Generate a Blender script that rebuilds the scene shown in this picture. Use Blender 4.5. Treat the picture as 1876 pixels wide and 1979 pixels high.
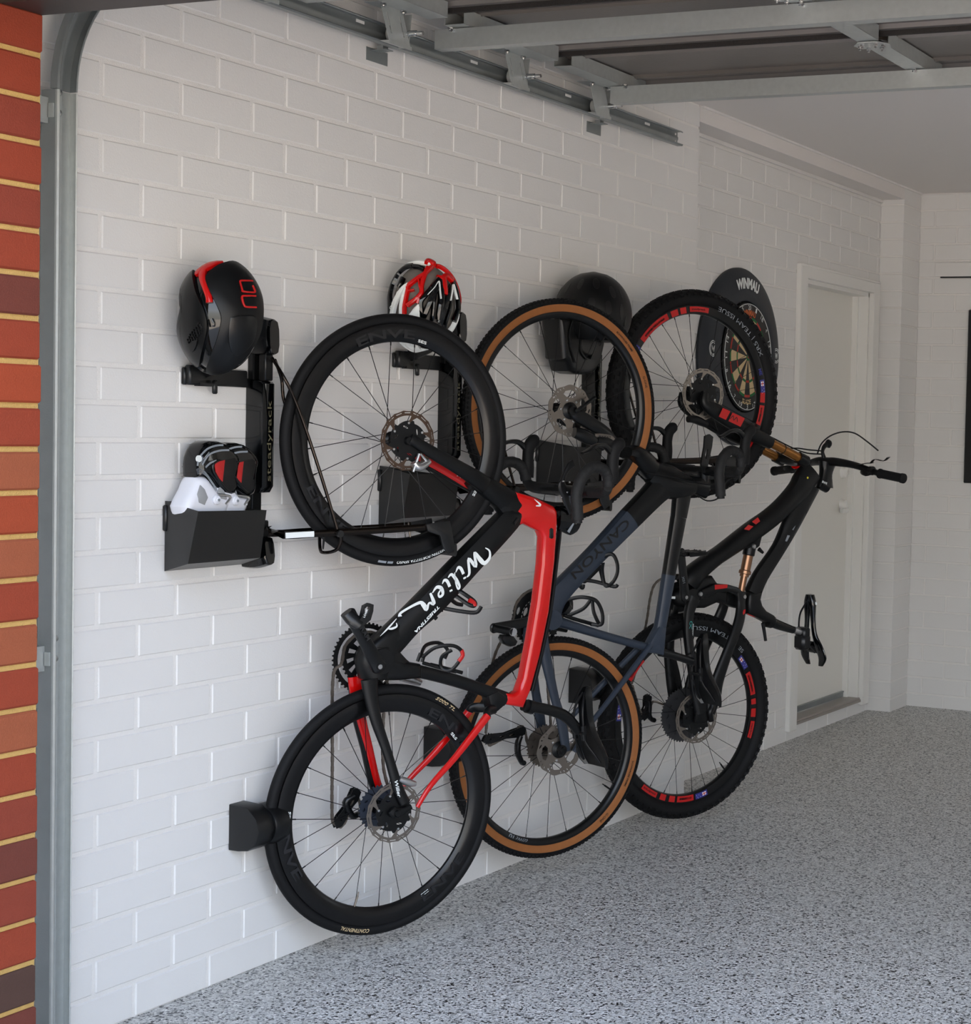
import bpy, bmesh, math, random
from math import sin, cos, pi, radians, sqrt, atan2, hypot
from mathutils import Vector, Matrix
for o in list(bpy.data.objects): bpy.data.objects.remove(o)
S = bpy.context.scene; COL = S.collection
# ---------------- camera, sky, exposure ----------------
CAM_P = Vector((3.09044, -2.95979, 1.44977)); YAW, PITCH, ROLL, FPX, PX, PY = 0.38154, -0.04377, 0.02810, 3297.42798, 1682.39685, 974.18689
fwd = Vector((-sin(YAW)*cos(PITCH), cos(YAW)*cos(PITCH), sin(PITCH)))
rt0 = Vector((cos(YAW), sin(YAW), 0)); up0 = rt0.cross(fwd)
rt = cos(ROLL)*rt0 + sin(ROLL)*up0; up = -sin(ROLL)*rt0 + cos(ROLL)*up0
cd = bpy.data.cameras.new('camera'); cam = bpy.data.objects.new('camera', cd); COL.objects.link(cam)
cam.matrix_world = Matrix(((rt.x, up.x, -fwd.x, CAM_P.x), (rt.y, up.y, -fwd.y, CAM_P.y), (rt.z, up.z, -fwd.z, CAM_P.z), (0, 0, 0, 1)))
cd.sensor_fit = 'VERTICAL'; cd.sensor_height = 36.0; cd.lens = FPX/1979*36.0
cd.shift_x = (938-PX)/1979; cd.shift_y = (PY-989.5)/1979; cd.clip_start = .05; cd.clip_end = 200
S.camera = cam
W = bpy.data.worlds.new('sky'); S.world = W; W.use_nodes = True
nt = W.node_tree; N = nt.nodes; LK = nt.links; N.clear()
wo = N.new('ShaderNodeOutputWorld'); bg = N.new('ShaderNodeBackground'); tc = N.new('ShaderNodeTexCoord')
sp = N.new('ShaderNodeSeparateXYZ'); rp = N.new('ShaderNodeValToRGB')
LK.new(tc.outputs['Generated'], sp.inputs[0]); LK.new(sp.outputs['Z'], rp.inputs[0])
rp.color_ramp.elements[0].position = 0.0; rp.color_ramp.elements[0].color = (.66, .64, .58, 1)
rp.color_ramp.elements[1].position = 1.0; rp.color_ramp.elements[1].color = (.40, .56, .90, 1)
for p_, c_ in ((.10, (.74, .75, .72, 1)), (.17, (.86, .92, 1.0, 1)), (.45, (.62, .76, 1.0, 1))):
    e_ = rp.color_ramp.elements.new(p_); e_.color = c_
LK.new(rp.outputs[0], bg.inputs[0]); bg.inputs[1].default_value = 2.1; LK.new(bg.outputs[0], wo.inputs[0])
sd = bpy.data.lights.new('sun', 'SUN'); sd.energy = 20; sd.angle = radians(3); sd.color = (1, .93, .82)
so = bpy.data.objects.new('sun', sd); COL.objects.link(so); so.rotation_euler = Vector((.12, .80, .58)).to_track_quat('Z', 'Y').to_euler()
S.view_settings.view_transform = 'Standard'; S.view_settings.look = 'None'; S.view_settings.gamma = 1
S.view_settings.use_curve_mapping = False; S.view_settings.exposure = 1.22

# ---------------- helpers ----------------
def lin(c): return tuple(((x/255)/12.92 if x/255 <= .04045 else ((x/255+.055)/1.055)**2.4) for x in c)+(1,)
def mat(name, rgb, rough=.5, metal=0, coat=0, bump=0, bscale=200, var=.04, vscale=8, spec=.5):
    m = bpy.data.materials.new(name); m.use_nodes = True; t = m.node_tree; b = t.nodes['Principled BSDF']
    b.inputs['Roughness'].default_value = rough; b.inputs['Metallic'].default_value = metal
    b.inputs['Coat Weight'].default_value = coat; b.inputs['Specular IOR Level'].default_value = spec
    c = lin(rgb); g = t.nodes.new('ShaderNodeTexNoise'); g.inputs['Scale'].default_value = vscale; g.inputs['Detail'].default_value = 3
    co = t.nodes.new('ShaderNodeTexCoord'); t.links.new(co.outputs['Object'], g.inputs['Vector'])
    r = t.nodes.new('ShaderNodeMix'); r.data_type = 'RGBA'; t.links.new(g.outputs['Fac'], r.inputs['Factor'])
    r.inputs['A'].default_value = tuple(x*(1-var) for x in c[:3])+(1,); r.inputs['B'].default_value = tuple(min(1, x*(1+var)) for x in c[:3])+(1,)
    t.links.new(r.outputs['Result'], b.inputs['Base Color'])
    if bump:
        n2 = t.nodes.new('ShaderNodeTexNoise'); n2.inputs['Scale'].default_value = bscale; n2.inputs['Detail'].default_value = 4
        t.links.new(co.outputs['Object'], n2.inputs['Vector']); bp = t.nodes.new('ShaderNodeBump'); bp.inputs['Strength'].default_value = bump
        bp.inputs['Distance'].default_value = .002; t.links.new(n2.outputs['Fac'], bp.inputs['Height']); t.links.new(bp.outputs[0], b.inputs['Normal'])
    return m
def V3(p): return (p[0], p[1], p[2])
def uvw(p): return (p[0], -p[2], p[1])
def cr(pts, n=4):
    """Catmull-Rom through tuples of any length"""
    P = [tuple(p) for p in pts]
    if len(P) < 3 or n < 2: return P
    o = []
    for i in range(len(P)-1):
        a, b, c, d = P[max(i-1, 0)], P[i], P[i+1], P[min(i+2, len(P)-1)]
        for k in range(n):
            t = k/n
            o.append(tuple(.5*((2*b[j])+(-a[j]+c[j])*t+(2*a[j]-5*b[j]+4*c[j]-d[j])*t*t+(-a[j]+3*b[j]-3*c[j]+d[j])*t**3) for j in range(len(b))))
    o.append(P[-1]); return o
class MB:
    def __init__(s): s.v = []; s.f = []; s.m = []; s.s = []
    def add(s, vs, fs, mi=0, sm=True):
        b = len(s.v); s.v += [tuple(p) for p in vs]
        for f in fs: s.f.append([b+i for i in f]); s.m.append(mi); s.s.append(sm)
        return s
    def box(s, c, d, mi=0, R=None, bv=0):
        x, y, z = d[0]/2, d[1]/2, d[2]/2
        if bv <= 0:
            vs = [Vector((i*x, j*y, k*z)) for i in (-1, 1) for j in (-1, 1) for k in (-1, 1)]
            fs = [(0, 1, 3, 2), (4, 6, 7, 5), (0, 4, 5, 1), (2, 3, 7, 6), (0, 2, 6, 4), (1, 5, 7, 3)]
        else:
            vs = []; fs = []; idx = {}
            for i in (-1, 1):
                for j in (-1, 1):
                    for k in (-1, 1):
                        for a in range(3):
                            q = [i*(x-bv), j*(y-bv), k*(z-bv)]; q[a] = (i*x, j*y, k*z)[a]; idx[(i, j, k, a)] = len(vs); vs.append(Vector(q))
            g = lambda i, j, k, a: idx[(i, j, k, a)]
            for a in range(3):
                for sg in (-1, 1):
                    o = [(-1, -1), (1, -1), (1, 1), (-1, 1)]
                    fs.append([g(*([sg if q == a else (p[0] if q == (a+1) % 3 else p[1]) for q in range(3)]), a) for p in o])
            for a in range(3):
                b_, c_ = (a+1) % 3, (a+2) % 3
                for sb in (-1, 1):
                    for sc in (-1, 1):
                        def K(sa, ax):
                            q = [0]*3; q[a] = sa; q[b_] = sb; q[c_] = sc; return g(*q, ax)
                        fs.append([K(-1, b_), K(1, b_), K(1, c_), K(-1, c_)])
            for i in (-1, 1):
                for j in (-1, 1):
                    for k in (-1, 1): fs.append([g(i, j, k, 0), g(i, j, k, 1), g(i, j, k, 2)])
        C_ = Vector(c)
        s.add([C_+(R@p if R else p) for p in vs], fs, mi, False); return s
    def rings(s, rs, mi=0, caps=True, loop=False, sm=True):
        n = len(rs[0]); vs = [p for r in rs for p in r]; fs = []
        m = len(rs)
        for i in range(m if loop else m-1):
            a = i*n; b = ((i+1) % m)*n
            for j in range(n): fs.append((a+j, a+(j+1) % n, b+(j+1) % n, b+j))
        s.add(vs, fs, mi, sm)
        if caps and not loop: s.add(rs[0], [tuple(range(n))], mi, False); s.add(rs[-1], [tuple(range(n))], mi, False)
        return s
    def tube(s, pts, r, n=8, mi=0, caps=True, sub=0, loop=False):
        if sub:
            if isinstance(r, (list, tuple)):
                q = cr([tuple(p)+(rr,) for p, rr in zip(pts, r)], sub); pts = [p[:3] for p in q]; r = [max(p[3], 1e-4) for p in q]
            else: pts = cr(pts, sub)
        P = [Vector(p) for p in pts]; m = len(P); rs = []; X = None
        for i in range(m):
            if loop: t = P[(i+1) % m]-P[i-1]
            else: t = P[min(i+1, m-1)]-P[max(i-1, 0)]
            t.normalize()
            if X is None: X = t.orthogonal().normalized()
            X = (X-t*X.dot(t)).normalized(); Y = t.cross(X); rr = r[i] if isinstance(r, (list, tuple)) else r
            rs.append([P[i]+(X*cos(2*pi*k/n)+Y*sin(2*pi*k/n))*rr for k in range(n)])
        return s.rings(rs, mi, caps, loop)
    def sweep(s, pts, ab, N=(0, 0, 1), n=14, mi=0, ex=2.6, sub=4, caps=True):
        """pts 3D path, ab = (half width in plane, half thickness along N) per point"""
        q = cr([tuple(p)+tuple(a) for p, a in zip(pts, ab)], sub); P = [Vector(p[:3]) for p in q]; N = Vector(N); rs = []
        for i in range(len(P)):
            t = (P[min(i+1, len(P)-1)]-P[max(i-1, 0)]).normalized(); sd_ = t.cross(N).normalized(); a, b = q[i][3], q[i][4]; r = []
            nn = N if len(q[i]) < 6 else N
            for k in range(n):
                c, d = cos(2*pi*(k+.5)/n), sin(2*pi*(k+.5)/n); h = (abs(c)**ex+abs(d)**ex)**(-1/ex)
                r.append(P[i]+sd_*(a*c*h)+nn*(b*d*h))
            rs.append(r)
        return s.rings(rs, mi, caps)
    def duo(s, L, w, th, mi=0, n=14, ex=2.6, sub=4):
        """L = alternating edge points (uv) of a tube; w, th: side offset and half thickness (value or list)"""
        A = L[0::2]; B = L[1::2]; m = len(A)
        ws = w if isinstance(w, (list, tuple)) else [w]*m; ts = th if isinstance(th, (list, tuple)) else [th]*m
        return s.sweep([((a[0]+b[0])/2, (a[1]+b[1])/2, ws[i]) for i, (a, b) in enumerate(zip(A, B))],
                       [(hypot(a[0]-b[0], a[1]-b[1])/2, ts[i]) for i, (a, b) in enumerate(zip(A, B))], n=n, mi=mi, ex=ex, sub=sub)
    def lathe(s, prof, c=(0, 0, 0), ax=(0, 0, 1), n=48, mi=0, closed=True, sm=True, mf=None):
        """prof = [(radius, along axis)]; closed loops the profile"""
        A = Vector(ax).normalized(); X = Vector((1, 0, 0)) if abs(A.x) < .9 else Vector((0, 1, 0)); X = (X-A*X.dot(A)).normalized(); Y = A.cross(X); c = Vector(c)
        m = len(prof); vs = []; 
        for k in range(n):
            d = X*cos(2*pi*k/n)+Y*sin(2*pi*k/n)
            vs += [c+d*p[0]+A*p[1] for p in prof]
        b = len(s.v); s.v += [tuple(v) for v in vs]
        for k in range(n):
            k2 = (k+1) % n
            for j in range(m if closed else m-1):
                j2 = (j+1) % m
                s.f.append([b+k*m+j, b+k2*m+j, b+k2*m+j2, b+k*m+j2]); s.m.append(mf(j) if mf else mi); s.s.append(sm)
        return s
    def cyl(s, a, b, r, n=16, mi=0): return s.tube([a, b], r, n, mi)
    def plate(s, out, w0, w1, bv=0, mi=0, pl='uv', msd=None, seg=2):
        """polygon in (p,q) extruded along third axis with rounded edges; msd(edge dir normal)->material"""
        m = len(out); ar = sum(out[i][0]*out[(i+1) % m][1]-out[(i+1) % m][0]*out[i][1] for i in range(m))
        if ar < 0: out = out[::-1]
        nr = []
        for i in range(m):
            p, a, b = Vector(out[i]), Vector(out[i-1]), Vector(out[(i+1) % m])
            e1 = (p-a).normalized(); e2 = (b-p).normalized(); n1 = Vector((e1.y, -e1.x)); n2 = Vector((e2.y, -e2.x))
            k = n1+n2; k = k/max(k.length_squared/2, .5) if k.length > 1e-6 else n1; nr.append(k)
        def lay(d, w): return [((out[i][0]-nr[i].x*d), (out[i][1]-nr[i].y*d), w) for i in range(m)]
        L = []
        if bv > 0:
            for k in range(seg+1):
                a = pi/2*k/seg; L.append(lay(bv*(1-sin(a)), w0+bv*(1-cos(a))))
            for k in range(seg+1):
                a = pi/2*k/seg; L.append(lay(bv*(1-cos(a)), w1-bv*(1-sin(a))))
        else: L = [lay(0, w0), lay(0, w1)]
        f3 = {'uv': lambda p: p, 'yz': lambda p: (p[2], p[0], p[1]), 'xz': lambda p: (p[0], p[2], p[1]), 'xy': lambda p: p}[pl]
        L = [[f3(p) for p in l] for l in L]
        s.rings(L, mi, False, sm=bv > 0)
        s.add(L[0], [tuple(range(m))[::-1]], mi, False); s.add(L[-1], [tuple(range(m))], mi, False); return s
    def holed(s, out, holes, w0, w1, mi=0):
        bm = bmesh.new(); es = []
        for lp in [out]+holes:
            vs = [bm.verts.new((p[0], p[1], w0)) for p in lp]
            for i in range(len(vs)): es.append(bm.edges.new((vs[i], vs[(i+1) % len(vs)])))
        bmesh.ops.triangle_fill(bm, use_beauty=True, edges=es)
        r = bmesh.ops.extrude_face_region(bm, geom=bm.faces[:]); 
        bmesh.ops.translate(bm, vec=(0, 0, w1-w0), verts=[g for g in r['geom'] if isinstance(g, bmesh.types.BMVert)])
        bm.verts.index_update(); s.add([v.co[:] for v in bm.verts], [[v.index for v in f.verts] for f in bm.faces], mi, False); bm.free(); return s
    def sphere(s, c, r, n=12, mi=0, sc=(1, 1, 1)):
        rs = []
        for i in range(1, n):
            a = pi*i/n; rs.append([(c[0]+sc[0]*r*sin(a)*cos(2*pi*k/(n*2)), c[1]+sc[1]*r*sin(a)*sin(2*pi*k/(n*2)), c[2]+sc[2]*r*cos(a)) for k in range(2*n)])
        s.rings(rs, mi, False); t = len(s.v)
        s.add([(c[0], c[1], c[2]+sc[2]*r)]+rs[0], [(0, 1+k, 1+(k+1) % (2*n)) for k in range(2*n)], mi)
        s.add([(c[0], c[1], c[2]-sc[2]*r)]+rs[-1], [(0, 1+(k+1) % (2*n), 1+k) for k in range(2*n)], mi); return s
    def mesh(s, name, mats, cv=V3, org=(0, 0, 0), fix=True):
        me = bpy.data.meshes.new(name)
        me.from_pydata([tuple(a-b for a, b in zip(cv(v), org)) for v in s.v], [], s.f)
        for m in (mats if isinstance(mats, (list, tuple)) else [mats]): me.materials.append(m)
        me.polygons.foreach_set('material_index', s.m); me.polygons.foreach_set('use_smooth', s.s)
        if fix:
            bm = bmesh.new(); bm.from_mesh(me); bmesh.ops.remove_doubles(bm, verts=bm.verts, dist=1e-5); bmesh.ops.recalc_face_normals(bm, faces=bm.faces); bm.to_mesh(me); bm.free()
        me.update(); return me
    def build(s, name, mats, parent=None, cv=V3, org=(0, 0, 0), sharp=True):
        me = s.mesh(name, mats, cv, org)
        if sharp:
            try: me.set_sharp_from_angle(angle=radians(38))
            except Exception: pass
        o = bpy.data.objects.new(name, me); COL.objects.link(o); o.parent = parent; return o
def thing(name, label, cat, loc=(0, 0, 0), rz=0, group=None):
    o = bpy.data.objects.new(name, None); COL.objects.link(o); o.location = loc; o.rotation_euler = (0, 0, rz)
    o.empty_display_size = .1; o['label'] = label; o['category'] = cat
    if group: o['group'] = group
    return o
def link(name, me, parent=None, loc=(0, 0, 0), rot=None):
    o = bpy.data.objects.new(name, me); COL.objects.link(o); o.parent = parent; o.location = loc
    if rot: o.rotation_euler = rot
    return o
def struct(o): o['kind'] = 'structure'; return o
_tc = {}
def textmesh(body, shear=0, bold=0, sp_=1.0):
    k = (body, shear, bold, sp_)
    if k not in _tc:
        c = bpy.data.curves.new('lettering', 'FONT'); c.body = body; c.size = 1; c.shear = shear; c.offset = bold; c.space_character = sp_; c.resolution_u = 3
        o = bpy.data.objects.new('lettering', c); COL.objects.link(o); dg = bpy.context.evaluated_depsgraph_get()
        me = bpy.data.meshes.new_from_object(o.evaluated_get(dg)); vs = [v.co[:] for v in me.vertices]; fs = [list(p.vertices) for p in me.polygons]
        bpy.data.objects.remove(o); bpy.data.meshes.remove(me); x0 = min(v[0] for v in vs); x1 = max(v[0] for v in vs)
        y1 = max(v[1] for v in vs); y0 = min(v[1] for v in vs)
        _tc[k] = ([(v[0]-x0, v[1]) for v in vs], fs, x1-x0, y0, y1)
    return _tc[k]
def text(body, f, h, parent, m, cv=V3, org=(0, 0, 0), shear=0, bold=0, sp_=1.0, width=None, name='lettering', gap=.0006):
    """f(x,y,z) maps flat text coordinates in metres to space; h = capital height, width = total length"""
    vs, fs, L, y0, y1 = textmesh(body, shear, bold, sp_); k = h/.73; kx = (width/L) if width else k
    b = MB(); 
    b.add([f(v[0]*kx, v[1]*k, gap) for v in vs], fs, 0, False)
    me = b.mesh(name, m, cv, org, fix=False); return link(name, me, parent)
def flat(o, d, n):
    """plane map: origin o, unit dir d, tops t = n x d"""
    o, d, n = Vector(o), Vector(d).normalized(), Vector(n).normalized(); t = n.cross(d)
    return lambda x, y, z: o+d*x+t*y+n*z
def arc(c, R, a0, w, sgn, tops=1):
    """text around a circle in the uv plane. a0 start angle; sgn direction of reading; tops +1 outward -1 inward"""
    return lambda x, y, z: (c[0]+(R+tops*y)*cos(a0+sgn*x/R), c[1]+(R+tops*y)*sin(a0+sgn*x/R), w+z)
M = dict(
 white_brick=mat('white_brick', (228, 226, 223), .55, bump=.25, bscale=260, var=.02, vscale=3),
 white_mortar=mat('white_mortar', (236, 233, 229), .6, bump=.9, bscale=420, var=.03, vscale=30),
 ceil=mat('ceiling_paint', (230, 225, 221), .9, bump=.05, var=.01, vscale=2),
 white_paint=mat('white_gloss_paint', (234, 232, 227), .35, bump=.05, var=.015, vscale=3),
 door_paint=mat('door_paint', (232, 229, 221), .45, bump=.04, var=.02, vscale=2),
 sand=mat('sand_mortar', (200, 164, 98), .95, bump=1., bscale=500, var=.1, vscale=120),
 zinc=mat('galvanised_steel', (184, 188, 186), .33, metal=.5, bump=.25, bscale=600, var=.10, vscale=60),
 zincd=mat('dull_steel', (142, 147, 147), .36, metal=.5, bump=.2, bscale=300, var=.15, vscale=14),
 rusty=mat('stained_steel', (150, 134, 112), .6, metal=.2, bump=.3, bscale=300, var=.35, vscale=12),
 chrome=mat('bright_steel', (205, 205, 205), .22, metal=1, var=.05),
 panel=mat('panel_back', (122, 116, 112), .42, metal=.25, bump=.25, bscale=90, var=.06, vscale=10),
 rubber=mat('rubber', (13, 13, 14), .62, bump=.2, bscale=300, spec=.25),
 tyre=mat('tyre_rubber', (15, 15, 16), .66, bump=.2, bscale=260, spec=.22),
 tyre_tan=mat('tan_sidewall', (140, 84, 36), .7, bump=.15, bscale=500, var=.12, vscale=60),
 matte=mat('matte_black', (8, 9, 10), .40, bump=.03, spec=.32),
 satin=mat('satin_black', (10, 11, 12), .28, spec=.38),
 gloss=mat('gloss_black', (4, 5, 6), .07, coat=.3, spec=.4),
 carbon=mat('carbon_rim', (9, 9, 10), .26, spec=.4),
 alloy=mat('black_alloy', (14, 14, 15), .32, metal=.2, spec=.4),
 steel=mat('rotor_steel', (138, 130, 122), .3, metal=.9, var=.06, vscale=30),
 bronze=mat('dark_rotor_steel', (96, 78, 66), .35, metal=.85, var=.05),
 red=mat('red_gloss', (196, 11, 9), .2, coat=.25, var=.02),
 redm=mat('red_satin', (184, 18, 17), .4, var=.03),
 slate=mat('slate_blue', (46, 54, 66), .36, spec=.35, var=.03),
 white=mat('white_print', (232, 236, 234), .4, var=.01),
 grey=mat('grey_print', (134, 140, 146), .4), dim=mat('dark_print', (30, 30, 32), .2), black=mat('black_print', (5, 5, 6), .4),
 gold=mat('gold_stanchion', (150, 100, 48), .25, metal=.7, var=.05), copper=mat('copper_shock', (150, 112, 86), .28, metal=.85),
 chain=mat('chain_steel', (120, 112, 104), .38, metal=.85, var=.15, vscale=120),
 plast=mat('black_plastic', (11, 12, 13), .36, bump=.08, bscale=500),
 box=mat('black_powder_coat', (13, 14, 15), .36, bump=.15, bscale=700),
 tape=mat('bar_tape', (12, 12, 13), .7, bump=.5, bscale=180), wood=mat('stone_sill', (150, 142, 134), .4, bump=.05, var=.08, vscale=9),
 shoe=mat('white_shoe', (226, 228, 236), .35, var=.02), lining=mat('red_lining', (176, 30, 28), .7, bump=.2),
 foam=mat('grey_foam', (112, 106, 100), .8, bump=.4, bscale=600, var=.12, vscale=80), silver=mat('silver_alloy', (190, 190, 190), .28, metal=.9),
 blue=mat('blue_print', (52, 52, 132), .4), dgrey=mat('dark_grey_foam', (34, 39, 46), .55, bump=.05), cream=mat('cream_sisal', (206, 182, 140), .85, bump=.3, bscale=900, var=.05),
 dred=mat('red_sisal', (176, 58, 46), .8), dgreen=mat('green_sisal', (38, 112, 62), .8), yellow=mat('yellow_print', (222, 206, 40), .4),
 drive=mat('driveway_paving', (176, 164, 150), .9, bump=.5, bscale=60, var=.12, vscale=3), teal=mat('teal_print', (70, 170, 165), .4), glassd=mat('dark_strip', (22, 30, 46), .08, coat=.5))

# ---------------- structure ----------------
HB, ZC = .12, .086
def zf(y): return max(0, .0036*y)
def in_view(x, y, z, mg=40):
    d = Vector((x, y, z))-CAM_P; zz = d.dot(fwd)
    if zz < .1: return False
    px = PX+FPX*d.dot(rt)/zz; py = PY-FPX*d.dot(up)/zz
    return -mg < px < 1876+mg and -mg < py < 1979+mg
_bm = {}
random.seed(4)
def brick_mesh(w, h, d, m, face, var=0, bv=.0025):
    k = (round(w, 3), round(h, 3), m.name, face, var)
    if k not in _bm:
        dims = {'x': (d, w, h), 'y': (w, d, h)}[face]; _bm[k] = MB().box((0, 0, 0), dims, bv=bv).mesh('brick', m)
    return _bm[k]
def brickwork(parent, cells, m, face, sgn, plane, d=.012, lim=300, bv=.0025):
    """cells = [(a0,a1,z0,z1)] faces of bricks in the wall plane"""
    it = []
    for a0, a1, z0, z1 in cells:
        c = (plane, (a0+a1)/2, (z0+z1)/2) if face == 'x' else ((a0+a1)/2, plane, (z0+z1)/2)
        vis = in_view(*c); it.append((0 if vis else 1, (Vector(c)-CAM_P).length, c, a1-a0, z1-z0))
    it.sort(key=lambda t: t[:2]); rest = MB()
    for i, (vis, _, c, w, h) in enumerate(it):
        j = random.uniform(-.0004, .0006); off = sgn*(-d/2+j)
        loc = (c[0]+off, c[1], c[2]) if face == 'x' else (c[0], c[1]+off, c[2])
        if i < lim and vis == 0:
            link('brick', brick_mesh(w, h, d, m, face, bv=bv), parent, loc, (random.uniform(-.004, .004) if face == 'x' else 0, random.uniform(-.004, .004) if face == 'y' else 0, random.uniform(-.0015, .0015)))
        else: rest.box(loc, (d, w, h) if face == 'x' else (w, d, h))
    if rest.v:
        o = rest.build('brick', m, parent, sharp=False); o['kind'] = 'stuff'
def courses(a0, a1, phase_even, phase_odd, k0, k1, zmin=0, jt=.0105, hole=None, step=.24):
    out = []
    for k in range(k0, k1):
        ph = phase_even if k % 2 == 0 else phase_odd
        z0, z1 = max(k*ZC, zmin)+(jt/2 if k*ZC >= zmin-1e-6 and k > 0 else .002), (k+1)*ZC-jt/2
        if z1-z0 < .01: continue
        js = [a0]+[ph+step*i for i in range(int((a0-ph)/step)-1, int((a1-ph)/step)+2) if a0+.02 < ph+step*i < a1-.02]+[a1]
        for i in range(len(js)-1):
            l, r = js[i]+(jt/2 if i else 0), js[i+1]-(jt/2 if i < len(js)-2 else 0)
            if hole and not (r <= hole[0] or l >= hole[1]) and z1 > hole[2] and z0 < hole[3]:
                if l < hole[0]-.02: out.append((l, hole[0]-.004, z0, z1))
                if r > hole[1]+.02: out.append((hole[1]+.004, r, z0, z1))
                continue
            out.append((l, r, z0, z1))
    return out
ZT, XR, YP, YC, YB, DEP = 2.667, -.125, 2.88, 5.081, 5.32, .0026
# garage side wall, near length
wl = struct(MB().box((-DEP-.12, (YP-.42)/2, ZT/2), (.24, YP+.42-DEP*2, ZT)).build('wall_left', M['white_mortar']))
wl['label'] = 'white painted brick garage side wall behind the bikes'
brickwork(wl, courses(-.42, YP, HB, 0, 0, 31), M['white_brick'], 'x', 1, 0)
brickwork(wl, [(XR+.0, -.001, k*ZC+.005, (k+1)*ZC-.005) for k in range(31)], M['white_brick'], 'y', 1, YP, lim=0)
# recessed length with the side door
DY0, DY1, DZ0, DZ1 = 4.15, 4.965, .088, 2.125
rb = MB(); xb = XR-DEP
rb.box((xb-.1, (YP-.1+DY0)/2, ZT/2), (.2, DY0-YP+.1, ZT)); rb.box((xb-.1, (DY1+YB)/2, ZT/2), (.2, YB-DY1, ZT))
rb.box((xb-.1, (DY0+DY1)/2, (DZ1+ZT)/2), (.2, DY1-DY0, ZT-DZ1)); rb.box((xb-.1, (DY0+DY1)/2, DZ0/2), (.2, DY1-DY0, DZ0-.004))
wr = struct(rb.build('wall_left', M['white_mortar'])); wr['label'] = 'recessed white brick wall around the side door'
brickwork(wr, courses(YP, YC+.02, 3.37-.96, 3.25-.96, 0, 30, jt=.009, hole=(DY0, DY1, DZ0, DZ1)), M['white_brick'], 'x', 1, XR)
# corner pier and back wall
wp = struct(MB().box((XR/2-DEP, (YC+YB)/2+DEP, ZT/2), (-XR, YB-YC, ZT)).build('wall_corner', M['white_mortar']))
brickwork(wp, [(XR, 0, k*ZC+.0035, (k+1)*ZC-.0035) for k in range(31)], M['white_brick'], 'y', -1, YC, d=.02)
brickwork(wp, [(YC, YB, k*ZC+.0035, (k+1)*ZC-.0035) for k in range(31)], M['white_brick'], 'x', 1, 0)
wb = struct(MB().box((2.9, YB+.1+DEP, ZT/2), (6., .2, ZT)).build('wall_back', M['white_mortar']))
brickwork(wb, courses(-.0, .72, -.04, .08, 0, 31, jt=.008), M['white_brick'], 'y', -1, YB)
struct(MB().box((3.3, YB+.1, ZT/2), (5.16, .2, ZT)).build('wall_back', M['white_brick']))
wq = MB(); wq.box((5.9, 1.7, ZT/2), (.2, 4.6, ZT)).box((5.9, 5.2, ZT/2), (.2, .8, ZT)).box((5.9, 4.4, .70), (.2, .8, 1.4)).box((5.9, 4.4, 2.37), (.2, .8, .6)); struct(wq.build('wall_right', M['white_brick']))  # unseen opening added here to bring more daylight to the far end
wq = MB()
for y in (4.02, 4.78): wq.box((5.86, y, 1.735), (.05, .04, .68))
for z in (1.42, 2.05): wq.box((5.861, 4.4, z), (.048, .79, .04))
struct(wq.build('added_window_1', M['white_paint']))  # frame of the added, out-of-view window opening
# front wall above the opening, floor, ceiling
fl = MB(); fl.add([(-.3, -.66, 0), (6, -.66, 0), (6, .01, 0), (-.3, .01, 0), (6, 5.6, zf(5.6)), (-.3, 5.6, zf(5.6))], [(0, 1, 2, 3), (3, 2, 4, 5)], 0, False)
fl.add([(-.3, -.66, -.1), (6, -.66, -.1), (6, 5.6, -.1), (-.3, 5.6, -.1)], [(3, 2, 1, 0)], 0, False)
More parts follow.
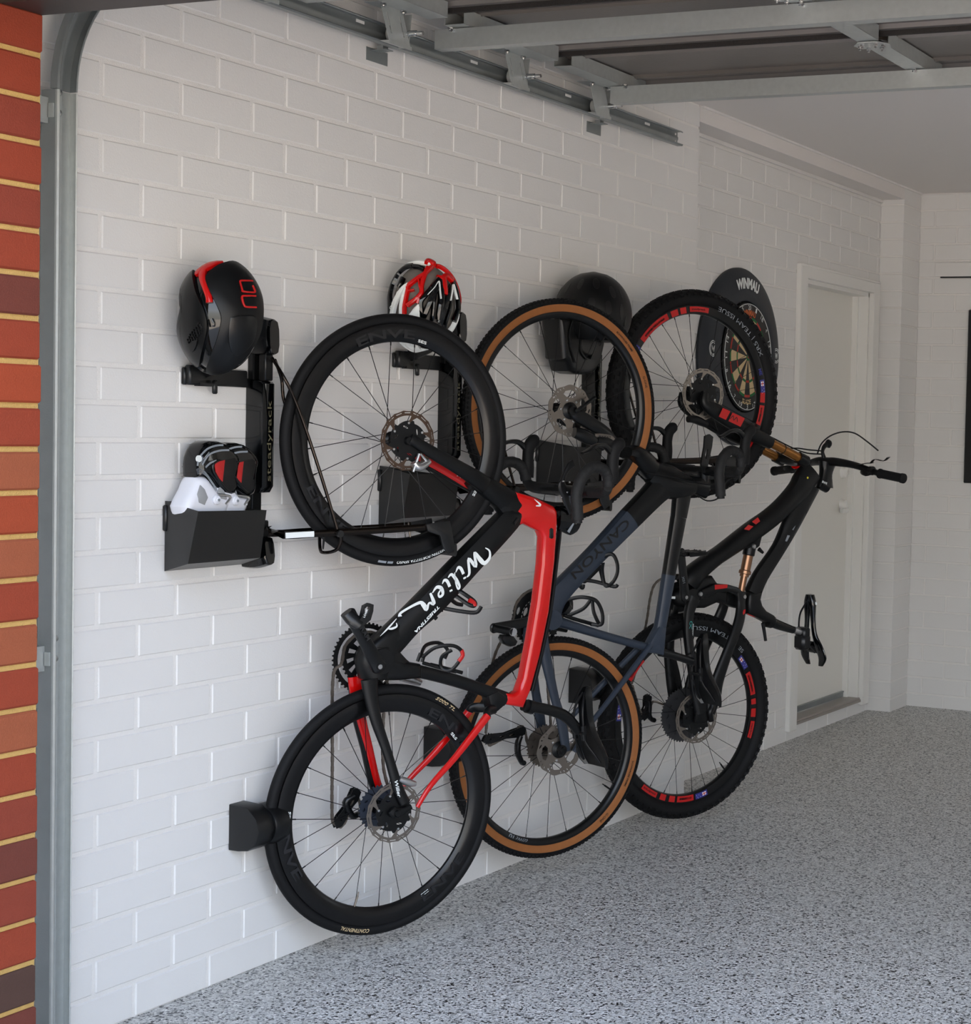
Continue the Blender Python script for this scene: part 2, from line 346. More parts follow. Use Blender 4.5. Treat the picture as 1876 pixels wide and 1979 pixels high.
# flake epoxy
def flake():
    m = bpy.data.materials.new('flake_epoxy'); m.use_nodes = True; t = m.node_tree; nn = t.nodes; b = nn['Principled BSDF']
    co = nn.new('ShaderNodeTexCoord'); mp = nn.new('ShaderNodeMapping'); mp.inputs['Scale'].default_value = (1, 1, 1); t.links.new(co.outputs['Object'], mp.inputs[0])
    nz = nn.new('ShaderNodeTexNoise'); nz.inputs['Scale'].default_value = 240; t.links.new(mp.outputs[0], nz.inputs['Vector'])
    ad = nn.new('ShaderNodeVectorMath'); ad.operation = 'MULTIPLY_ADD'; t.links.new(nz.outputs['Color'], ad.inputs[0]); ad.inputs[1].default_value = (.006, .006, .006); t.links.new(mp.outputs[0], ad.inputs[2])
    def layer(scale):
        v = nn.new('ShaderNodeTexVoronoi'); v.inputs['Scale'].default_value = scale; t.links.new(ad.outputs[0], v.inputs['Vector'])
        s_ = nn.new('ShaderNodeSeparateColor'); t.links.new(v.outputs['Color'], s_.inputs[0]); return s_
    a = layer(165); c = layer(290)
    r = nn.new('ShaderNodeValToRGB'); r.color_ramp.interpolation = 'CONSTANT'; E = r.color_ramp.elements
    cols = [(0, (14, 15, 18)), (.06, (92, 92, 94)), (.12, (160, 160, 158)), (.24, (212, 211, 208)), (.62, (224, 223, 220)), (.82, (198, 196, 190)), (.92, (245, 244, 241))]
    E[0].position = 0; E[0].color = lin(cols[0][1]); E[1].position = cols[1][0]; E[1].color = lin(cols[1][1])
    for p_, cc in cols[2:]: e = E.new(p_); e.color = lin(cc)
    t.links.new(a.outputs[0], r.inputs[0])
    r2 = nn.new('ShaderNodeValToRGB'); r2.color_ramp.interpolation = 'CONSTANT'; E = r2.color_ramp.elements
    E[0].color = lin((70, 70, 74)); E[1].position = .05; E[1].color = lin((214, 213, 212)); e = E.new(.3); e.color = lin((238, 237, 235)); e = E.new(.75); e.color = lin((252, 251, 249))
    t.links.new(c.outputs[1], r2.inputs[0])
    mx = nn.new('ShaderNodeMix'); mx.data_type = 'RGBA'; mx.blend_type = 'MULTIPLY'; mx.inputs['Factor'].default_value = 1; t.links.new(r.outputs[0], mx.inputs['A']); t.links.new(r2.outputs[0], mx.inputs['B'])
    t.links.new(mx.outputs['Result'], b.inputs['Base Color']); b.inputs['Roughness'].default_value = .38; b.inputs['Specular IOR Level'].default_value = .35
    bp = nn.new('ShaderNodeBump'); bp.inputs['Strength'].default_value = .12; bp.inputs['Distance'].default_value = .0006; t.links.new(a.outputs[2], bp.inputs['Height']); t.links.new(bp.outputs[0], b.inputs['Normal'])
    return m
struct(fl.build('floor', flake(), sharp=False))
o = struct(MB().box((0, -12.67, -.06), (60, 24, .08)).build('ground', M['drive'])); o['label'] = 'paved driveway outside the garage'
struct(MB().box((2.85, 2.4, ZT+.05), (6.4, 6.2, .1)).build('ceiling', M['ceil']))
struct(MB().box((2.5, 3.98, 2.601+.033), (.01, .01, .01)).build('trim_9', M['ceil'])) if False else None
b_ = MB(); b_.box((XR/2-.0, (YP+YC)/2, (2.605+ZT)/2), (-XR+.002, YC-YP-.004, ZT-2.605))
struct(b_.build('trim_1', M['ceil']))
struct(MB().box((.006, (YP+YB)/2, ZT-.004), (.012, YB-YP-.02, .008)).build('trim_2', M['white_mortar']))
struct(MB().box((XR+.006, (YP+YC)/2, 2.597), (.012, YC-YP-.01, .014)).build('trim_3', M['white_mortar']))
# opening: red brick pier, dark steel lintel, wall above
XO, YO = .295, -.428
RB = [mat('red_brick_%d' % i, c, .8, bump=.5, bscale=300, var=.10, vscale=25) for i, c in enumerate([(136, 52, 26), (126, 50, 30), (100, 46, 33), (142, 74, 44), (72, 48, 38), (146, 58, 26)])]
pier = MB(); pier.box((XO/2-.15-.004, YO-.35+.02, 1.35), (XO+.3-.008, .66, 2.7)); 
pr = struct(pier.build('wall_front', M['sand'])); pr['label'] = 'red brick pier beside the garage opening with sand coloured joints'
seq = [1, 0, 2, 4, 0, 1, 2, 1, 0, 3, 0, 3, 0, 3, 5, 3, 0, 5, 0, 2, 0, 1, 0, 1, 0, 0, 1, 0, 2, 0, 1]
k0z = -.012
for k in range(32):
    z0, z1 = k*ZC+k0z+.0055, (k+1)*ZC+k0z-.0055
    mt = RB[seq[k % len(seq)]]; js = [0, -.235, -.36, -.60, -.72] if k % 2 else [0, -.115, -.355, -.595, -.72]
    for i in range(len(js)-1):
        l, r_ = YO+js[i+1]+(.0055 if js[i+1] > -.7 else 0), YO+js[i]-(.0055 if i else 0)
        w = r_-l; me = brick_mesh(w, z1-z0, .3, mt if i == 0 else RB[(k*3+i) % 6], 'x', bv=.004)
        link('brick', me, pr, (XO-.15+random.uniform(-.0015, .0015), (l+r_)/2+(random.uniform(-.003, .002) if i == 0 else 0), (z0+z1)/2))
struct(MB().box((XO/2-.03, YO+.012, 1.33), (XO-.09, .03, 2.66)).build('wall_front', M['white_mortar']))
ZL = 2.217
lt = MB(); lt.box((3.2, YO-.05, ZL+.005), (6.2, .10, .010)); lt.box((3.2, YO-.006, ZL+.06), (6.2, .012, .12))
struct(lt.build('trim_4', mat('dark_brown_steel', (46, 38, 36), .5, var=.1)))
struct(MB().box((3.2, YO-.17, 2.60), (6.2, .30, .74)).build('wall_front', RB[0]))
struct(MB().box((3.2, YO+.06, 2.56), (6.2, .10, .55)).build('wall_front', M['white_mortar']))
struct(MB().box((5.75, -.40, 1.3), (.5, .5, 2.6)).build('wall_front', RB[1]))
# side door
dr = struct(MB().box((-.222, (DY0+DY1)/2, (DZ0+DZ1)/2+.012), (.036, DY1-DY0-.008, DZ1-DZ0-.03)).build('door_1', M['door_paint']))
dr['label'] = 'plain white flush side door with two round locks'
fr = MB()
for y0, y1 in ((4.078, DY0+.006), (DY1-.004, 5.040)): fr.box((XR+.012, (y0+y1)/2, 1.125), (.028, y1-y0, 2.13), bv=.004)
fr.box((XR+.0115, 4.559, 2.1585), (.027, 5.037-4.081, .061), bv=.003); fr.box((XR+.0205, 4.559, 2.184), (.019, .95, .011), bv=.002)
for y0, y1 in ((DY0-.002, DY0+.018), (DY1-.018, DY1+.002)): fr.box((-.19, (y0+y1)/2, 1.107), (.13, y1-y0, 2.04))
fr.box((-.19, 4.559, DZ1-.006), (.13, .8, .02)); fr.box((-.19, DY1-.026, 1.1), (.03, .016, 2.02))
o = fr.build('door_frame', M['white_paint'], dr)
o = MB().box((-.17, 4.559, DZ0+.001), (.11, .80, .022), bv=.003).box((-.118, 4.559, DZ0-.004), (.014, .80, .012)).build('door_sill', M['wood'], dr)
MB().box((-.2, 4.54, DZ0+.026), (.014, .77, .022)).box((-.196, 4.54, DZ0+.04), (.012, .77, .006)).build('draught_strip', M['zincd'], dr)
k_ = MB()
for y_, z_ in ([(4.9342,1.2335),(4.9459,1.0696)]):
    k_.lathe([(0, .028), (.014, .03), (.026, .022), (.03, .008), (.032, 0), (0, 0)], (-.204, 4.86, z_), (1, 0, 0), 20, closed=False)
k_.sweep([(-.172, 4.86, 1.045), (-.165, 4.82, 1.045), (-.17, 4.78, 1.045)], [(.009, .012)]*3, N=(0, 0, 1))
k_.build('door_handle', M['white_paint'], dr)
# things fixed on the back wall
L_ = [(0.0929,2.3175),(0.2802,2.3234),(0.2828,2.2421),(0.1068,2.2354)]
tag = MB().box((.5, YB-.003, (L_[0][1]+L_[3][1])/2), (.82, .012, L_[0][1]-L_[3][1]-.01), bv=.002).build('trim_5', M['white_brick']); struct(tag)
struct(MB().box((.52, YB-.003, L_[3][1]+.002), (.80, .01, .007)).build('gap_shade', M['black']))  # shade of the gap beneath the panel, put in as a black strip
t = thing('notice_board', 'black framed board on the back wall at the right edge of the photo', 'board', (.6, YB, 1.19))
MB().box((.6, YB-.015, 1.63), (.63, .03, .88), bv=.004).box((.6, YB-.022, 1.63), (.57, .03, .82)).build('frame', M['plast'], t, org=t.location)
# ---------------- overhead sectional garage door ----------------
gd = thing('garage_door', 'open sectional garage door overhead seen from its unpainted back with galvanised rails', 'garage door', (.12, 1.0, 2.59))
PZ, DX0, DX1 = 2.592, .135, 5.25
def prism_x(m, prof, x0, x1, mi=0): m.rings([[(x, p[0], p[1]) for p in prof] for x in (x0, x1)], mi, True, sm=False)
G = gd.location
SE = [-.08, .48, 1.035, 1.595, 2.13]
for i in range(4):
    y0, y1 = SE[i]+.004, SE[i+1]-.004; m = MB(); zz = PZ
    low = [(y0, zz-.012), (y0+.03, zz-.012), (y0+.034, zz), (y0+.10, zz+.001), (y0+.106, zz-.007), (y0+.112, zz+.001), (y1-.125, zz+.001), (y1-.115, zz-.008), (y1-.10, zz-.009), (y1-.09, zz), (y1-.035, zz), (y1-.03, zz-.012), (y1, zz-.012)]
    prism_x(m, low+[(y1, zz+.03), (y0, zz+.03)], DX0, DX1); m.build('door_panel', M['panel'], gd, org=G)
for i in (1, 2, 3, 4):
    y = SE[i]; m = MB(); m.box(((DX0+DX1)/2, y-.010, PZ-.019), (DX1-DX0-.002, .010, .014)).box(((DX0+DX1)/2, y+.007, PZ-.016), (DX1-DX0-.002, .012, .009))
    m.build('rubber_seal', mat('dusty_seal', (44, 40, 38), .9, bump=1, bscale=300, var=.5, vscale=250) if i == 1 else bpy.data.materials['dusty_seal'], gd, org=G)
# stiles running fore and aft under each panel
def channel(m, x0, x1, y0, y1, z0, z1, t=.0016, open_='top', mi=0):
    m.box(((x0+x1)/2, (y0+y1)/2, z0+t/2), (x1-x0, y1-y0, t), mi); m.box((x0+t/2, (y0+y1)/2, (z0+z1)/2+t), (t, y1-y0-.001, z1-z0-t), mi); m.box((x1-t/2, (y0+y1)/2, (z0+z1)/2+t), (t, y1-y0-.001, z1-z0-t), mi)
for i in range(4):
    y0, y1 = SE[i]+.03, SE[i+1]-.045
    for xa, xb_ in ((.15, .215), (1.20, 1.265), (2.28, 2.345), (3.36, 3.425), (4.44, 4.505), (5.16, 5.225)):
        m = MB(); channel(m, xa, xb_, y0, y1, 2.546, PZ-.004); m.box(((xa+xb_)/2, y1-.004, 2.568), (xb_-xa-.004, .0016, .04)); m.build('stile', M['zinc'], gd, org=G)
# stiffening struts across the door
for ys, xs in ((-.02, .1), (.52, .1), (1.095, .095), (1.93, .172)):
    m = MB(); prof = [(ys, 2.489), (ys, 2.543), (ys+.012, 2.5435), (ys+.012, 2.5425), (ys+.0015, 2.5418), (ys+.0015, 2.4905), (ys+.036, 2.4905), (ys+.036, 2.5425), (ys+.05, 2.5425), (ys+.05, 2.5435), (ys+.0345+.003, 2.5435), (ys+.0375, 2.489)]
    prism_x(m, prof, xs, 5.22); m.box((xs+.0008, ys+.018, 2.5155), (.0014, .034, .05)); st = m.build('strut', M['zinc'], gd, org=G)
    for xx in (xs+.05, 1.225, 2.31, 3.39):
        b = MB(); b.tube([(xx, ys+.006, 2.5445), (xx, ys+.006, 2.549)], .009, 6).tube([(xx, ys+.006, 2.5365), (xx, ys+.006, 2.5425)], .007, 6).tube([(xx+.012, ys+.003, 2.538), (xx+.012, ys-.006, 2.538)], .005, 6); b.build('bolt', M['chrome'], st, org=G)
# centre hinge plates with bolts
for i in (1, 2, 3):
    for xc in (1.232, 2.312, 3.392):
        y = SE[i]-.005; m = MB()
        m.plate([(xc-.055, y-.01), (xc-.03, y-.045), (xc+.03, y-.045), (xc+.055, y-.01), (xc+.045, y+.03), (xc-.045, y+.03)], 2.5405, 2.543, pl='xy'); h = m.build('hinge', M['zinc'], gd, org=G)
        for dx, dy in ((-.035, -.01), (-.02, -.03), (.02, -.03), (.036, -.01), (-.02, .018), (.02, .018)):
            MB().tube([(xc+dx, y+dy, 2.5405), (xc+dx, y+dy, 2.534)], .0065, 6).tube([(xc+dx, y+dy, 2.534), (xc+dx, y+dy, 2.528)], .0035, 6).build('bolt', M['chrome'], h, org=G)
# roller brackets
for i, yb in enumerate((.30, .825, 1.405, 1.89)):
    xb2 = .118; m = MB()
    def pp(a, c, x=xb2): return (x, yb+a+(2.552-c)*.42, c)
    # slotted cheek facing the room
    sl = [] if i == 3 else [[(yb+a+(2.552-z)*.42, z) for a, z in q] for q in ([(.016, 2.535), (.021, 2.535), (.021, 2.483), (.016, 2.483)], [(.070, 2.535), (.075, 2.535), (.075, 2.483), (.070, 2.483)])]
    o_ = [(pp(0, 2.552)[1], 2.552), (pp(.092, 2.552)[1], 2.552), (pp(.092, 2.465)[1], 2.465), (pp(0, 2.465)[1], 2.465)]
    t_ = MB().holed(o_, sl, 0, .0018); m.add([(xb2+v[2], v[0], v[1]) for v in t_.v], t_.f, 0, False)
    m.box((xb2-.008, yb+.05, 2.554), (.06, .135, .003)); m.box((xb2-.012, pp(.046, 2.462)[1], 2.463), (.028, .096, .0018)); m.box((xb2+.004, pp(.046, 2.462)[1], 2.459), (.0018, .096, .010))
    m.box((xb2-.016, yb+.128, 2.506), (.034, .0018, .094), R=Matrix.Rotation(-.12, 3, 'X'))
    bk = m.build('roller_bracket', M['zinc'], gd, org=G)
    b = MB(); 
    for dy in (.0, .085): b.tube([(xb2+.010, yb+dy, 2.5525), (xb2+.010, yb+dy, 2.545)], .0085, 6); b.tube([(xb2+.010, yb+dy, 2.545), (xb2+.010, yb+dy, 2.540)], .004, 6)
    b.build('bolt', M['chrome'], bk, org=G)
    yr = yb+.115
    MB().tube([(.062, yr, 2.496), (.172, yr, 2.496)], .0056, 10).tube([(.125, yr, 2.496), (.150, yr, 2.496)], .0085, 10).build('axle', M['chrome'], bk, org=G)
    MB().lathe([(.0225, -.007), (.0225, .007), (.016, .009), (.007, .009), (.007, -.009), (.016, -.009)], (.071, yr, 2.496), (1, 0, 0), 24).build('roller', mat('white_nylon', (196, 198, 196), .4) if i == 0 else bpy.data.materials['white_nylon'], bk, org=G)
# ---------------- tracks ----------------
tk = thing('door_track', 'galvanised roller track curving from beside the brick pier to overhead along the wall', 'rail', (.05, -.15, 0))
T_ = tk.location
prof = [(0, -.030), (.034, -.030), (.040, -.026), (.038, -.023), (.033, -.0275), (.0016, -.0275), (.0016, -.008), (.006, -.004), (.006, .004), (.0016, .008), (.0016, .0245), (.030, .0245), (.036, .021), (.038, .024), (.032, .0275), (0, .0275)]
prof = [(a*.62, b_*.93) for a, b_ in prof]
RC, YV, ZH = .36, -.1665, 2.494
def track(path, name, mt):   # path of (y,z, dirAngle); profile second coord across the track
    m = MB(); m.rings([[(.055+p[0], y+p[1]*sin(a)*-1, z+p[1]*cos(a)) for p in prof] for y, z, a in path], 0, True, sm=False)
    return m.build(name, mt, tk, org=T_)
track([(YV, .015, pi/2), (YV, 2.13, pi/2)], 'upright_rail', M['zinc'])
track([(YV+RC-RC*cos(t), 2.132+RC*sin(t), pi/2-t) for t in [k*pi/2/18 for k in range(19)]], 'curved_rail', M['zincd'])
track([(YV+RC+.002, ZH-.002, 0), (2.605, ZH-.002, 0)], 'level_rail', M['zincd'])
for k in range(11):
    if (y := -.22+.52*k) < 2.6 and y > .2: MB().box((.0568, y, ZH+.012), (.0012, .034, .008)).build('slot', M['white_brick'], tk, org=T_)
for dz in (.012, -.014): MB().tube([(.0560, 2.588, ZH+dz), (.0572, 2.588, ZH+dz)], .004, 8).build('slot', M['white_brick'], tk, org=T_)
m = MB(); m.box((.050, -.1915, 1.07), (.040, .002, 2.12)); m; m.build('jamb_angle', M['zincd'], tk, org=T_)
MB().box((.0566, YV-.010, 1.25), (.0010, .014, 1.75)).build('stain_strip', M['rusty'], tk, org=T_)
for z in (2.085, .9):
    m = MB(); m.box((.026, -.204, z), (.05, .022, .055)).box((.060, -.190, z), (.014, .012, .03)); c = m.build('rail_clip', M['zinc'], tk, org=T_)
    
    for dz in (.022, -.022): MB().lathe([(0, .004), (.006, .003), (.0085, 0), (.0085, -.002), (0, -.002)], (.0585, -.172, z+.02+dz), (1, 0, 0), 12, closed=False).build('screw', M['chrome'], c, org=T_)
for y in (2.1, .95):
    m = MB(); m.box((.026, y, ZH-.036), (.056, .03, .0025)).box((.0014, y+.012, ZH-.048), (.0028, .09, .036)).box((.03, y, ZH-.030), (.02, .022, .012)); m.build('wall_bracket', M['zincd'], tk, org=T_)
# ---------------- bicycle builders: local frame u (away from wall), v (up), w (towards the camera side) ----------------
def bike(name, label, x, y, th): return thing(name, label, 'bicycle', (x, y, 0), radians(90-th), 'bicycles hanging upright by the front wheel')
def B(m, name, mats, p): return m.build(name, mats, p, cv=uvw)
def mirror(L): return [(p[0], p[1], -p[2]) for p in L]
def wheel(bk, c, R, tw, ri, ro, nsp, hub, tan=None, tread=None, rimm=None, flange=.024, hubr=.016, ph=0, vph=-1.5, tilt=0):
    """c=(u,v) hub centre; R outer radius; tw tyre width; ri/ro rim inner/outer radii"""
    cx, cv_ = c; T = []; rt_ = R-tw/2; W2 = MB()
    A = [i*2*pi/16 for i in range(16)]
    prof = [(R-.003 if False else rt_+tw/2*cos(a), tw/2*sin(a)) for a in A if rt_+tw/2*cos(a) > ro-.004]
    prof = sorted([p for p in prof], key=lambda p: atan2(p[1], p[0]-rt_))
    prof = [(ro-.004, -.009)]+prof+[(ro-.004, .009)]
    wm = MB()
    wd = .0125 if tw < .035 else .0145
    if ro-ri > .035: rp_ = [(ro, -wd*.95), (ro-.006, -wd), (ro-.024, -wd*1.06), (ri+.010, -wd*.72), (ri+.002, -wd*.38), (ri, 0), (ri+.002, wd*.38), (ri+.010, wd*.72), (ro-.024, wd*1.06), (ro-.006, wd), (ro, wd*.95), (ro-.006, 0)]
    else: rp_ = [(ro, -wd), (ro-.006, -wd*1.03), (ri+.004, -wd*.8), (ri, -wd*.4), (ri, wd*.4), (ri+.004, wd*.8), (ro-.006, wd*1.03), (ro, wd), (ro-.006, 0)]
    wm.lathe(rp_, (cx, cv_, 0), (0, 0, 1), 96); w = B(wm, 'wheel', rimm or M['carbon'], bk)
    tm = MB()
    def mf(j):
        if not tan: return 0
        a, b_ = prof[j], prof[(j+1) % len(prof)]; r = (a[0]+b_[0])/2; return 1 if tan[0] < r < tan[1] else 0
    if tan:
        pr2 = []; hw = tw/2
        for r, z in [(ro-.004, .010), (tan[0]-.001, .0145), (tan[0], .0155), ((tan[0]+tan[1])/2, hw*.97), (tan[1], hw*.98), (tan[1]+.001, hw*1.0), (R-.008, hw*.82), (R-.002, hw*.45), (R-.0015, 0)]: pr2.append((r, z))
        prof = [(r, -z) for r, z in pr2[:-1]]+[pr2[-1]]+pr2[:-1][::-1]
    tm.lathe(prof, (cx, cv_, 0), (0, 0, 1), 120, mf=mf)
    if tread == 'fine':
        n = 150
        for k in range(n):
            a = 2*pi*k/n; d = Vector((cos(a), sin(a), 0)); t = Vector((-sin(a), cos(a), 0)); R3 = Matrix((d, t, (0, 0, 1))).transposed()
            for z, dr, sz in ((0, -.001, .006), (.009, -.003, .007), (-.009, -.003, .007), (.0165, -.0085, .006), (-.0165, -.0085, .006)):
                off = .5*(2*pi/n) if abs(z) in (.009,) else 0; a2 = a+off; d2 = Vector((cos(a2), sin(a2), 0)); t2 = Vector((-sin(a2), cos(a2), 0))
                tm.box(Vector((cx, cv_, z))+d2*(R+dr-.001), (.0045, .0085, sz), 0, Matrix((d2, t2, (0, 0, 1))).transposed())
    if tread == 'knob':
        n = 76
        for k in range(n):
            a = 2*pi*k/n
            for z, dr, sz, st, off in ((.006, -.003, .010, .016, 0), (-.006, -.003, .010, .016, .5), (.017, -.007, .010, .014, .5), (-.017, -.007, .010, .014, 0), (.0265, -.017, .009, .013, 0), (-.0265, -.017, .009, .013, .5)):
                a2 = a+off*2*pi/n; d2 = Vector((cos(a2), sin(a2), 0)); t2 = Vector((-sin(a2), cos(a2), 0)); tl = -atan2(z, .03)*.9
                r_ = Matrix((d2, t2, (0, 0, 1))).transposed() @ Matrix.Rotation(tl, 3, 'Y')
                tm.box(Vector((cx, cv_, z))+d2*(R+dr-.001), (.010, st, sz), 0, r_)
    B(tm, 'tyre', [M['tyre'], M['tyre_tan']], w)
    hb = hub/2; hm = MB()
    hm.lathe([(0, -hb), (.008, -hb), (.010, -hb+.006), (flange-.004, -hb+.018), (flange, -hb+.020), (flange, -hb+.024), (hubr, -hb+.030), (hubr*.8, 0), (hubr, hb-.036), (flange, hb-.030), (flange, hb-.026), (flange-.005, hb-.022), (.012, hb-.010), (.010, hb), (0, hb)], (cx, cv_, 0), (0, 0, 1), 24, closed=False)
    B(hm, 'hub', M['alloy'], w)
    for k in range(nsp):
        side = 1 if k % 2 else -1; a = ph+2*pi*k/nsp; sg = 1 if (k//2) % 2 else -1
        ah = a+sg*1.15; z = side*(hb-.026)
        p0 = (cx+flange*.88*cos(ah), cv_+flange*.88*sin(ah), z); p1 = (cx+(ri+.003)*cos(a), cv_+(ri+.003)*sin(a), side*.002)
        q = tuple(p0[i]+(p1[i]-p0[i])*.955 for i in range(3))
        B(MB().tube([p0, q], .00105, 5).tube([q, p1], .0018, 5), 'spoke', M['alloy'], w)
    a = vph; B(MB().tube([(cx+(ri+.002)*cos(a), cv_+(ri+.002)*sin(a), 0), (cx+(ri-.028)*cos(a), cv_+(ri-.028)*sin(a), 0)], .0030, 8).tube([(cx+(ri-.028)*cos(a), cv_+(ri-.028)*sin(a), 0), (cx+(ri-.038)*cos(a), cv_+(ri-.038)*sin(a), 0)], .0018, 8), 'valve', M['chain'] if tw < .035 else M['matte'], w)
    return w
def ringpts(c, r, n, a0=0, wob=0, nw=0):
    return [(c[0]+(r+wob*cos(nw*2*pi*k/n))*cos(a0+2*pi*k/n), c[1]+(r+wob*cos(nw*2*pi*k/n))*sin(a0+2*pi*k/n)) for k in range(n)]
def oval(c, ra, rb, rot, n=10): return [(c[0]+ra*cos(t)*cos(rot)-rb*sin(t)*sin(rot), c[1]+ra*cos(t)*sin(rot)+rb*sin(t)*cos(rot)) for t in [2*pi*k/n for k in range(n)]]
def rotor(w, c, r, z, style, a0=0, rm='bronze'):
    m = MB(); hub_ = None
    if style == 'slot':      # thin double ring on a black carrier
        holes = []
        for k in range(18):
            a = a0+2*pi*k/18
            holes.append([(c[0]+rr*cos(a+da), c[1]+rr*sin(a+da)) for rr, da in ((r*.955, -.12), (r*.955, .12), (r*.925, .12), (r*.925, -.12))])
        m.holed(ringpts(c, r, 54, 0, .0012, 18), [ringpts(c, r*.84, 54)]+holes, z-.0009, z+.0009)
        m2 = MB()
        for k in range(6):
            a = a0+2*pi*k/6
            m.plate([(c[0]+rr*cos(a+da), c[1]+rr*sin(a+da)) for rr, da in ((r*.86, -.10), (r*.86, .16), (r*.74, .20), (r*.60, .34), (r*.58, .26), (r*.72, .06))], z-.0008, z+.0008)
            m2.lathe([(0, .0035), (.0035, .003), (.004, 0)], (c[0]+r*.595*cos(a+.3), c[1]+r*.595*sin(a+.3), z), (0, 0, 1), 8, closed=False)
        o = B(m, 'brake_rotor', M[rm], w)
        hs = [oval((c[0]+r*.46*cos(a0+.5+2*pi*k/6), c[1]+r*.46*sin(a0+.5+2*pi*k/6)), r*.11, r*.035, a0+.5+2*pi*k/6+1.0) for k in range(6)]
        lob = [(c[0]+r*(.70-.09*(((k*6/72) % 1)))*cos(a0+2*pi*k/72), c[1]+r*(.70-.09*(((k*6/72) % 1)))*sin(a0+2*pi*k/72)) for k in range(72)]
        B(MB().holed(lob, hs, z-.0025, z+.0005), 'carrier', M['matte'], w)
        B(m2, 'rivets', M['chrome'], w)['kind'] = 'stuff'
    else:                    # broad scalloped one-piece rotor
        holes = []
        for k in range(5):
            a = a0+2*pi*k/5; holes.append([(c[0]+rr*r*cos(a+da), c[1]+rr*r*sin(a+da)) for rr, da in ((.52, -.30), (.50, .05), (.56, .34), (.70, .46), (.78, .30), (.79, 0), (.76, -.25), (.66, -.42))])
            for j in range(3): holes.append(oval((c[0]+r*.89*cos(a+.35+.17*j), c[1]+r*.89*sin(a+.35+.17*j)), r*.05, r*.022, a+.35+.17*j+.5, 6))
            holes.append(oval((c[0]+r*.86*cos(a-.30), c[1]+r*.86*sin(a-.30)), r*.10, r*.035, a-.3+1.2, 8))
        m.holed(ringpts(c, r*.975, 80, a0, r*.022, 10), [ringpts(c, r*.30, 24)]+holes, z-.0009, z+.0009)
        o = B(m, 'brake_rotor', M['steel'], w)
        m2 = MB()
        for k in range(6): m2.lathe([(0, .004), (.004, .003), (.0045, 0)], (c[0]+r*.42*cos(a0+.6+k*pi/3), c[1]+r*.42*sin(a0+.6+k*pi/3), z), (0, 0, 1), 8, closed=False)
        B(m2, 'bolts', M['chrome'], w)['kind'] = 'stuff'
        B(MB().lathe([(0, .0), (r*.33, .0), (r*.33, .003), (.016, .010), (.014, .020), (0, .022)], (c[0], c[1], z), (0, 0, 1), 20, closed=False), 'hub_cap', M['matte'], w)
    return o
def sprocket(m, c, r, z, n, th=.002, holes=None, mi=0, inner=.75):
    out = []
    for k in range(n):
        a = 2*pi*k/n
        for da, rr in ((-.30, r-.0045), (-.12, r), (.12, r), (.30, r-.0045)): out.append((c[0]+rr*cos(a+da*2*pi/n), c[1]+rr*sin(a+da*2*pi/n)))
    m.holed(out, holes if holes is not None else [ringpts(c, r*inner, 30)], z-th/2, z+th/2, mi)
def cassette(w, c, rs, z0, dz, mats):
    m = MB()
    for i, r in enumerate(rs):
        hs = [ringpts(c, r*.40 if r > .03 else r*.5, 20)]+([oval((c[0]+r*.72*cos(a), c[1]+r*.72*sin(a)), r*.09, r*.05, a+1) for a in [2*pi*k/12 for k in range(12)]] if r > .045 else [])
        sprocket(m, c, r, z0-i*dz, int(r*2*pi/.0127), .0022, hs, 0)
    m.lathe([(rs[0]*.42, z0+.001), (rs[-1]*.62, z0-dz*len(rs)), (0, z0-dz*len(rs)-.004)], (c[0], c[1], 0), (0, 0, 1), 24, closed=False, mi=1)
    B(m, 'cassette', mats, w)
def chainpath(bk, pts, z=-.046, loop=True):
    """rollers along a uv path, individual link plates"""
    q = cr([(p[0], p[1], p[2] if len(p) > 2 else z) for p in pts+([pts[0]] if loop else [])], 6); m = MB(); acc = 0; last = Vector(q[0]); n = 0; out = [last.copy()]
    for p in q[1:]:
        p = Vector(p)
        while (p-last).length >= .0127: last = last+(p-last).normalized()*.0127; out.append(last.copy())
    for i in range(len(out)-1):
        a, b = out[i], out[i+1]; c = (a+b)/2; d = (b-a).normalized(); zz = Vector((0, 0, 1)); t = zz.cross(d).normalized(); zz = d.cross(t); R3 = Matrix((d, t, zz)).transposed(); o_ = .0026 if i % 2 else .0015
        for s_ in (-1, 1): m.box(c+zz*s_*o_, (.0135, .0068, .0011), 0, R3)
        m.tube([a-zz*.003, a+zz*.003], .0028, 6)
    o = B(m, 'chain', M['chain'], bk); o['kind'] = 'stuff'; return o
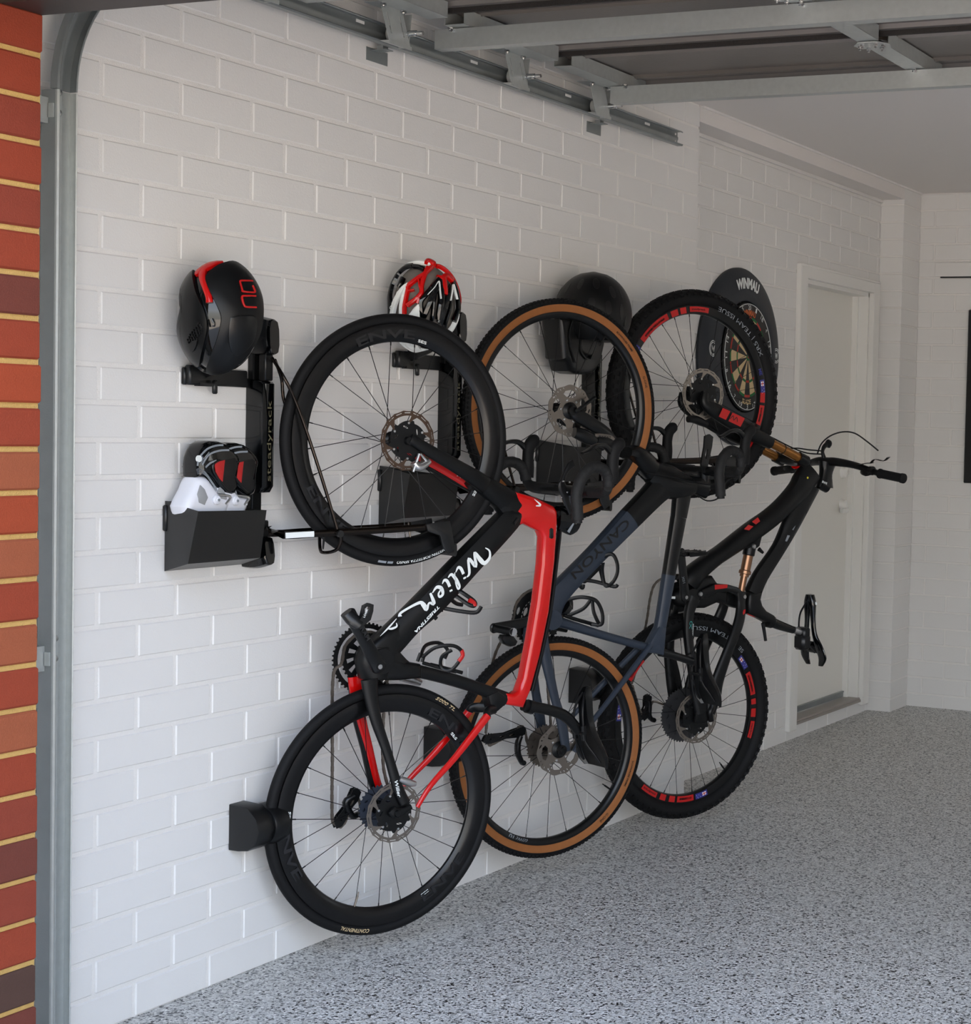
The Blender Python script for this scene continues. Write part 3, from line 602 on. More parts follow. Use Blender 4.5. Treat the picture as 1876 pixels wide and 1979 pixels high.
def saddle(bk, nose, rear, up_, w_rear=.070, w_nose=.020, cut=False, gloss=False, rails=True, post=None):
    """nose/rear uv points of the top line, up_ = unit uv vector the top faces"""
    n = 12; rows = []; d = (rear[0]-nose[0], rear[1]-nose[1]); L = hypot(*d)
    ws = [.45, .9, 1.0, 1.02, 1.05, 1.15, 1.4, 1.9, 2.6, 3.2, 3.5, 3.3, 2.7]
    m = MB(); R_ = []
    for i in range(n+1):
        t = i/n; cx, cv_ = nose[0]+d[0]*t, nose[1]+d[1]*t; hw = min(ws[i]*w_nose, w_rear); dip = -.010*sin(pi*t)+.006*t; dr = .030-.012*t if t < .95 else .012
        if i == 0: dr = .018
        ring = []
        for s_, h in ((-1, -1), (-1.0, -.45), (-.86, -.08), (-.5, .03), (0, 0 if not cut else -.10), (.5, .03), (.86, -.08), (1.0, -.45), (1, -1), (.9, -1), (.8, -.35), (.4, -.22), (0, -.26), (-.4, -.22), (-.8, -.35), (-.9, -1)):
            hh = dip+h*dr; ring.append((cx+up_[0]*hh, cv_+up_[1]*hh, s_*hw))
        R_.append(ring)
    m.rings(R_, 0, True); s = B(m, 'saddle', M['gloss'] if gloss else M['satin'], bk)
    if cut:
        g = MB(); 
        g.sweep([(nose[0]+d[0]*t+up_[0]*.0005, nose[1]+d[1]*t+up_[1]*.0005, 0) for t in (.28, .5, .72)], [(.0015, .004), (.0015, .008), (.0015, .006)], N=(0, 0, 1)); 
    for sg in (1, -1):
        P = []
        for t, o_, z in ((.06, -.022, .004), (.22, -.045, .018), (.40, -.052, .022), (.62, -.050, .022), (.80, -.030, .034), (.92, -.016, .040)):
            P.append((nose[0]+d[0]*t+up_[0]*o_, nose[1]+d[1]*t+up_[1]*o_, sg*z))
        B(MB().tube(P, .0036, 8, sub=4), 'saddle_rail', M['alloy'] if not gloss else M['satin'], s)
    t = .52; c = (nose[0]+d[0]*t-up_[0]*.052, nose[1]+d[1]*t-up_[1]*.052)
    dn = (d[0]/L, d[1]/L); k = MB()
    for s_ in (1, -1): k.sweep([(c[0]-dn[0]*.022, c[1]-dn[1]*.022, s_*.022), (c[0]+dn[0]*.022, c[1]+dn[1]*.022, s_*.022)], [(.008, .006)]*2, sub=1)
    k.tube([(c[0]-up_[0]*.004, c[1]-up_[1]*.004, -.03), (c[0]-up_[0]*.004, c[1]-up_[1]*.004, .03)], .006, 8); B(k, 'rail_clamp', M['alloy'], s)
    return s, c
def crank(bk, bb, end, w, mt, hw=(.017, .013), print_=None, name='crank_arm', hollow=False):
    m = MB(); d = Vector((end[0]-bb[0], end[1]-bb[1])); L = d.length; d.normalize(); s = 1 if w > 0 else -1
    m.sweep([(bb[0]-d.x*.014, bb[1]-d.y*.014, w), (bb[0]-d.x*.006, bb[1]-d.y*.006, w), (bb[0]+d.x*.02, bb[1]+d.y*.02, w), (bb[0]+d.x*L*.5, bb[1]+d.y*L*.5, w+s*.006), (end[0]-d.x*.01, end[1]-d.y*.01, w+s*.009), (end[0]+d.x*.006, end[1]+d.y*.006, w+s*.009), (end[0]+d.x*.013, end[1]+d.y*.013, w+s*.009)],
            [(hw[0]*.55, .006), (hw[0], .009), (hw[0]*1.02, .009), (hw[0]*.86, .008), (hw[1], .0065), (hw[1], .0065), (hw[1]*.55, .005)], ex=3.2)
    a = B(m, name, mt, bk)
    B(MB().lathe([(.0065, .0), (.0105, 0), (.0105, .0012), (.0065, .0012)], (bb[0], bb[1], w+s*.0088), (0, 0, s), 20).lathe([(0, 0), (.008, 0), (.008, .0006), (0, .0006)], (bb[0], bb[1], w+s*.0088), (0, 0, s), 16, mi=1, closed=False), 'axle_bolt', [M['alloy'], M['silver']], a)
    return a
def pulley_wheel(m, c, r, z, mi=0): sprocket(m, c, r, z, 12, .003, [ringpts(c, .004, 10)]+[oval((c[0]+r*.55*cos(a), c[1]+r*.55*sin(a)), r*.16, r*.11, a) for a in [2*pi*k/6 for k in range(6)]], mi)
def derailleur(bk, hang, up_p, lo_p, z, body_pts, mt=None, big=False, cage_print=None):
    mt = mt or M['satin']; m = MB()
    m.sweep([(p[0], p[1], z-.006+.004*i) for i, p in enumerate(body_pts)], [(.008, .008)]+[(.009, .010)]*(len(body_pts)-2)+[(.008, .008)], sub=4)
    m.lathe([(0, .009), (.008, .008), (.009, 0), (.008, -.008), (0, -.008)], (hang[0], hang[1], z), (0, 0, 1), 16, closed=False)
    o = B(m, 'rear_derailleur', mt, bk)
    d = Vector((lo_p[0]-up_p[0], lo_p[1]-up_p[1])); L = d.length; d.normalize(); t = Vector((-d.y, d.x))
    for s_ in (.0075, -.0075):
        def q(a, b): return (up_p[0]+d.x*a+t.x*b, up_p[1]+d.y*a+t.y*b)
        out = [q(-.016, -.004), q(-.012, .012), q(.012, .017), q(L*.5, .011), q(L-.01, .014), q(L+.010, .013), q(L+.022, .002), q(L+.012, -.012), q(L-.008, -.013), q(L*.5, -.007), q(.01, -.012), q(-.008, -.014)]
        h = [oval(q(L*.30, .004), .011, .0035, atan2(d.y, d.x)), oval(q(L*.62, .002), .010, .0032, atan2(d.y, d.x)), oval(q(L-.002, 0), .004, .004, 0, 8)]
        B(MB().holed(out, h, z+s_-.0008, z+s_+.0008), 'cage_plate', mt, o)
    for p_ in (up_p, lo_p): pm = MB(); pulley_wheel(pm, p_, .0155 if not big else .019, z); B(pm, 'jockey_wheel', M['plast'], o)
    return o
def curve_drop(bk, clamp, fw_, upv, hw, side, reach=.078, drop=.125, flare=.012, tape=True, hood=True, rake=0, lever='long'):
    """one half of a drop bar; fw_/upv = unit uv vectors for forward and up of the bicycle"""
    def P(f, h, w): return (clamp[0]+fw_[0]*f+upv[0]*h, clamp[1]+fw_[1]*f+upv[1]*h, side*w)
    top = [P(0, 0, .0), P(0, 0, .05), P(.002, .0, hw-.06), P(.006, .0, hw-.022), P(.022, -.002, hw-.004)]
    crv = [P(.022, -.002, hw-.004), P(.055, -.006, hw), P(reach, -.030, hw+flare*.2), P(reach+.004, -.065, hw+flare*.5), P(reach-.018, -.100, hw+flare*.8), P(reach-.060, -drop, hw+flare), P(reach-.105, -drop-.004, hw+flare*1.2), P(reach-.135, -drop-.006, hw+flare*1.3)]
    return top, crv, P
def drop_bar(bk, clamp, fw_, upv, hw, r=.0158, **k):
    hb = MB(); hb.tube([(clamp[0], clamp[1], -hw*.55), (clamp[0], clamp[1], hw*.55)], r, 12); h = B(hb, 'handlebar', M['matte'], bk)
    for s in (1, -1):
        top, crv, P = curve_drop(bk, clamp, fw_, upv, hw, s, **k)
        tb = MB(); tb.sweep([p for p in top[1:]], [(.014, .018), (.0155, .0175), (.0155, .0165), (.016, .016)], N=(fw_[0], fw_[1], 0), n=12, ex=2.2); tp = B(tb, 'bar_tape', M['tape'], h)
        q = cr(crv, 8); tb = MB(); tb.tube(q, [.0162+.0007*((i//2) % 2) for i in range(len(q))], 12); tb.tube([q[-1], tuple(Vector(q[-1])+(Vector(q[-1])-Vector(q[-3])).normalized()*.008)], .0125, 12, 0); B(tb, 'bar_tape', M['tape'], h)
        # hood and lever
        hd = MB(); hd.sweep([P(.030, .006, hw), P(.060, .012, hw+.001), P(.095, .016, hw+.002), P(.125, .026, hw+.003), P(.140, .046, hw+.003), P(.146, .056, hw+.003)], [(.020, .015), (.019, .016), (.017, .0155), (.019, .016), (.018, .015), (.009, .008)], n=12, ex=2.3)
        hood = B(hd, 'lever_hood', M['rubber'], h)
        lv = MB(); lv.sweep([P(.118, .010, hw+.004), P(.138, -.012, hw+.006), P(.142, -.045, hw+.010), P(.132, -.078, hw+.014), P(.128, -.100, hw+.018)], [(.010, .008), (.008, .008), (.006, .009), (.005, .010), (.003, .008)], n=10)
        B(lv, 'brake_lever', M['satin'], hood)
    return h
# ================= bike 1: black and red road bike =================
b1 = bike('road_bicycle', 'black road bicycle with red head tube and top tube and deep black rims, leftmost bike', .1901, .7972, 21.92)
H1F, H1R = (.0285, 1.3846), (0, .3886)
w = wheel(b1, H1F, .339, .029, .263, .312, 24, .112, ph=.1, vph=-1.42)
rotor(w, H1F, .080, .046, 'slot', .2)
DK = M['dim']
text('ENVE', arc(H1F, .275, radians(118), .0128, -1), .024, w, DK, uvw, bold=.02, width=.17)
text('ENVE', arc(H1F, .299, radians(205), .0128, 1, -1), .024, w, DK, uvw, bold=.02, width=.17)
text('SES', arc(H1F, .270, radians(80), .0110, -1), .008, w, M['white'], uvw, bold=.02, width=.026)
text('SES', arc(H1F, .270, radians(-28), .0110, -1), .008, w, M['white'], uvw, bold=.02, width=.026)
text('DESTEIN FORTEZZA SENSO', arc(H1F, .3245, radians(-64), .0137, -1, 1), .0075, w, M['white'], uvw, shear=.3, bold=.01, width=.155)
bar_ = MB(); fA = arc(H1F, .3245, radians(-93.2), .0137, -1, 1)
for x0, x1 in ((0, .016), (.020, .044)): bar_.add([fA(x, y, .0006) for x, y in ((x0, 0), (x1, 0), (x1+.002, .007), (x0+.002, .007))], [(0, 1, 2, 3)], 0, False)
link('print_band', bar_.mesh('print_band', M['grey'], uvw, fix=False), w)
w = wheel(b1, H1R, .339, .029, .263, .312, 24, .130, ph=.22, vph=radians(-108))
rotor(w, H1R, .080, .054, 'slot', .5, 'steel')
text('ENVE', arc(H1R, .275, radians(63), .0128, -1), .024, w, DK, uvw, bold=.02, width=.17)
text('ENVE', arc(H1R, .299, radians(178), .0128, 1, -1), .024, w, DK, uvw, bold=.02, width=.17)
text('ENVE', arc(H1R, .299, radians(-66), .0128, 1, -1), .024, w, DK, uvw, bold=.02, width=.17)
text('SES', arc(H1R, .270, radians(43), .0110, -1), .008, w, M['white'], uvw, bold=.02, width=.026)
text('SES', arc(H1R, .282, radians(-66), .0115, 1, -1), .008, w, M['white'], uvw, bold=.02, width=.026)
text('SES', arc(H1R, .282, radians(173), .0115, 1, -1), .008, w, M['white'], uvw, bold=.02, width=.026)
text('CONTINENTAL', arc(H1R, .3195, radians(-98), .0139, -1, 1), .010, w, M['cream'], uvw, shear=.3, bold=.01, width=.085)
text('5000 TL', arc(H1R, .3215, radians(63), .0137, -1, 1), .009, w, M['cream'], uvw, shear=.3, bold=.02, width=.072)
cassette(w, H1R, [.062, .057, .052, .047, .042, .038, .034, .030, .026, .023], -.022, .0038, [mat('blue_grey_sprocket', (56, 62, 74), .38, metal=.3), M['alloy']])
# frame
fm = MB()
RED = [(0.3948,1.2449),(0.4649,1.2270),(0.5272,1.2018),(0.5388,1.1866),(0.5407,1.1513),(0.5347,1.0454),(0.5181,0.8958),(0.4893,0.7696),(0.4590,0.6708),(0.4346,0.6230),(0.3689,0.6390),(0.3718,0.6731),(0.4001,0.6661),(0.4164,0.6725),(0.4311,0.7084),(0.4536,0.8162),(0.4730,0.9248),(0.4862,1.0339),(0.4896,1.1128),(0.4803,1.1306),(0.4251,1.1536),(0.4123,1.1482),(0.3787,1.1192),(0.3861,1.1760)]
fm.plate(RED, -.021, .021, .012, 1, seg=3)
EDGE = [(0.5363,1.1861),(0.5535,1.1859),(0.5522,1.1482),(0.5614,1.1481),(0.5430,1.0444),(0.5537,1.0440),(0.5220,0.8947),(0.5348,0.8939),(0.4921,0.7683),(0.5059,0.7672),(0.4629,0.6692),(0.4777,0.6634)]
fm.duo(EDGE, 0, [.013, .014, .012, .012, .012, .012], 0, ex=3)
DT = [(0.3743,1.2080),(0.4264,1.1748),(0.3520,1.1889),(0.4055,1.1396),(0.2325,1.0859),(0.2877,1.0313),(0.1082,0.9772),(0.1691,0.9213),(0.0414,0.9203),(0.0958,0.8673),(-0.0193,0.8708),(0.0432,0.8171),(-0.0613,0.8350),(-0.0063,0.7736)]
fm.duo(DT, 0, [.020, .028, .033, .033, .032, .031, .030], 0, ex=3)
fm.plate([(-0.0251,0.8658),(0.0280,0.8985),(0.0475,0.8353),(0.0258,0.8142),(0.0229,0.7992),(0.0414,0.7895),(0.0951,0.7770),(0.0958,0.7382),(0.0309,0.7376),(-0.0419,0.7439),(-0.0740,0.7913),(-0.0658,0.8353)], -.031, .031, .016, 0, seg=3)
HT = [(0.3487,1.2233),(0.2990,1.2059),(0.4016,1.2436),(0.3454,1.1890),(0.4042,1.2436),(0.3942,1.1190)]
fm.duo([(0.3554,1.2619),(0.3112,1.2152),(0.4016,1.2436),(0.3419,1.1869),(0.4054,1.2358),(0.3962,1.1450)], 0, [.024, .024, .022], 0, ex=2.6)
ST = [(0.0154,0.8356),(-0.0195,0.7501),(0.0670,0.7850),(0.0493,0.7393),(0.1164,0.7686),(0.1058,0.7340),(0.2225,0.7354),(0.2135,0.7013),(0.3147,0.7000),(0.3003,0.6690),(0.3811,0.6732),(0.3769,0.6300)]
fm.duo(ST, 0, [.032, .024, .018, .016, .018, .020], 0, ex=3)
BBC = [(-0.0338,0.7963)][0]
fm.tube([(BBC[0], BBC[1], -.043), (BBC[0], BBC[1], .043)], .034, 28, 0)
fm.duo([(-0.0746,0.8319),(0.0108,0.8339),(-0.0874,0.7964),(0.0208,0.7879),(-0.0733,0.7507),(0.0033,0.7441)], 0, .036, 0, ex=2.5)
def zs(L, ws): return [(p[0], p[1], w_) for p, w_ in zip(L, ws)]
def pair_mid(L): return [((a[0]+b[0])/2, (a[1]+b[1])/2) for a, b in zip(L[0::2], L[1::2])]
def pair_hw(L): return [hypot(a[0]-b[0], a[1]-b[1])/2 for a, b in zip(L[0::2], L[1::2])]
CS = [(-0.0912,0.7529),(-0.0426,0.7486),(-0.0832,0.7082),(-0.0428,0.7044),(-0.0651,0.6404),(-0.0334,0.6370),(-0.0318,0.5480),(-0.0057,0.5494),(-0.0071,0.4557),(0.0217,0.4609),(0.0125,0.4150),(0.0426,0.4108)]
cm, ch = pair_mid(CS), pair_hw(CS)
fm.sweep(zs(cm, [.034, .036, .042, .050, .058, .062]), list(zip(ch, [.010, .010, .009, .008, .008, .008])), mi=0)
fm.sweep(zs(cm, [-.034, -.036, -.042, -.050, -.058, -.062]), list(zip(ch, [.009, .009, .008, .007, .007, .007])), mi=1)
fm.sweep(zs([(p[0]-.012, p[1]) for p in cm], [-.038, -.040, -.046, -.054, -.060, -.064]), [(.008, .009)]*6, mi=0)
SS = [(0.2944,0.6191),(0.1898,0.5148),(0.1131,0.4489),(0.0682,0.3937)]
sw_ = [.046, .050, .054, .058]
fm.sweep(zs(SS, sw_), [(.0115, .009), (.009, .007), (.0075, .006), (.006, .005)], mi=1)
fm.sweep(zs(SS, [-x for x in sw_]), [(.0115, .009), (.009, .007), (.0075, .006), (.006, .005)], mi=1)
SC = [(0.3122,0.6699),(0.3449,0.6801),(0.3759,0.6592),(0.3708,0.6383),(0.3462,0.6218),(0.3240,0.6311)]
fm.plate(SC, -.020, .022, .006, 0)
for s in (1, -1): fm.sweep([(SC[4][0]-.004, SC[4][1]+.006, s*.012), (SS[0][0]+.008, SS[0][1]+.010, s*.036), (SS[0][0]-.002, SS[0][1]-.004, s*.046)], [(.013, .010), (.014, .009), (.011, .008)], mi=0)
DO = (H1R[0]+.012, H1R[1]+.004)
for s in (1, -1): fm.sweep([(H1R[0]-.014, H1R[1]+.012, s*.066), (H1R[0], H1R[1], s*.067), (H1R[0]+.030, H1R[1]+.006, s*.066), (H1R[0]+.045, H1R[1]+.012, s*.066)], [(.012, .004), (.014, .005), (.009, .005), (.008, .004)], mi=0)
f1 = B(fm, 'frame', [M['matte'], M['red']], b1)
B(MB().lathe([(0, .006), (.008, .006), (.010, 0), (0, 0)], (H1R[0], H1R[1], .071), (0, 0, 1), 16, closed=False), 'axle_bolt', M['satin'], f1)
# fork
fk = MB()
L = [(0.0381,1.4036),(0.0278,1.3767),(0.0556,1.3947),(0.0387,1.3711),(0.1064,1.3706),(0.0916,1.3399),(0.1968,1.3308),(0.1794,1.2954),(0.2781,1.2945),(0.2487,1.2568),(0.3042,1.2795),(0.2722,1.2447)]
m_, h_ = pair_mid(L), pair_hw(L); wz = [.052, .052, .050, .044, .034, .026]
for s in (1, -1): fk.sweep(zs(m_, [s*x for x in wz]), list(zip(h_, [.007, .008, .009, .010, .012, .012])), mi=0 if s > 0 else 1)
for s in (-1,): fk.sweep(zs([(p[0]-.012, p[1]-.016) for p in m_[1:]], [s*(x+.004) for x in wz[1:]]), [(.006, .010)]*5, mi=0)
L = [(0.2772,1.2962),(0.2434,1.2666),(0.3021,1.2899),(0.2660,1.2433),(0.4017,1.2423),(0.3469,1.1890)]
fk.duo(L, 0, [.034, .036, .024], 0)
fk1 = B(fk, 'fork', [M['matte'], M['redm']], b1)
fT = [(0.2269,1.2872),(0.2950,1.2568)]
text('Wilier', flat((fT[0][0], fT[0][1], -.026), (fT[1][0]-fT[0][0], fT[1][1]-fT[0][1], 0), (0, 0, 1)), .010, fk1, M['white'], uvw, shear=.45, bold=.005, width=.062)
# brake calipers
def caliper(bk, pts, w_, m_, hw=.011, th=.014, name='brake_caliper'):
    k = MB(); k.sweep(zs(pts, [w_]*len(pts)), [(hw*.8, th*.8)]+[(hw, th)]*(len(pts)-2)+[(hw*.7, th*.7)]); c = B(k, name, m_, bk); return c
caliper(b1, [(0.0460,1.3270),(0.0549,1.3155),(0.0701,1.3175),(0.0918,1.3312)], .05, M['silver'])
caliper(b1, [(0.0111,0.4790),(0.0295,0.4706),(0.0464,0.4624),(0.0616,0.4589)], .055, M['silver'], .010)
for a_, b__ in (([(0.0391,1.3022),(0.0577,1.3503)], .004), ([(0.0599,1.3503),(0.0888,1.3236)], .003), ([(0.0183,0.4639),(0.0256,0.4301)], .004)):
    B(MB().tube(zs(a_, [.058, .056]), b__, 8), 'adapter', M['silver'], b1)
q = [(-0.0039,0.4759),(0.0104,0.4203)]
text('Wilier', flat((q[0][0]-.004, q[0][1], .0675), (q[1][0]-q[0][0], q[1][1]-q[0][1], 0), (0, 0, 1)), .010, f1, M['white'], uvw, shear=.3, bold=.02, width=.048)
# crankset
cr1 = [(-0.0630,0.7893),(-0.1523,0.9335)]
chr_ = MB(); CC = BBC; zc = -.044
hs = [ringpts(CC, .022, 20)]+[[(CC[0]+rr*cos(a+da), CC[1]+rr*sin(a+da)) for rr, da in ((.036, -.14), (.036, .10), (.056, .20), (.058, -.02))] for a in [2*pi*k/12 for k in range(12)]]
sprocket(chr_, CC, .096, zc-.006, 48, .003, [ringpts(CC, .080, 40)]); B(chr_, 'chainring', M['alloy'], b1)
chr_ = MB(); sprocket(chr_, CC, .072, zc, 34, .003, hs); B(chr_, 'chainring', M['matte'], b1)
ca = crank(b1, cr1[0], cr1[1], .072, M['satin'], (.020, .0175))
d = Vector((cr1[1][0]-cr1[0][0], cr1[1][1]-cr1[0][1])).normalized()
text('SRAM', flat((cr1[1][0]-d.x*.035-d.y*.010*0, cr1[1][1]-d.y*.035, .0895), (-d.x, -d.y, 0), (0, 0, 1)), .012, ca, M['dim'], uvw, bold=.02, width=.05)
far = (2*BBC[0]-cr1[1][0]-.0, 2*BBC[1]-cr1[1][1]); crank(b1, BBC, far, -.066, M['satin'])
PD = [(-0.1528,0.9065),(-0.1363,0.9325),(-0.1304,0.9573),(-0.1156,0.9633),(-0.1037,0.9588),(-0.1045,0.9423),(-0.1116,0.9194),(-0.1253,0.9095),(-0.1379,0.8997),(-0.1485,0.8984)]
ph_ = [(-0.1292,0.9495),(-0.1229,0.9546),(-0.1128,0.9540),(-0.1152,0.9409),(-0.1235,0.9298),(-0.1279,0.9339)]
pm = MB().holed(PD, [ph_], .100, .114); pm.tube([(cr1[1][0], cr1[1][1], .078), (PD[0][0], PD[0][1], .104)], .007, 10); pm.sweep(zs([(-0.1674,0.9396),(-0.1545,0.9215),(-0.1416,0.9072)], [.088, .098, .106]), [(.016, .012), (.018, .014), (.014, .012)])
pd_ = B(pm, 'pedal', M['plast'], b1)
tq = [(-0.1297,0.9262),(-0.1180,0.9516)]
text('LOOK', flat((tq[0][0], tq[0][1], .1145), (tq[1][0]-tq[0][0], tq[1][1]-tq[0][1], 0), (0, 0, 1)), .006, pd_, M['white'], uvw, bold=.02, width=.024)
# derailleurs and chain
up_, lo_ = [(-0.0599,0.4307),(-0.1042,0.3638)]
hg = [(-0.0426,0.3712)][0]
derailleur(b1, hg, up_, lo_, -.048, [hg] + [(-0.0654,0.3716),(-0.0856,0.4103),(-0.0631,0.4252)], M['satin'])
lh = [(-0.1226,0.3605),(-0.1250,0.3802),(-0.1262,0.4397),(-0.1263,0.4842),(-0.1263,0.5287)] + [(-0.1282,0.7539)] ; lt_ = [(CC[0]+.072*cos(a), CC[1]+.072*sin(a)) for a in (radians(190), radians(150), radians(110), radians(70), radians(30), radians(-5))]
rt_ = [(0.0200,0.6526),(0.0190,0.5078)]
cs_ = [(H1R[0]+.048*cos(a), H1R[1]+.048*sin(a), -.036) for a in (radians(30), radians(-20), radians(-70), radians(-130))]
uq = [(up_[0]+.012, up_[1]-.016), (up_[0]-.014, up_[1]+.014), (up_[0]-.004, up_[1]-.018), (lo_[0]+.018, lo_[1]-.004), (lo_[0]+.004, lo_[1]-.019), (lo_[0]-.014, lo_[1]-.006)]
chainpath(b1, [(*p, -.046) for p in lh]+[(*p, -.044) for p in lt_]+[(*p, -.038) for p in rt_]+cs_+[(*p, -.046) for p in uq])
fd = MB(); fd.sweep(zs([(0.0159,0.7268),(0.0360,0.7413),(0.0793,0.7397)], [-.045]*3), [(.005, .008), (.008, .012), (.010, .014)]); fd.sweep(zs([(0.0749,0.7339),(0.1026,0.7274),(0.1307,0.7146)], [-.045]*3), [(.010, .014), (.014, .016), (.010, .014)]); B(fd, 'front_derailleur', M['silver'], b1)
# seatpost, saddle
SP = [(0.4488,0.6440),(0.4392,0.6120),(0.5447,0.6179),(0.5347,0.5877),(0.6048,0.5922),(0.5892,0.5632),(0.6557,0.5380),(0.6312,0.5226)]
m_, h_ = pair_mid(SP), pair_hw(SP); sp1 = MB(); sp1.sweep(zs(m_, [0]*4), list(zip(h_, [.014, .013, .013, .014]))); sp_ = B(sp1, 'seatpost', M['matte'], b1)
rg = [(0.4593,0.6430),(0.4576,0.6035),(0.4804,0.6375),(0.4708,0.5977)]; k = MB(); k.duo(rg, 0, .020, 0, sub=1); B(k, 'seat_clamp', M['alloy'], sp_)
N1, R1 = [(0.6795,0.6622),(0.7125,0.4169)]
dn = Vector((R1[0]-N1[0], R1[1]-N1[1])).normalized(); s1_, _c = saddle(b1, N1, R1, (-dn.y, dn.x) if -dn.y > 0 else (dn.y, -dn.x), cut=True)
# cockpit
CL = [(0.5841,1.2461)][0]; STR = [(0.6116,1.1509)][0]; HD0 = [(0.5420,1.1692)][0]
stm = MB(); stm.duo([(0.5456,1.2017),(0.5517,1.1280),(0.5705,1.2014),(0.5767,1.1249),(0.6016,1.1949),(0.6126,1.1131),(0.6259,1.1775),(0.6199,1.1190)], 0, [.021, .021, .021, .018], 0, ex=2.4, sub=2)
stm.sweep([(STR[0], STR[1], 0), ((STR[0]+CL[0])/2, (STR[1]+CL[1])/2, 0), (CL[0], CL[1], 0)], [(.021, .022), (.017, .020), (.020, .022)], ex=2.6)
st1 = B(stm, 'stem', M['gloss'], b1)
B(MB().duo([(0.5952,1.1561),(0.5997,1.1536),(0.5723,1.1275),(0.5812,1.1236)], .0195, .002, 0, sub=1), 'print_band', M['grey'], st1)
fw1, up1 = (-.12, .993), (.993, .12)
drop_bar(b1, CL, fw1, up1, .205)
mt_ = MB(); mt_.sweep(zs([(0.5786,1.1775),(0.5628,1.2235),(0.5472,1.2621),(0.5469,1.2765)], [.024]*4), [(.004, .003), (.012, .004), (.014, .005), (.006, .006)]); mt_.sweep(zs([(0.5470,1.2717),(0.5551,1.2957),(0.5721,1.3198),(0.5837,1.3270)], [.026]*4), [(.008, .008), (.006, .006), (.010, .007), (.011, .006)]); cm_ = B(mt_, 'computer_mount', M['alloy'], b1)
for q in [(0.5455,1.2741),(0.5608,1.2428),(0.5393,1.2285),(0.5675,1.2716)]: B(MB().lathe([(0, .003), (.003, .002), (.0035, 0)], (q[0], q[1], .032), (0, 0, 1), 8, closed=False), 'bolt', M['chrome'], cm_)
# bottle cages
def cage(bk, lines, widths, prt=None, prc=None, name='bottle_cage'):
    c = MB()
    for L_, w_ in lines: c.sweep(zs(L_, w_), [(widths, .003)]*len(L_), n=8, sub=5)
    o = B(c, name, M['matte'], bk)
    if prt: B(MB().sweep(prt[0], [(widths*1.12, .0036)]*len(prt[0]), n=8, sub=3), 'print_band', prc, o)
    return o
c_ = [(0.0950,0.7820),(0.1040,0.8042),(0.1134,0.8014),(0.1068,0.7811)]
hoop = [(0.1093,0.7926),(0.1371,0.8197),(0.1848,0.8225),(0.2142,0.8014),(0.2050,0.7768),(0.1813,0.7534),(0.1644,0.7632),(0.1614,0.7928),(0.1826,0.8100)]
cage(b1, [(hoop, [.005, .025, .038, .038, .036, .030, .012, .020, .034]), ([(0.1377,0.7702),(0.1761,0.7587),(0.2396,0.7386)], [.0]*3), ([(0.1139,0.7763),(0.1810,0.7541),(0.2004,0.7483)], [0, .01, .03]), (hoop[:5], [-.005, -.025, -.038, -.038, -.036]), ([(0.0973,0.7818),(0.1063,0.8041)], [.0, .0]), ([(0.1115,0.7786),(0.1182,0.8011)], [.0, .0])], .0052,
     (zs([(0.2102,0.8087),(0.2153,0.7935),(0.2035,0.7776)], [.0385, .0385, .0365]),), M['redm'])
cage(b1, [([(0.1890,0.9712),(0.2087,0.9534),(0.2383,0.9308),(0.2530,0.9321),(0.2453,0.9452),(0.2107,0.9702),(0.2032,0.9831)], [.004, .02, .036, .038, .038, .03, .0]), ([(0.1777,0.9229),(0.2165,0.9144),(0.2581,0.9099),(0.2726,0.9261)], [.0, .02, .034, .038]), ([(0.2539,0.9952),(0.2344,0.9940),(0.2152,0.9800)], [0, 0, 0]), ([(0.1730,0.9190),(0.1397,0.9146),(0.1543,0.8949)], [0, 0, 0]), ([(0.2010,0.9638),(0.2110,0.9464),(0.2357,0.9303),(0.2603,0.9247)], [-.004, -.02, -.03, -.036])], .0058,
     (zs([(0.2316,0.9465),(0.2489,0.9392),(0.2506,0.9285)], [.0385]*3),), M['redm'])
# down tube script
def stroke(m, pts, ws, f, z=.0008, n=5):
    q = cr([tuple(p)+(w_,) for p, w_ in zip(pts, ws)], n); vs = []
    for i, p in enumerate(q):
        a, b = q[max(i-1, 0)], q[min(i+1, len(q)-1)]; d = Vector((b[0]-a[0], b[1]-a[1])); d = d.normalized() if d.length > 0 else Vector((1, 0)); nrm = Vector((-d.y, d.x))*p[2]/2
        vs += [f(p[0]+nrm.x, p[1]+nrm.y, z), f(p[0]-nrm.x, p[1]-nrm.y, z)]
    m.add(vs, [(2*i, 2*i+1, 2*i+3, 2*i+2) for i in range(len(q)-1)], 0, False)
A0, A1 = [(0.2772,1.0688),(0.0629,0.9034)]
fD = flat((A0[0]-.006, A0[1]+.006, .0345), (A1[0]-A0[0], A1[1]-A0[1], 0), (0, 0, 1)); LD = hypot(A1[0]-A0[0], A1[1]-A0[1]); sx = LD/10
sm_ = MB()
def gl(pts, ws): stroke(sm_, [((x)*sx, (y-1.0)*sx*.72) for x, y in pts], [w_*sx for w_ in ws], fD)
gl([(-.7, .8), (-.9, 1.6), (-.5, 2.4), (.3, 2.5), (.5, 1.6), (.6, .2), (1.3, 1.9), (1.5, .3), (2.3, 2.0), (2.8, 2.2)], [.1, .2, .3, .42, .5, .25, .4, .3, .3, .1])
gl([(2.9, 1.5), (2.8, .6), (3.0, .2), (3.5, .5)], [.34, .34, .26, .08]); gl([(3.0, 1.95), (3.05, 2.2)], [.34, .34])
gl([(3.6, .4), (4.1, 1.6), (4.3, 2.6), (4.0, 2.5), (3.9, 1.4), (4.0, .3), (4.5, .3)], [.08, .16, .2, .25, .38, .3, .1])
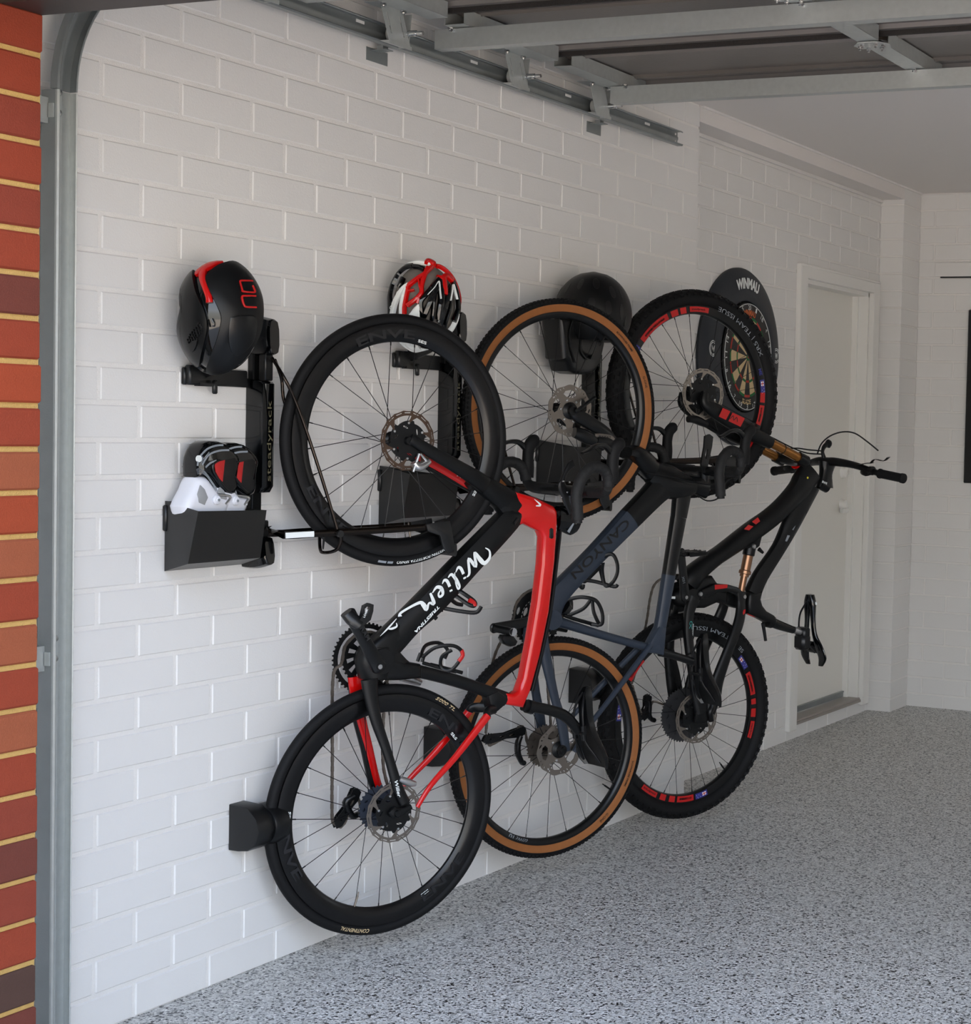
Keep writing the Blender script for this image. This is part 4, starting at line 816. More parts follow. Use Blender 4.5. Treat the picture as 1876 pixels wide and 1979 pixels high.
gl([(4.9, 1.5), (4.8, .6), (5.0, .2), (5.4, .4)], [.34, .34, .26, .08]); gl([(5.0, 1.95), (5.05, 2.2)], [.34, .34])
gl([(5.6, .8), (6.3, 1.1), (6.4, 1.6), (5.95, 1.6), (5.75, .8), (6.1, .2), (6.8, .4)], [.1, .2, .25, .3, .4, .3, .1])
gl([(7.0, .2), (7.3, 1.7), (7.7, 1.2), (8.3, 1.6), (8.3, .8), (8.6, .1), (10.6, -.6), (11.0, -.3)], [.25, .42, .2, .42, .5, .3, .25, .45])
link('lettering', sm_.mesh('lettering', M['white'], uvw, fix=False), f1)
T0, T1_ = [(0.1309,0.9429),(0.0588,0.8769)]
text('TRIESTINA', flat((T0[0]+.007, T0[1]-.007, .0325), (T1_[0]-T0[0], T1_[1]-T0[1], 0), (0, 0, 1)), .0085, f1, M['white'], uvw, shear=.2, bold=.03, width=hypot(T0[0]-T1_[0], T0[1]-T1_[1]))
wm_ = MB(); W0, W1 = [(0.0098,0.9076),(-0.0382,0.8638)]
fW = flat((W0[0], W0[1], .0345), (W1[0]-W0[0], W1[1]-W0[1], 0), (0, 0, 1)); lw_ = hypot(W1[0]-W0[0], W1[1]-W0[1])
stroke(wm_, [(0, 0), (lw_*.5, .001), (lw_, 0)], [.002, .005, .001], fW); stroke(wm_, [(lw_*.12, .008), (lw_*.2, .016), (lw_*.42, .010), (lw_*.55, .002)], [.002, .005, .006, .002], fW)
link('emblem', wm_.mesh('emblem', M['white'], uvw, fix=False), f1)
T0, T1_ = [(0.5338,1.1526),(0.5296,1.0890)]
text('CENTO', flat((T0[0], T0[1], .0145), (T1_[0]-T0[0], T1_[1]-T0[1], 0), (0, 0, 1)), .006, f1, M['white'], uvw, shear=.3, bold=.02, width=hypot(T0[0]-T1_[0], T0[1]-T1_[1]))
T0, T1_ = [(0.4545,0.7078),(0.4413,0.6476)]
text('steady', flat((T0[0], T0[1], .0150), (T1_[0]-T0[0], T1_[1]-T0[1], 0), (0, 0, 1)), .0075, f1, M['white'], uvw, bold=.02, width=hypot(T0[0]-T1_[0], T0[1]-T1_[1]))
em = MB(); E0 = [(0.4539,1.2230),(0.4756,1.2061),(0.4600,1.2039)]
stroke(em, E0, [.001, .006, .003], lambda x, y, z: (x, y, .0212+z)); 
E0 = [(0.4553,1.2241),(0.4754,1.2168),(0.4771,1.2037),(0.4542,1.2087)]; 
link('emblem', em.mesh('emblem', M['white'], uvw, fix=False), f1)
B(MB().plate([(0.5089,1.1351),(0.5146,1.1397),(0.5219,1.1360),(0.5231,1.1107),(0.5168,1.1073),(0.5086,1.1111)], .0200, .0225, .002), 'grommet', M['plast'], f1)
B(MB().sweep(zs([(0.3810,1.1544),(0.3960,1.1694)], [.028, .024]), [(.005, .005), (.005, .005)], sub=1), 'cable_port', M['plast'], f1)
# ================= bike 2: dark slate gravel bike =================
b2 = bike('gravel_bicycle', 'black and slate grey gravel bicycle with tan tyre sidewalls, middle bike', .1899, 1.6147, 24.69)
H2F, H2R = (.0209, 1.4811), (0, .4242)
for H, ph_, vp, rz in ((H2F, .05, radians(57), .045), (H2R, .25, radians(-35), .055)):
    w = wheel(b2, H, .349, .040, .287, .307, 24, .112 if H is H2F else .136, tan=(.3075, .330), tread='fine', ph=ph_, vph=vp, rimm=M['satin'])
    rotor(w, H, .0815, rz, 'wide', .3 if H is H2F else .7)
    a1, a2 = (40, 22) if H is H2F else (-28, -48)
    text('SCHWALBE PRIME', arc(H, .3135, radians(a1+14), .0205, -1, 1), .007, w, M['black'], uvw, bold=.01, width=.085)
    text('G-ONE', arc(H, .3135, radians(a2), .0205, -1, 1), .009, w, M['black'], uvw, width=.038)
text('DT', arc(H2R, .2905, radians(-120), .0140, 1, 1), .012, w, M['grey'], uvw, bold=.03, width=.022)
text('SWISS', arc(H2R, .2905, radians(-114.6), .0140, 1, 1), .012, w, M['grey'], uvw, width=.043)
cassette(w, H2R, [.068, .062, .056, .050, .045, .040, .035, .031, .027, .024], -.024, .0038, [M['chain'], M['chain']])
fm = MB()
fm.duo([(0.3932,1.3196),(0.3421,1.2613),(0.4628,1.3047),(0.3961,1.2156),(0.5211,1.2793),(0.4655,1.2101),(0.5586,1.2651),(0.5259,1.2226)], 0, [.026, .030, .030, .024], 0)
fm.duo([(0.3767,1.3024),(0.4800,1.2256),(0.3511,1.2516),(0.4215,1.1952),(0.2534,1.1615),(0.3148,1.1110)], 0, [.027, .027, .027], 0, ex=3)
fm.duo([(0.2554,1.1631),(0.3168,1.1126),(0.1310,1.0460),(0.1814,1.0031),(-0.0003,0.9375),(0.0533,0.8894),(-0.0602,0.8820),(0.0258,0.8369)], 0, [.0274, .0275, .0275, .030], 1, ex=3)
fm.duo([(0.4648,1.2357),(0.5319,1.2406),(0.4622,1.2152),(0.5293,1.2187),(0.4564,1.1400),(0.5129,1.1392)], 0, [.020, .020, .0185], 0, ex=3)
fm.duo([(0.4559,1.1400),(0.5115,1.1392),(0.4263,0.9522),(0.4711,0.9436)], 0, [.0185, .017], 0, ex=3)
fm.duo([(0.4266,0.9556),(0.4715,0.9436),(0.3975,0.7788),(0.4377,0.7712),(0.3771,0.7287),(0.4231,0.6878)], 0, [.0172, .017, .020], 1, ex=3)
fm.plate([(0.3707,0.7333),(0.4042,0.7832),(0.4345,0.7762),(0.4262,0.6838),(0.3844,0.6951),(0.3528,0.6983)], -.019, .019, .008, 1)
fm.duo([(-0.0205,0.8457),(-0.0297,0.7875),(0.0272,0.8340),(0.0094,0.8033),(0.1717,0.7853),(0.1586,0.7611),(0.3448,0.7337),(0.3368,0.7091),(0.4031,0.7203),(0.3979,0.6945)], 0, [.030, .026, .019, .018, .018], 1, ex=3)
BB2 = [(-0.0214,0.8300)][0]
fm.tube([(BB2[0], BB2[1], -.043), (BB2[0], BB2[1], .043)], .031, 28, 1)
CS = [(-0.0728,0.8267),(-0.0390,0.8225),(-0.0769,0.7779),(-0.0404,0.7711),(-0.0621,0.6966),(-0.0256,0.6939),(-0.0336,0.5867),(-0.0049,0.5932),(-0.0133,0.5037),(0.0208,0.5094),(0.0073,0.4111),(0.0308,0.4267)]
cm, ch = pair_mid(CS), pair_hw(CS); wz = [.036, .042, .046, .054, .062, .066]
for s in (1, -1): fm.sweep(zs(cm, [s*x for x in wz]), list(zip(ch, [.012, .010, .009, .008, .008, .007])), mi=1)
SS = [(0.3679,0.7248),(0.2566,0.6250),(0.1805,0.5548),(0.1004,0.4818),(0.0483,0.4141)]
for s in (1, -1): fm.sweep(zs(SS, [s*x for x in (.022, .040, .050, .060, .067)]), [(.009, .008)]*2+[(.008, .007)]*3, mi=1)
f2 = B(fm, 'frame', [M['satin'], M['slate']], b2)
B(MB().lathe([(0, .006), (.009, .006), (.012, 0), (0, 0)], (H2R[0], H2R[1], .072), (0, 0, 1), 16, closed=False).lathe([(.013, 0), (.017, 0), (.017, .003), (.013, .003)], (H2R[0], H2R[1], .071), (0, 0, 1), 16), 'axle_bolt', M['satin'], f2)
T0, T1_ = [(0.2628,1.1312),(0.0600,0.9651)]
lt2 = flat((T0[0], T0[1], .0278), (T1_[0]-T0[0], T1_[1]-T0[1], 0), (0, 0, 1)); LW = hypot(T0[0]-T1_[0], T0[1]-T1_[1])
text('CANYON', lambda x, y, z: lt2(x, y-.014, z), .029, f2, M['black'], uvw, bold=.015, width=LW*1.02)
B(MB().duo([(0.0514,0.8845),(0.0259,0.8406),(0.0625,0.8681),(0.0392,0.8388)], 0, .03, 0), 'junction_box', M['plast'], f2)
fk = MB()
L = [(0.0383,1.5013),(0.0223,1.4726),(0.0475,1.4903),(0.0283,1.4521),(0.1069,1.4616),(0.0851,1.4249),(0.1697,1.4267),(0.1427,1.3993),(0.2222,1.3736),(0.1969,1.3598)]
m_, h_ = pair_mid(L), pair_hw(L); wz = [.053, .053, .052, .048, .040]
for s in (1, -1): fk.sweep(zs(m_, [s*x for x in wz]), list(zip(h_, [.008, .010, .011, .012, .013])), mi=0)
fk.duo([(0.2690,1.3711),(0.2549,1.3361),(0.3084,1.3754),(0.2825,1.3213),(0.3488,1.3546),(0.3198,1.2915),(0.3964,1.3171),(0.3513,1.2638)], 0, [.042, .044, .036, .026], 0)
fk2 = B(fk, 'fork', M['satin'], b2)
k = caliper(b2, [(0.0315,1.4144),(0.0540,1.4092),(0.0858,1.3965),(0.1111,1.3854)], .055, M['satin'], .020, .016)
cl = MB(); cl.sweep(zs([(0.1060,1.4065),(0.1357,1.4061),(0.1680,1.4009),(0.1822,1.3906)], [.058]*4), [(.006, .003), (.0075, .003), (.007, .003), (.004, .003)]); cp = B(cl, 'caliper_cover', M['steel'], k)
T0, T1_ = [(0.1191,1.4020),(0.1650,1.4000)]
text('RIZO', flat((T0[0], T0[1], .0615), (T1_[0]-T0[0], T1_[1]-T0[1], 0), (0, 0, 1)), .005, k, M['black'], uvw, bold=.03, width=hypot(T0[0]-T1_[0], T0[1]-T1_[1]))
cl = MB(); cl.sweep(zs([(0.1177,1.3932),(0.1499,1.3880),(0.1848,1.3789)], [.050]*3), [(.012, .014), (.016, .016), (.012, .012)]); B(cl, 'caliper_body', M['satin'], k)
B(MB().tube(zs([(0.0234,1.4785),(0.0387,1.4902),(0.0651,1.5099),(0.0940,1.5240)], [.072, .078, .080, .074]), .006, 8, sub=3), 'axle_lever', M['satin'], b2)
# crankset
cr2 = [(-0.0657,0.8400),(-0.2500,0.8222)]; CC2 = BB2
hs = [ringpts(CC2, .030, 20)]+[oval((CC2[0]+.052*cos(a), CC2[1]+.052*sin(a)), .007, .015, a) for a in [2*pi*(k+.5)/8 for k in range(8)]]
m = MB(); sprocket(m, CC2, .092, -.050, 46, .004, [oval((CC2[0]+.074*cos(a), CC2[1]+.074*sin(a)), .006, .013, a) for a in [2*pi*k/5+.3 for k in range(5)]]+[ringpts(CC2, .060, 30)]); B(m, 'chainring', M['satin'], b2)
m = MB(); sprocket(m, CC2, .064, -.043, 30, .003, hs); B(m, 'chainring', M['alloy'], b2)
ca = crank(b2, cr2[0], cr2[1], .066, M['satin'], (.017, .015))
pe = [(-0.2577,0.8242),(-0.2008,0.8099)]
pm = MB(); pm.tube([(*[(-0.2530,0.8229)][0], .082), (*[(-0.2193,0.8143)][0], .130)], .012, 14, 0); pm.tube([(*[(-0.2198,0.8143)][0], .130), (*[(-0.2200,0.8143)][0], .133)], .0125, 14, 1)
pm.plate([(-0.2485,0.7946),(-0.2426,0.8050),(-0.2106,0.8040),(-0.1927,0.7823),(-0.1999,0.7697),(-0.2172,0.7683),(-0.2396,0.7789)], .088, .118, .006, 0)
B(pm, 'pedal', [M['satin'], M['silver']], b2)
up_, lo_ = [(-0.0757,0.4746),(-0.1885,0.4614)]; hg = [(-0.0638,0.3730)][0]
derailleur(b2, hg, up_, lo_, -.050, [hg]+[(-0.0813,0.4042),(-0.0844,0.4380),(-0.0777,0.4602)], M['satin'], big=True)
lh = [(-0.1980,0.4814),(-0.1833,0.6229),(-0.1727,0.7202)]; lt_ = [(CC2[0]+.091*cos(a), CC2[1]+.091*sin(a)) for a in (radians(185), radians(150), radians(115), radians(80), radians(45), radians(10), radians(-20))]
rt_ = [(0.0163,0.7947),(0.0149,0.6258)]; cs_ = [(H2R[0]+.056*cos(a), H2R[1]+.056*sin(a), -.038) for a in (radians(60), radians(100), radians(150), radians(185))]
chainpath(b2, [(*p, -.050) for p in lh]+[(*p, -.050) for p in lt_]+[(*p, -.042) for p in rt_]+cs_+[(*p, -.050) for p in [(up_[0]+.018, up_[1]), (up_[0], up_[1]+.018), (up_[0]-.02, up_[1]), (lo_[0]+.02, lo_[1]-.016), (lo_[0], lo_[1]-.019)]])
fd = MB(); fd.sweep(zs([(0.0181,0.8010),(0.0395,0.7929),(0.0826,0.7834)], [-.045]*3), [(.006, .012), (.008, .012), (.008, .010)]); fd.sweep(zs([(0.0182,0.7964),(0.0201,0.7736)], [-.045]*2), [(.006, .004), (.008, .006)], sub=1); B(fd, 'front_derailleur', M['satin'], b2)
SP = [(0.4255,0.7079),(0.4166,0.6808),(0.4938,0.6874),(0.4828,0.6640),(0.5601,0.6653),(0.5462,0.6424)]
m_, h_ = pair_mid(SP), pair_hw(SP); k = MB(); k.sweep(zs(m_, [0]*3), list(zip(h_, [.0135]*3))); B(k, 'seatpost', M['satin'], b2)
N2, R2 = [(0.6123,0.7453),(0.6419,0.4985)]
dn = Vector((R2[0]-N2[0], R2[1]-N2[1])).normalized(); saddle(b2, N2, R2, (-dn.y, dn.x), cut=True)
CL = [(0.5822,1.2950)][0]; STR = [(0.5907,1.2275)][0]
stm = MB(); stm.duo([(0.5243,1.2793),(0.5259,1.2226),(0.5632,1.2742),(0.5520,1.2147),(0.6058,1.2716),(0.5915,1.2015)], 0, [.022, .022, .02], 0, sub=2); stm.sweep([(STR[0], STR[1], 0), ((STR[0]+CL[0])/2, (STR[1]+CL[1])/2, 0), (CL[0], CL[1], 0)], [(.018, .020), (.016, .019), (.019, .022)], ex=2.4)
B(stm, 'stem', M['satin'], b2)
fw2, up2 = (-.10, .995), (.995, .10)
drop_bar(b2, CL, fw2, up2, .210, flare=.030, reach=.074, drop=.120)
m = MB(); o_ = [(0.5497,1.3188),(0.5610,1.3756),(0.5632,1.4117),(0.5825,1.4185),(0.5975,1.4097),(0.5936,1.3760),(0.5819,1.3293),(0.5734,1.2879),(0.5604,1.2879)]; m.holed(o_, [[(0.5671,1.3357),(0.5650,1.3498),(0.5709,1.3693),(0.5768,1.3680),(0.5747,1.3525),(0.5713,1.3357)]], .024, .032); B(m, 'computer_mount', M['plast'], b2)
for pts in ([(0.3261,1.2865),(0.4353,1.2715),(0.5672,1.2509),(0.6221,1.2769),(0.6586,1.2743)], [(0.5326,1.2148),(0.5656,1.1965),(0.6077,1.2092),(0.6193,1.2612),(0.6419,1.2769)]): B(MB().tube(zs(pts, [.035, .05, .06, .08, .10]), .0024, 6, sub=5), 'brake_hose', M['rubber'], b2)
cage(b2, [([(0.1497,0.9927),(0.1710,1.0172),(0.1982,1.0279),(0.2155,0.9997),(0.2164,0.9651),(0.2006,0.9358),(0.1843,0.9272),(0.1721,0.9713),(0.1673,1.0013)], [.0, .02, .034, .038, .038, .034, .02, .02, .03]), ([(0.1142,0.9459),(0.1551,0.9397),(0.2106,0.9235),(0.2215,0.9300)], [.0, .01, .03, .035]), ([(0.1760,0.9803),(0.1825,0.9409)], [0, .01]), ([(0.1011,0.9282),(0.1121,0.9209),(0.1145,0.9322)], [0, 0, 0]), ([(0.1813,0.9893),(0.1277,0.9454),(0.1143,0.9414)], [0, 0, 0])], .0062)
cage(b2, [([(0.0396,0.8793),(0.0686,0.8914),(0.0980,0.8946),(0.1362,0.8836),(0.1587,0.8527),(0.1650,0.8225),(0.1600,0.8045),(0.1327,0.8060)], [.0, .015, .03, .038, .038, .038, .035, .02]), ([(0.1238,0.8860),(0.1028,0.8573),(0.0631,0.8366)], [.03, .02, 0]), ([(0.1293,0.8835),(0.1301,0.8513),(0.1416,0.8254),(0.1585,0.8038)], [.03, .036, .036, .03]), ([(0.0444,0.8376),(0.0902,0.8214),(0.1752,0.7970)], [0, 0, 0]), ([(0.0565,0.8892),(0.0700,0.8795),(0.0707,0.8544)], [0, 0, 0])], .0062)
# ================= bike 3: full suspension mountain bike =================
b3 = bike('mountain_bicycle', 'black full suspension mountain bicycle with knobbly tyres and red rim decals, rightmost bike', .25, 2.4088, 25.25)
H3F, H3R = (.0056, 1.5569), (0, .4133)
RL = M['redm']
def flag(w, H, r, a, sgn=-1):
    f = arc(H, r, a, .0150, sgn, 1); m = MB(); L_ = .052; hh = .020
    def quad(x0, y0, x1, y1, t=.0002, mi=0, g=m): g.add([f(x0, y0, t), f(x1, y0, t), f(x1, y1, t), f(x0, y1, t)], [(0, 1, 2, 3)], mi, False)
    for i in range(4): quad(i*L_/4, 0, (i+1)*L_/4, hh)
    quad(.006, .004, .022, .016, .0004, 1); quad(.0125, .003, .0155, .017, .0006, 2); quad(.005, .0085, .023, .0115, .0006, 2)
    for x, y in ((.030, .014), (.036, .006), (.042, .013), (.046, .006), (.040, .017)): quad(x, y, x+.0018, y+.0018, .0006, 1)
    link('flag_decal', m.mesh('flag_decal', [M['blue'], M['white'], M['redm']], uvw, fix=False), w)
def bandarc(w, H, r0, r1, a0, a1, n=14, mt=None):
    m = MB(); V_ = []
    for i in range(n+1):
        a = radians(a0+(a1-a0)*i/n); V_ += [(H[0]+r0*cos(a), H[1]+r0*sin(a), .0153), (H[0]+r1*cos(a), H[1]+r1*sin(a), .0153)]
    m.add(V_, [(2*i, 2*i+1, 2*i+3, 2*i+2) for i in range(n)], 0, False); link('rim_decal', m.mesh('rim_decal', mt or RL, uvw, fix=False), w)
for H, vp, offs in ((H3F, radians(200), (128, -22, 15)), (H3R, radians(-50), (25, -100, 150))):
    F_ = H is H3F
    w = wheel(b3, H, .3665, .058, .281, .312, 28, .116 if F_ else .140, tread='knob', ph=.12, vph=vp, rimm=M['satin'], flange=.028)
    rotor(w, H, .090, .048 if F_ else .062, 'slot', .4, 'steel')
    for base, fl in (((128, 158), (1, -1)), ((-25, 5), (1, 1))) if F_ else (((22, 25), (1, 1)), ((-100, -70), (1, 1)), ((150, 180), (1, 1))):
        pass
    if F_:
        segs = [(98, 82, 't'), (101, 106, 0), (108, 114, 0), (117, 144, 0), (-4, 3, 0), (-6, -20, 0), (-23, -29, 0), (-32, -45, 't')]
        flag(w, H, .288, radians(159), -1); flag(w, H, .288, radians(12), -1)
    else:
        segs = [(27, 10, 0), (7, 3, 0), (0, -6, 0), (-9, -21, 't'), (-84, -98, 0), (-100, -105, 0), (-108, -113, 0), (-116, -130, 't'), (150, 133, 0), (162, 152, 0)]
        flag(w, H, .288, radians(41), -1); flag(w, H, .288, radians(-72), -1); flag(w, H, .288, radians(178), -1)
    for a0, a1, t_ in segs:
        bandarc(w, H, .289 if t_ else .286, .3075, a0, a1)
        if t_: text('steadyrack', arc(H, .295, radians(max(a0, a1)-1.5), .0157, -1, 1), .008, w, M['dim'], uvw, bold=.01, width=.060)
        elif abs(a0-a1) > 12: bandarc(w, H, .292, .300, a0+(a1-a0)*.12, a0+(a1-a0)*.86, mt=M['black'])
    if F_: text('XR5 | TEAM ISSUE', arc(H, .322, radians(28), .0265, 1, -1), .017, w, M['grey'], uvw, width=.27)
    if F_: text('ME', arc(H, .290, radians(20), .0156, -1, 1), .014, w, M['blue'], uvw, bold=.03, width=.024)
    else:
        text('TEAM ISSUE', arc(H, .322, radians(58), .0265, 1, -1), .015, w, M['grey'], uvw, width=.20)
        text('SE', arc(H, .322, radians(43), .0265, 1, -1), .015, w, M['grey'], uvw, width=.026)
cassette(w, H3R, [.098, .087, .077, .068, .060, .052, .045, .039, .033, .028], -.016, .0042, [mat('grey_sprocket', (64, 64, 66), .4, metal=.4), M['alloy']])
fm = MB()
DT3 = [(0.5133,1.3070),(0.6034,1.2699),(0.4758,1.2622),(0.5747,1.2399),(0.4507,1.2178),(0.5413,1.2063),(0.4016,1.1793),(0.4630,1.1418),(0.3367,1.1341),(0.3950,1.0929),(0.2450,1.0845),(0.3068,1.0432)] + [(0.1274,1.0148),(0.1709,0.9729),(0.0833,0.9922),(0.1264,0.9491),(0.0108,0.9518),(0.0708,0.9118),(-0.0263,0.9248),(0.0480,0.8842),(-0.0458,0.8974),(0.0253,0.8567)]
fm.duo(DT3, 0, [.026, .030, .032, .036, .037, .037, .037, .036, .036, .038, .036], 0)
fm.plate([(0.3327,1.1122),(0.4136,1.1073),(0.3713,1.0896),(0.3342,1.0664),(0.3161,1.0467),(0.3055,1.0104),(0.2941,1.0034),(0.2384,1.0031),(0.2239,1.0234)], -.02, .02, .008, 0)
TT3 = [(0.5068,1.2102),(0.5939,1.2587),(0.4747,1.1547),(0.5523,1.1726),(0.4242,1.0776),(0.4989,1.0874),(0.3790,0.9993),(0.4365,0.9977)] + [(0.2929,0.9010),(0.3588,0.8985),(0.2547,0.8345),(0.3246,0.8362)]
fm.duo(TT3, 0, [.024, .024, .022, .021, .021, .023], 0)
fm.plate([(0.2549,0.8296),(0.2637,0.8438),(0.3243,0.8460),(0.3160,0.8146),(0.3245,0.7922),(0.3440,0.7716),(0.3826,0.7523),(0.3960,0.7319),(0.3871,0.7126),(0.3518,0.7257),(0.3072,0.7466),(0.2569,0.7652),(0.2528,0.7982)], -.026, .026, .014, 0, seg=3)
fm.plate([(0.0857,0.9112),(0.1042,0.8891),(0.1196,0.8765),(0.1562,0.8606),(0.1579,0.8028),(0.1154,0.8145),(0.0829,0.8042),(0.0565,0.7960),(0.0270,0.7975),(0.0029,0.8199),(0.0015,0.8672),(0.0239,0.9041)], -.030, .030, .014, 0, seg=3)
fm.plate([(0.1019,0.8677),(0.1625,0.8507),(0.2115,0.8389),(0.2132,0.7856),(0.1886,0.7917),(0.1579,0.8028),(0.1215,0.8142),(0.1035,0.8151)], -.024, .024, .01, 0)
BB3 = [(-0.0150,0.8349)][0]
fm.tube([(BB3[0], BB3[1], -.045), (BB3[0], BB3[1], .045)], .036, 28, 0)
f3 = B(fm, 'frame', M['matte'], b3)
# swingarm: seatstays, chainstays
sw = MB()
RS = [(0.1804,0.8615),(0.2208,0.8381),(0.1819,0.8160),(0.2173,0.8046),(0.1684,0.7640),(0.2111,0.7593),(0.1429,0.7081),(0.1853,0.7055),(0.1116,0.6528),(0.1510,0.6406)]
m_, h_ = pair_mid(RS), pair_hw(RS); wz = [.040, .046, .056, .064, .068]
R4 = [(0.1060,0.6669),(0.1494,0.6414),(0.0669,0.5628),(0.1032,0.5261),(0.0545,0.5076),(0.0840,0.4601),(0.0284,0.4482),(0.0644,0.4112)]
m2, h2 = pair_mid(R4), pair_hw(R4)
for s in (1, -1): sw.sweep(zs(m_+m2[1:], [s*x for x in wz+[.070, .072, .073]]), list(zip(h_+h2[1:], [.012]*8)), mi=0)
CS3 = [(-0.0350,0.8405),(0.0174,0.8380),(-0.0509,0.7899),(-0.0104,0.7924),(-0.0576,0.7249),(-0.0200,0.7226),(-0.0527,0.6545),(-0.0180,0.6521)]
C4 = [(-0.0530,0.6386),(-0.0118,0.6357),(-0.0361,0.5263),(0.0262,0.5212),(-0.0130,0.4408),(0.0430,0.4244)]
m_, h_ = pair_mid(CS3), pair_hw(CS3); m2, h2 = pair_mid(C4), pair_hw(C4)
for s in (1, -1): sw.sweep(zs(m_+m2, [s*x for x in (.044, .046, .052, .060, .066, .070, .072)]), list(zip(h_+h2, [.014]*7)), mi=0)
for s in (1, -1): sw.plate([(H3R[0]-.020, H3R[1]-.012), (H3R[0]+.02, H3R[1]-.018), (H3R[0]+.045, H3R[1]), (H3R[0]+.05, H3R[1]+.05), (H3R[0]+.012, H3R[1]+.085), (H3R[0]-.010, H3R[1]+.06)], s*.076-.005, s*.076+.005, .003, 0)
s3 = B(sw, 'swingarm', M['matte'], b3)
rk = MB()
RKp = [(0.0241,0.8650),(0.0708,0.8819),(0.0825,0.8862),(0.1425,0.8790),(0.1851,0.8676),(0.2226,0.8396),(0.2232,0.8203),(0.2020,0.8165),(0.1739,0.8394),(0.1373,0.8530),(0.0865,0.8505),(0.0485,0.8356),(0.0135,0.8302)]
for s in (1, -1): rk.plate(RKp, s*.042-.007, s*.042+.007, .005, 0)
r3 = B(rk, 'rocker_link', M['satin'], b3)
PT = [(0.0764,0.8814),(0.1346,0.8802),(0.1335,0.8678),(0.0784,0.8640)]
link('red_patch', MB().plate(PT, .0492, .0498).mesh('red_patch', M['redm'], uvw), r3)
k = MB()
for q in [(0.2124,0.8318),(0.2514,1.0138),(0.0141,0.8511)]: k.lathe([(0, .006), (.006, .006), (.009, .002), (.009, 0), (0, 0)], (q[0], q[1], .049), (0, 0, 1), 14, closed=False)
o = B(k, 'pivot_bolts', M['silver'], r3); o['kind'] = 'stuff'
for nm_, poly, z_ in (('decal_stripe', [(0.1887,0.7888),(0.1978,0.7895),(0.1946,0.7765),(0.1872,0.7698),(0.1854,0.7794)], .0775), ('decal_stripe', [(0.2451,0.7687),(0.2827,0.7534),(0.2859,0.7508),(0.2515,0.7623)], .0265)): link(nm_, MB().plate(poly, z_, z_+.0005).mesh(nm_, M['redm'], uvw), s3 if z_ > .05 else f3)
sk = MB()
a_, b__ = [((p[0]), (p[1])) for p in [(0.2738,1.0110),(0.2360,0.8426)]]
def sp_(t): return (a_[0]+(b__[0]-a_[0])*t, a_[1]+(b__[1]-a_[1])*t, 0)
sk.tube([sp_(0), sp_(.03), sp_(.19), sp_(.21)], [.014, .023, .023, .018], 20, 0); sk.tube([sp_(.20), sp_(.52)], .0185, 20, 1); sk.tube([sp_(.52), sp_(.54), sp_(.60), sp_(.61)], [.020, .023, .023, .018], 20, 1); sk.tube([sp_(.60), sp_(.66)], .017, 20, 1); sk.tube([sp_(.64), sp_(1)], .0125, 16, 1)
q = [(0.2990,1.0006),(0.3182,0.9867)]; sk.sweep([(q[0][0], q[0][1], .02), (q[1][0], q[1][1], .02)], [(.008, .006), (.005, .005)], sub=1, mi=0)
B(sk, 'shock_absorber', [M['alloy'], M['copper']], b3)
cr3 = [(-0.0719,0.8461),(-0.1022,1.0056)]
m = MB(); sprocket(m, BB3, .080, -.050, 34, .004, [ringpts(BB3, .060, 30)]); B(m, 'chainring', M['silver'], b3)
m = MB(); m.tube([(BB3[0], BB3[1], -.04), (BB3[0], BB3[1], -.034)], .055, 28, 0); m.duo([(-0.1146,0.8483),(-0.1173,0.8411),(-0.0975,0.8476),(-0.0930,0.8392)], .048, .002, 1, sub=1); B(m, 'chain_guide', [M['matte'], M['white']], b3)['kind'] = 'stuff'
ca = crank(b3, cr3[0], cr3[1], .075, M['satin'], (.018, .016))
q = [(-0.1009,0.9298),(-0.0566,0.8818)]; text('X01', flat((q[0][0], q[0][1]-.01, .0915), (.25, -.97, 0), (0, 0, 1)), .011, ca, M['grey'], uvw, width=.024)
PB = [(-0.1448,1.0070),(-0.0249,0.9966)]
pm = MB(); pc = cr3[1]
R_ = Matrix.Rotation(.05, 3, 'Z')
for dx, dy, sx_, sy_ in ((0, .036, .014, .094), (0, -.036, .014, .094)): pass
for zz in (.088, .112, .136, .160, .184): pm.box((pc[0], pc[1], zz), (.100 if zz not in (.088, .184) else .070, .014, .008), 0, R_, bv=.002)
for xx in (-.044, 0, .044): pm.box((pc[0]+xx, pc[1], .136), (.010 if xx else .020, .013, .104 if xx == 0 else .080), 0, R_, bv=.002)
for xx in (-.044, .044):
    for zz in (.104, .136, .168):
        for s in (1, -1): pm.tube([(pc[0]+xx, pc[1]+s*.006, zz), (pc[0]+xx, pc[1]+s*.011, zz)], .0016, 6)
B(pm, 'pedal', M['alloy'], b3)
up_, lo_ = [(-0.1328,0.4764),(-0.1455,0.4227)]; hg = [(-0.1046,0.3992)][0]
derailleur(b3, hg, up_, lo_, -.052, [hg]+[(-0.1217,0.4165),(-0.1250,0.4522),(-0.1303,0.4723)], M['alloy'], big=True)
chainpath(b3, [(*p, -.052) for p in [(-0.1998,0.5365),(-0.1812,0.5904),(-0.1422,0.7541),(-0.1278,0.8421),(-0.1021,0.8909)]]+[(BB3[0]+.079*cos(a), BB3[1]+.079*sin(a), -.050) for a in (radians(100), radians(50), radians(0), radians(-30))]+[(H3R[0]+.075*cos(a), H3R[1]+.075*sin(a), -.036) for a in (radians(60), radians(110), radians(150))]+[(up_[0]+.02, up_[1]-.01, -.05), (lo_[0], lo_[1]-.019, -.05)])
caliper(b3, [(0.0565,0.4682),(0.0521,0.4489),(0.0429,0.4300),(0.0536,0.3994)], .078, M['alloy'], .012, .016)
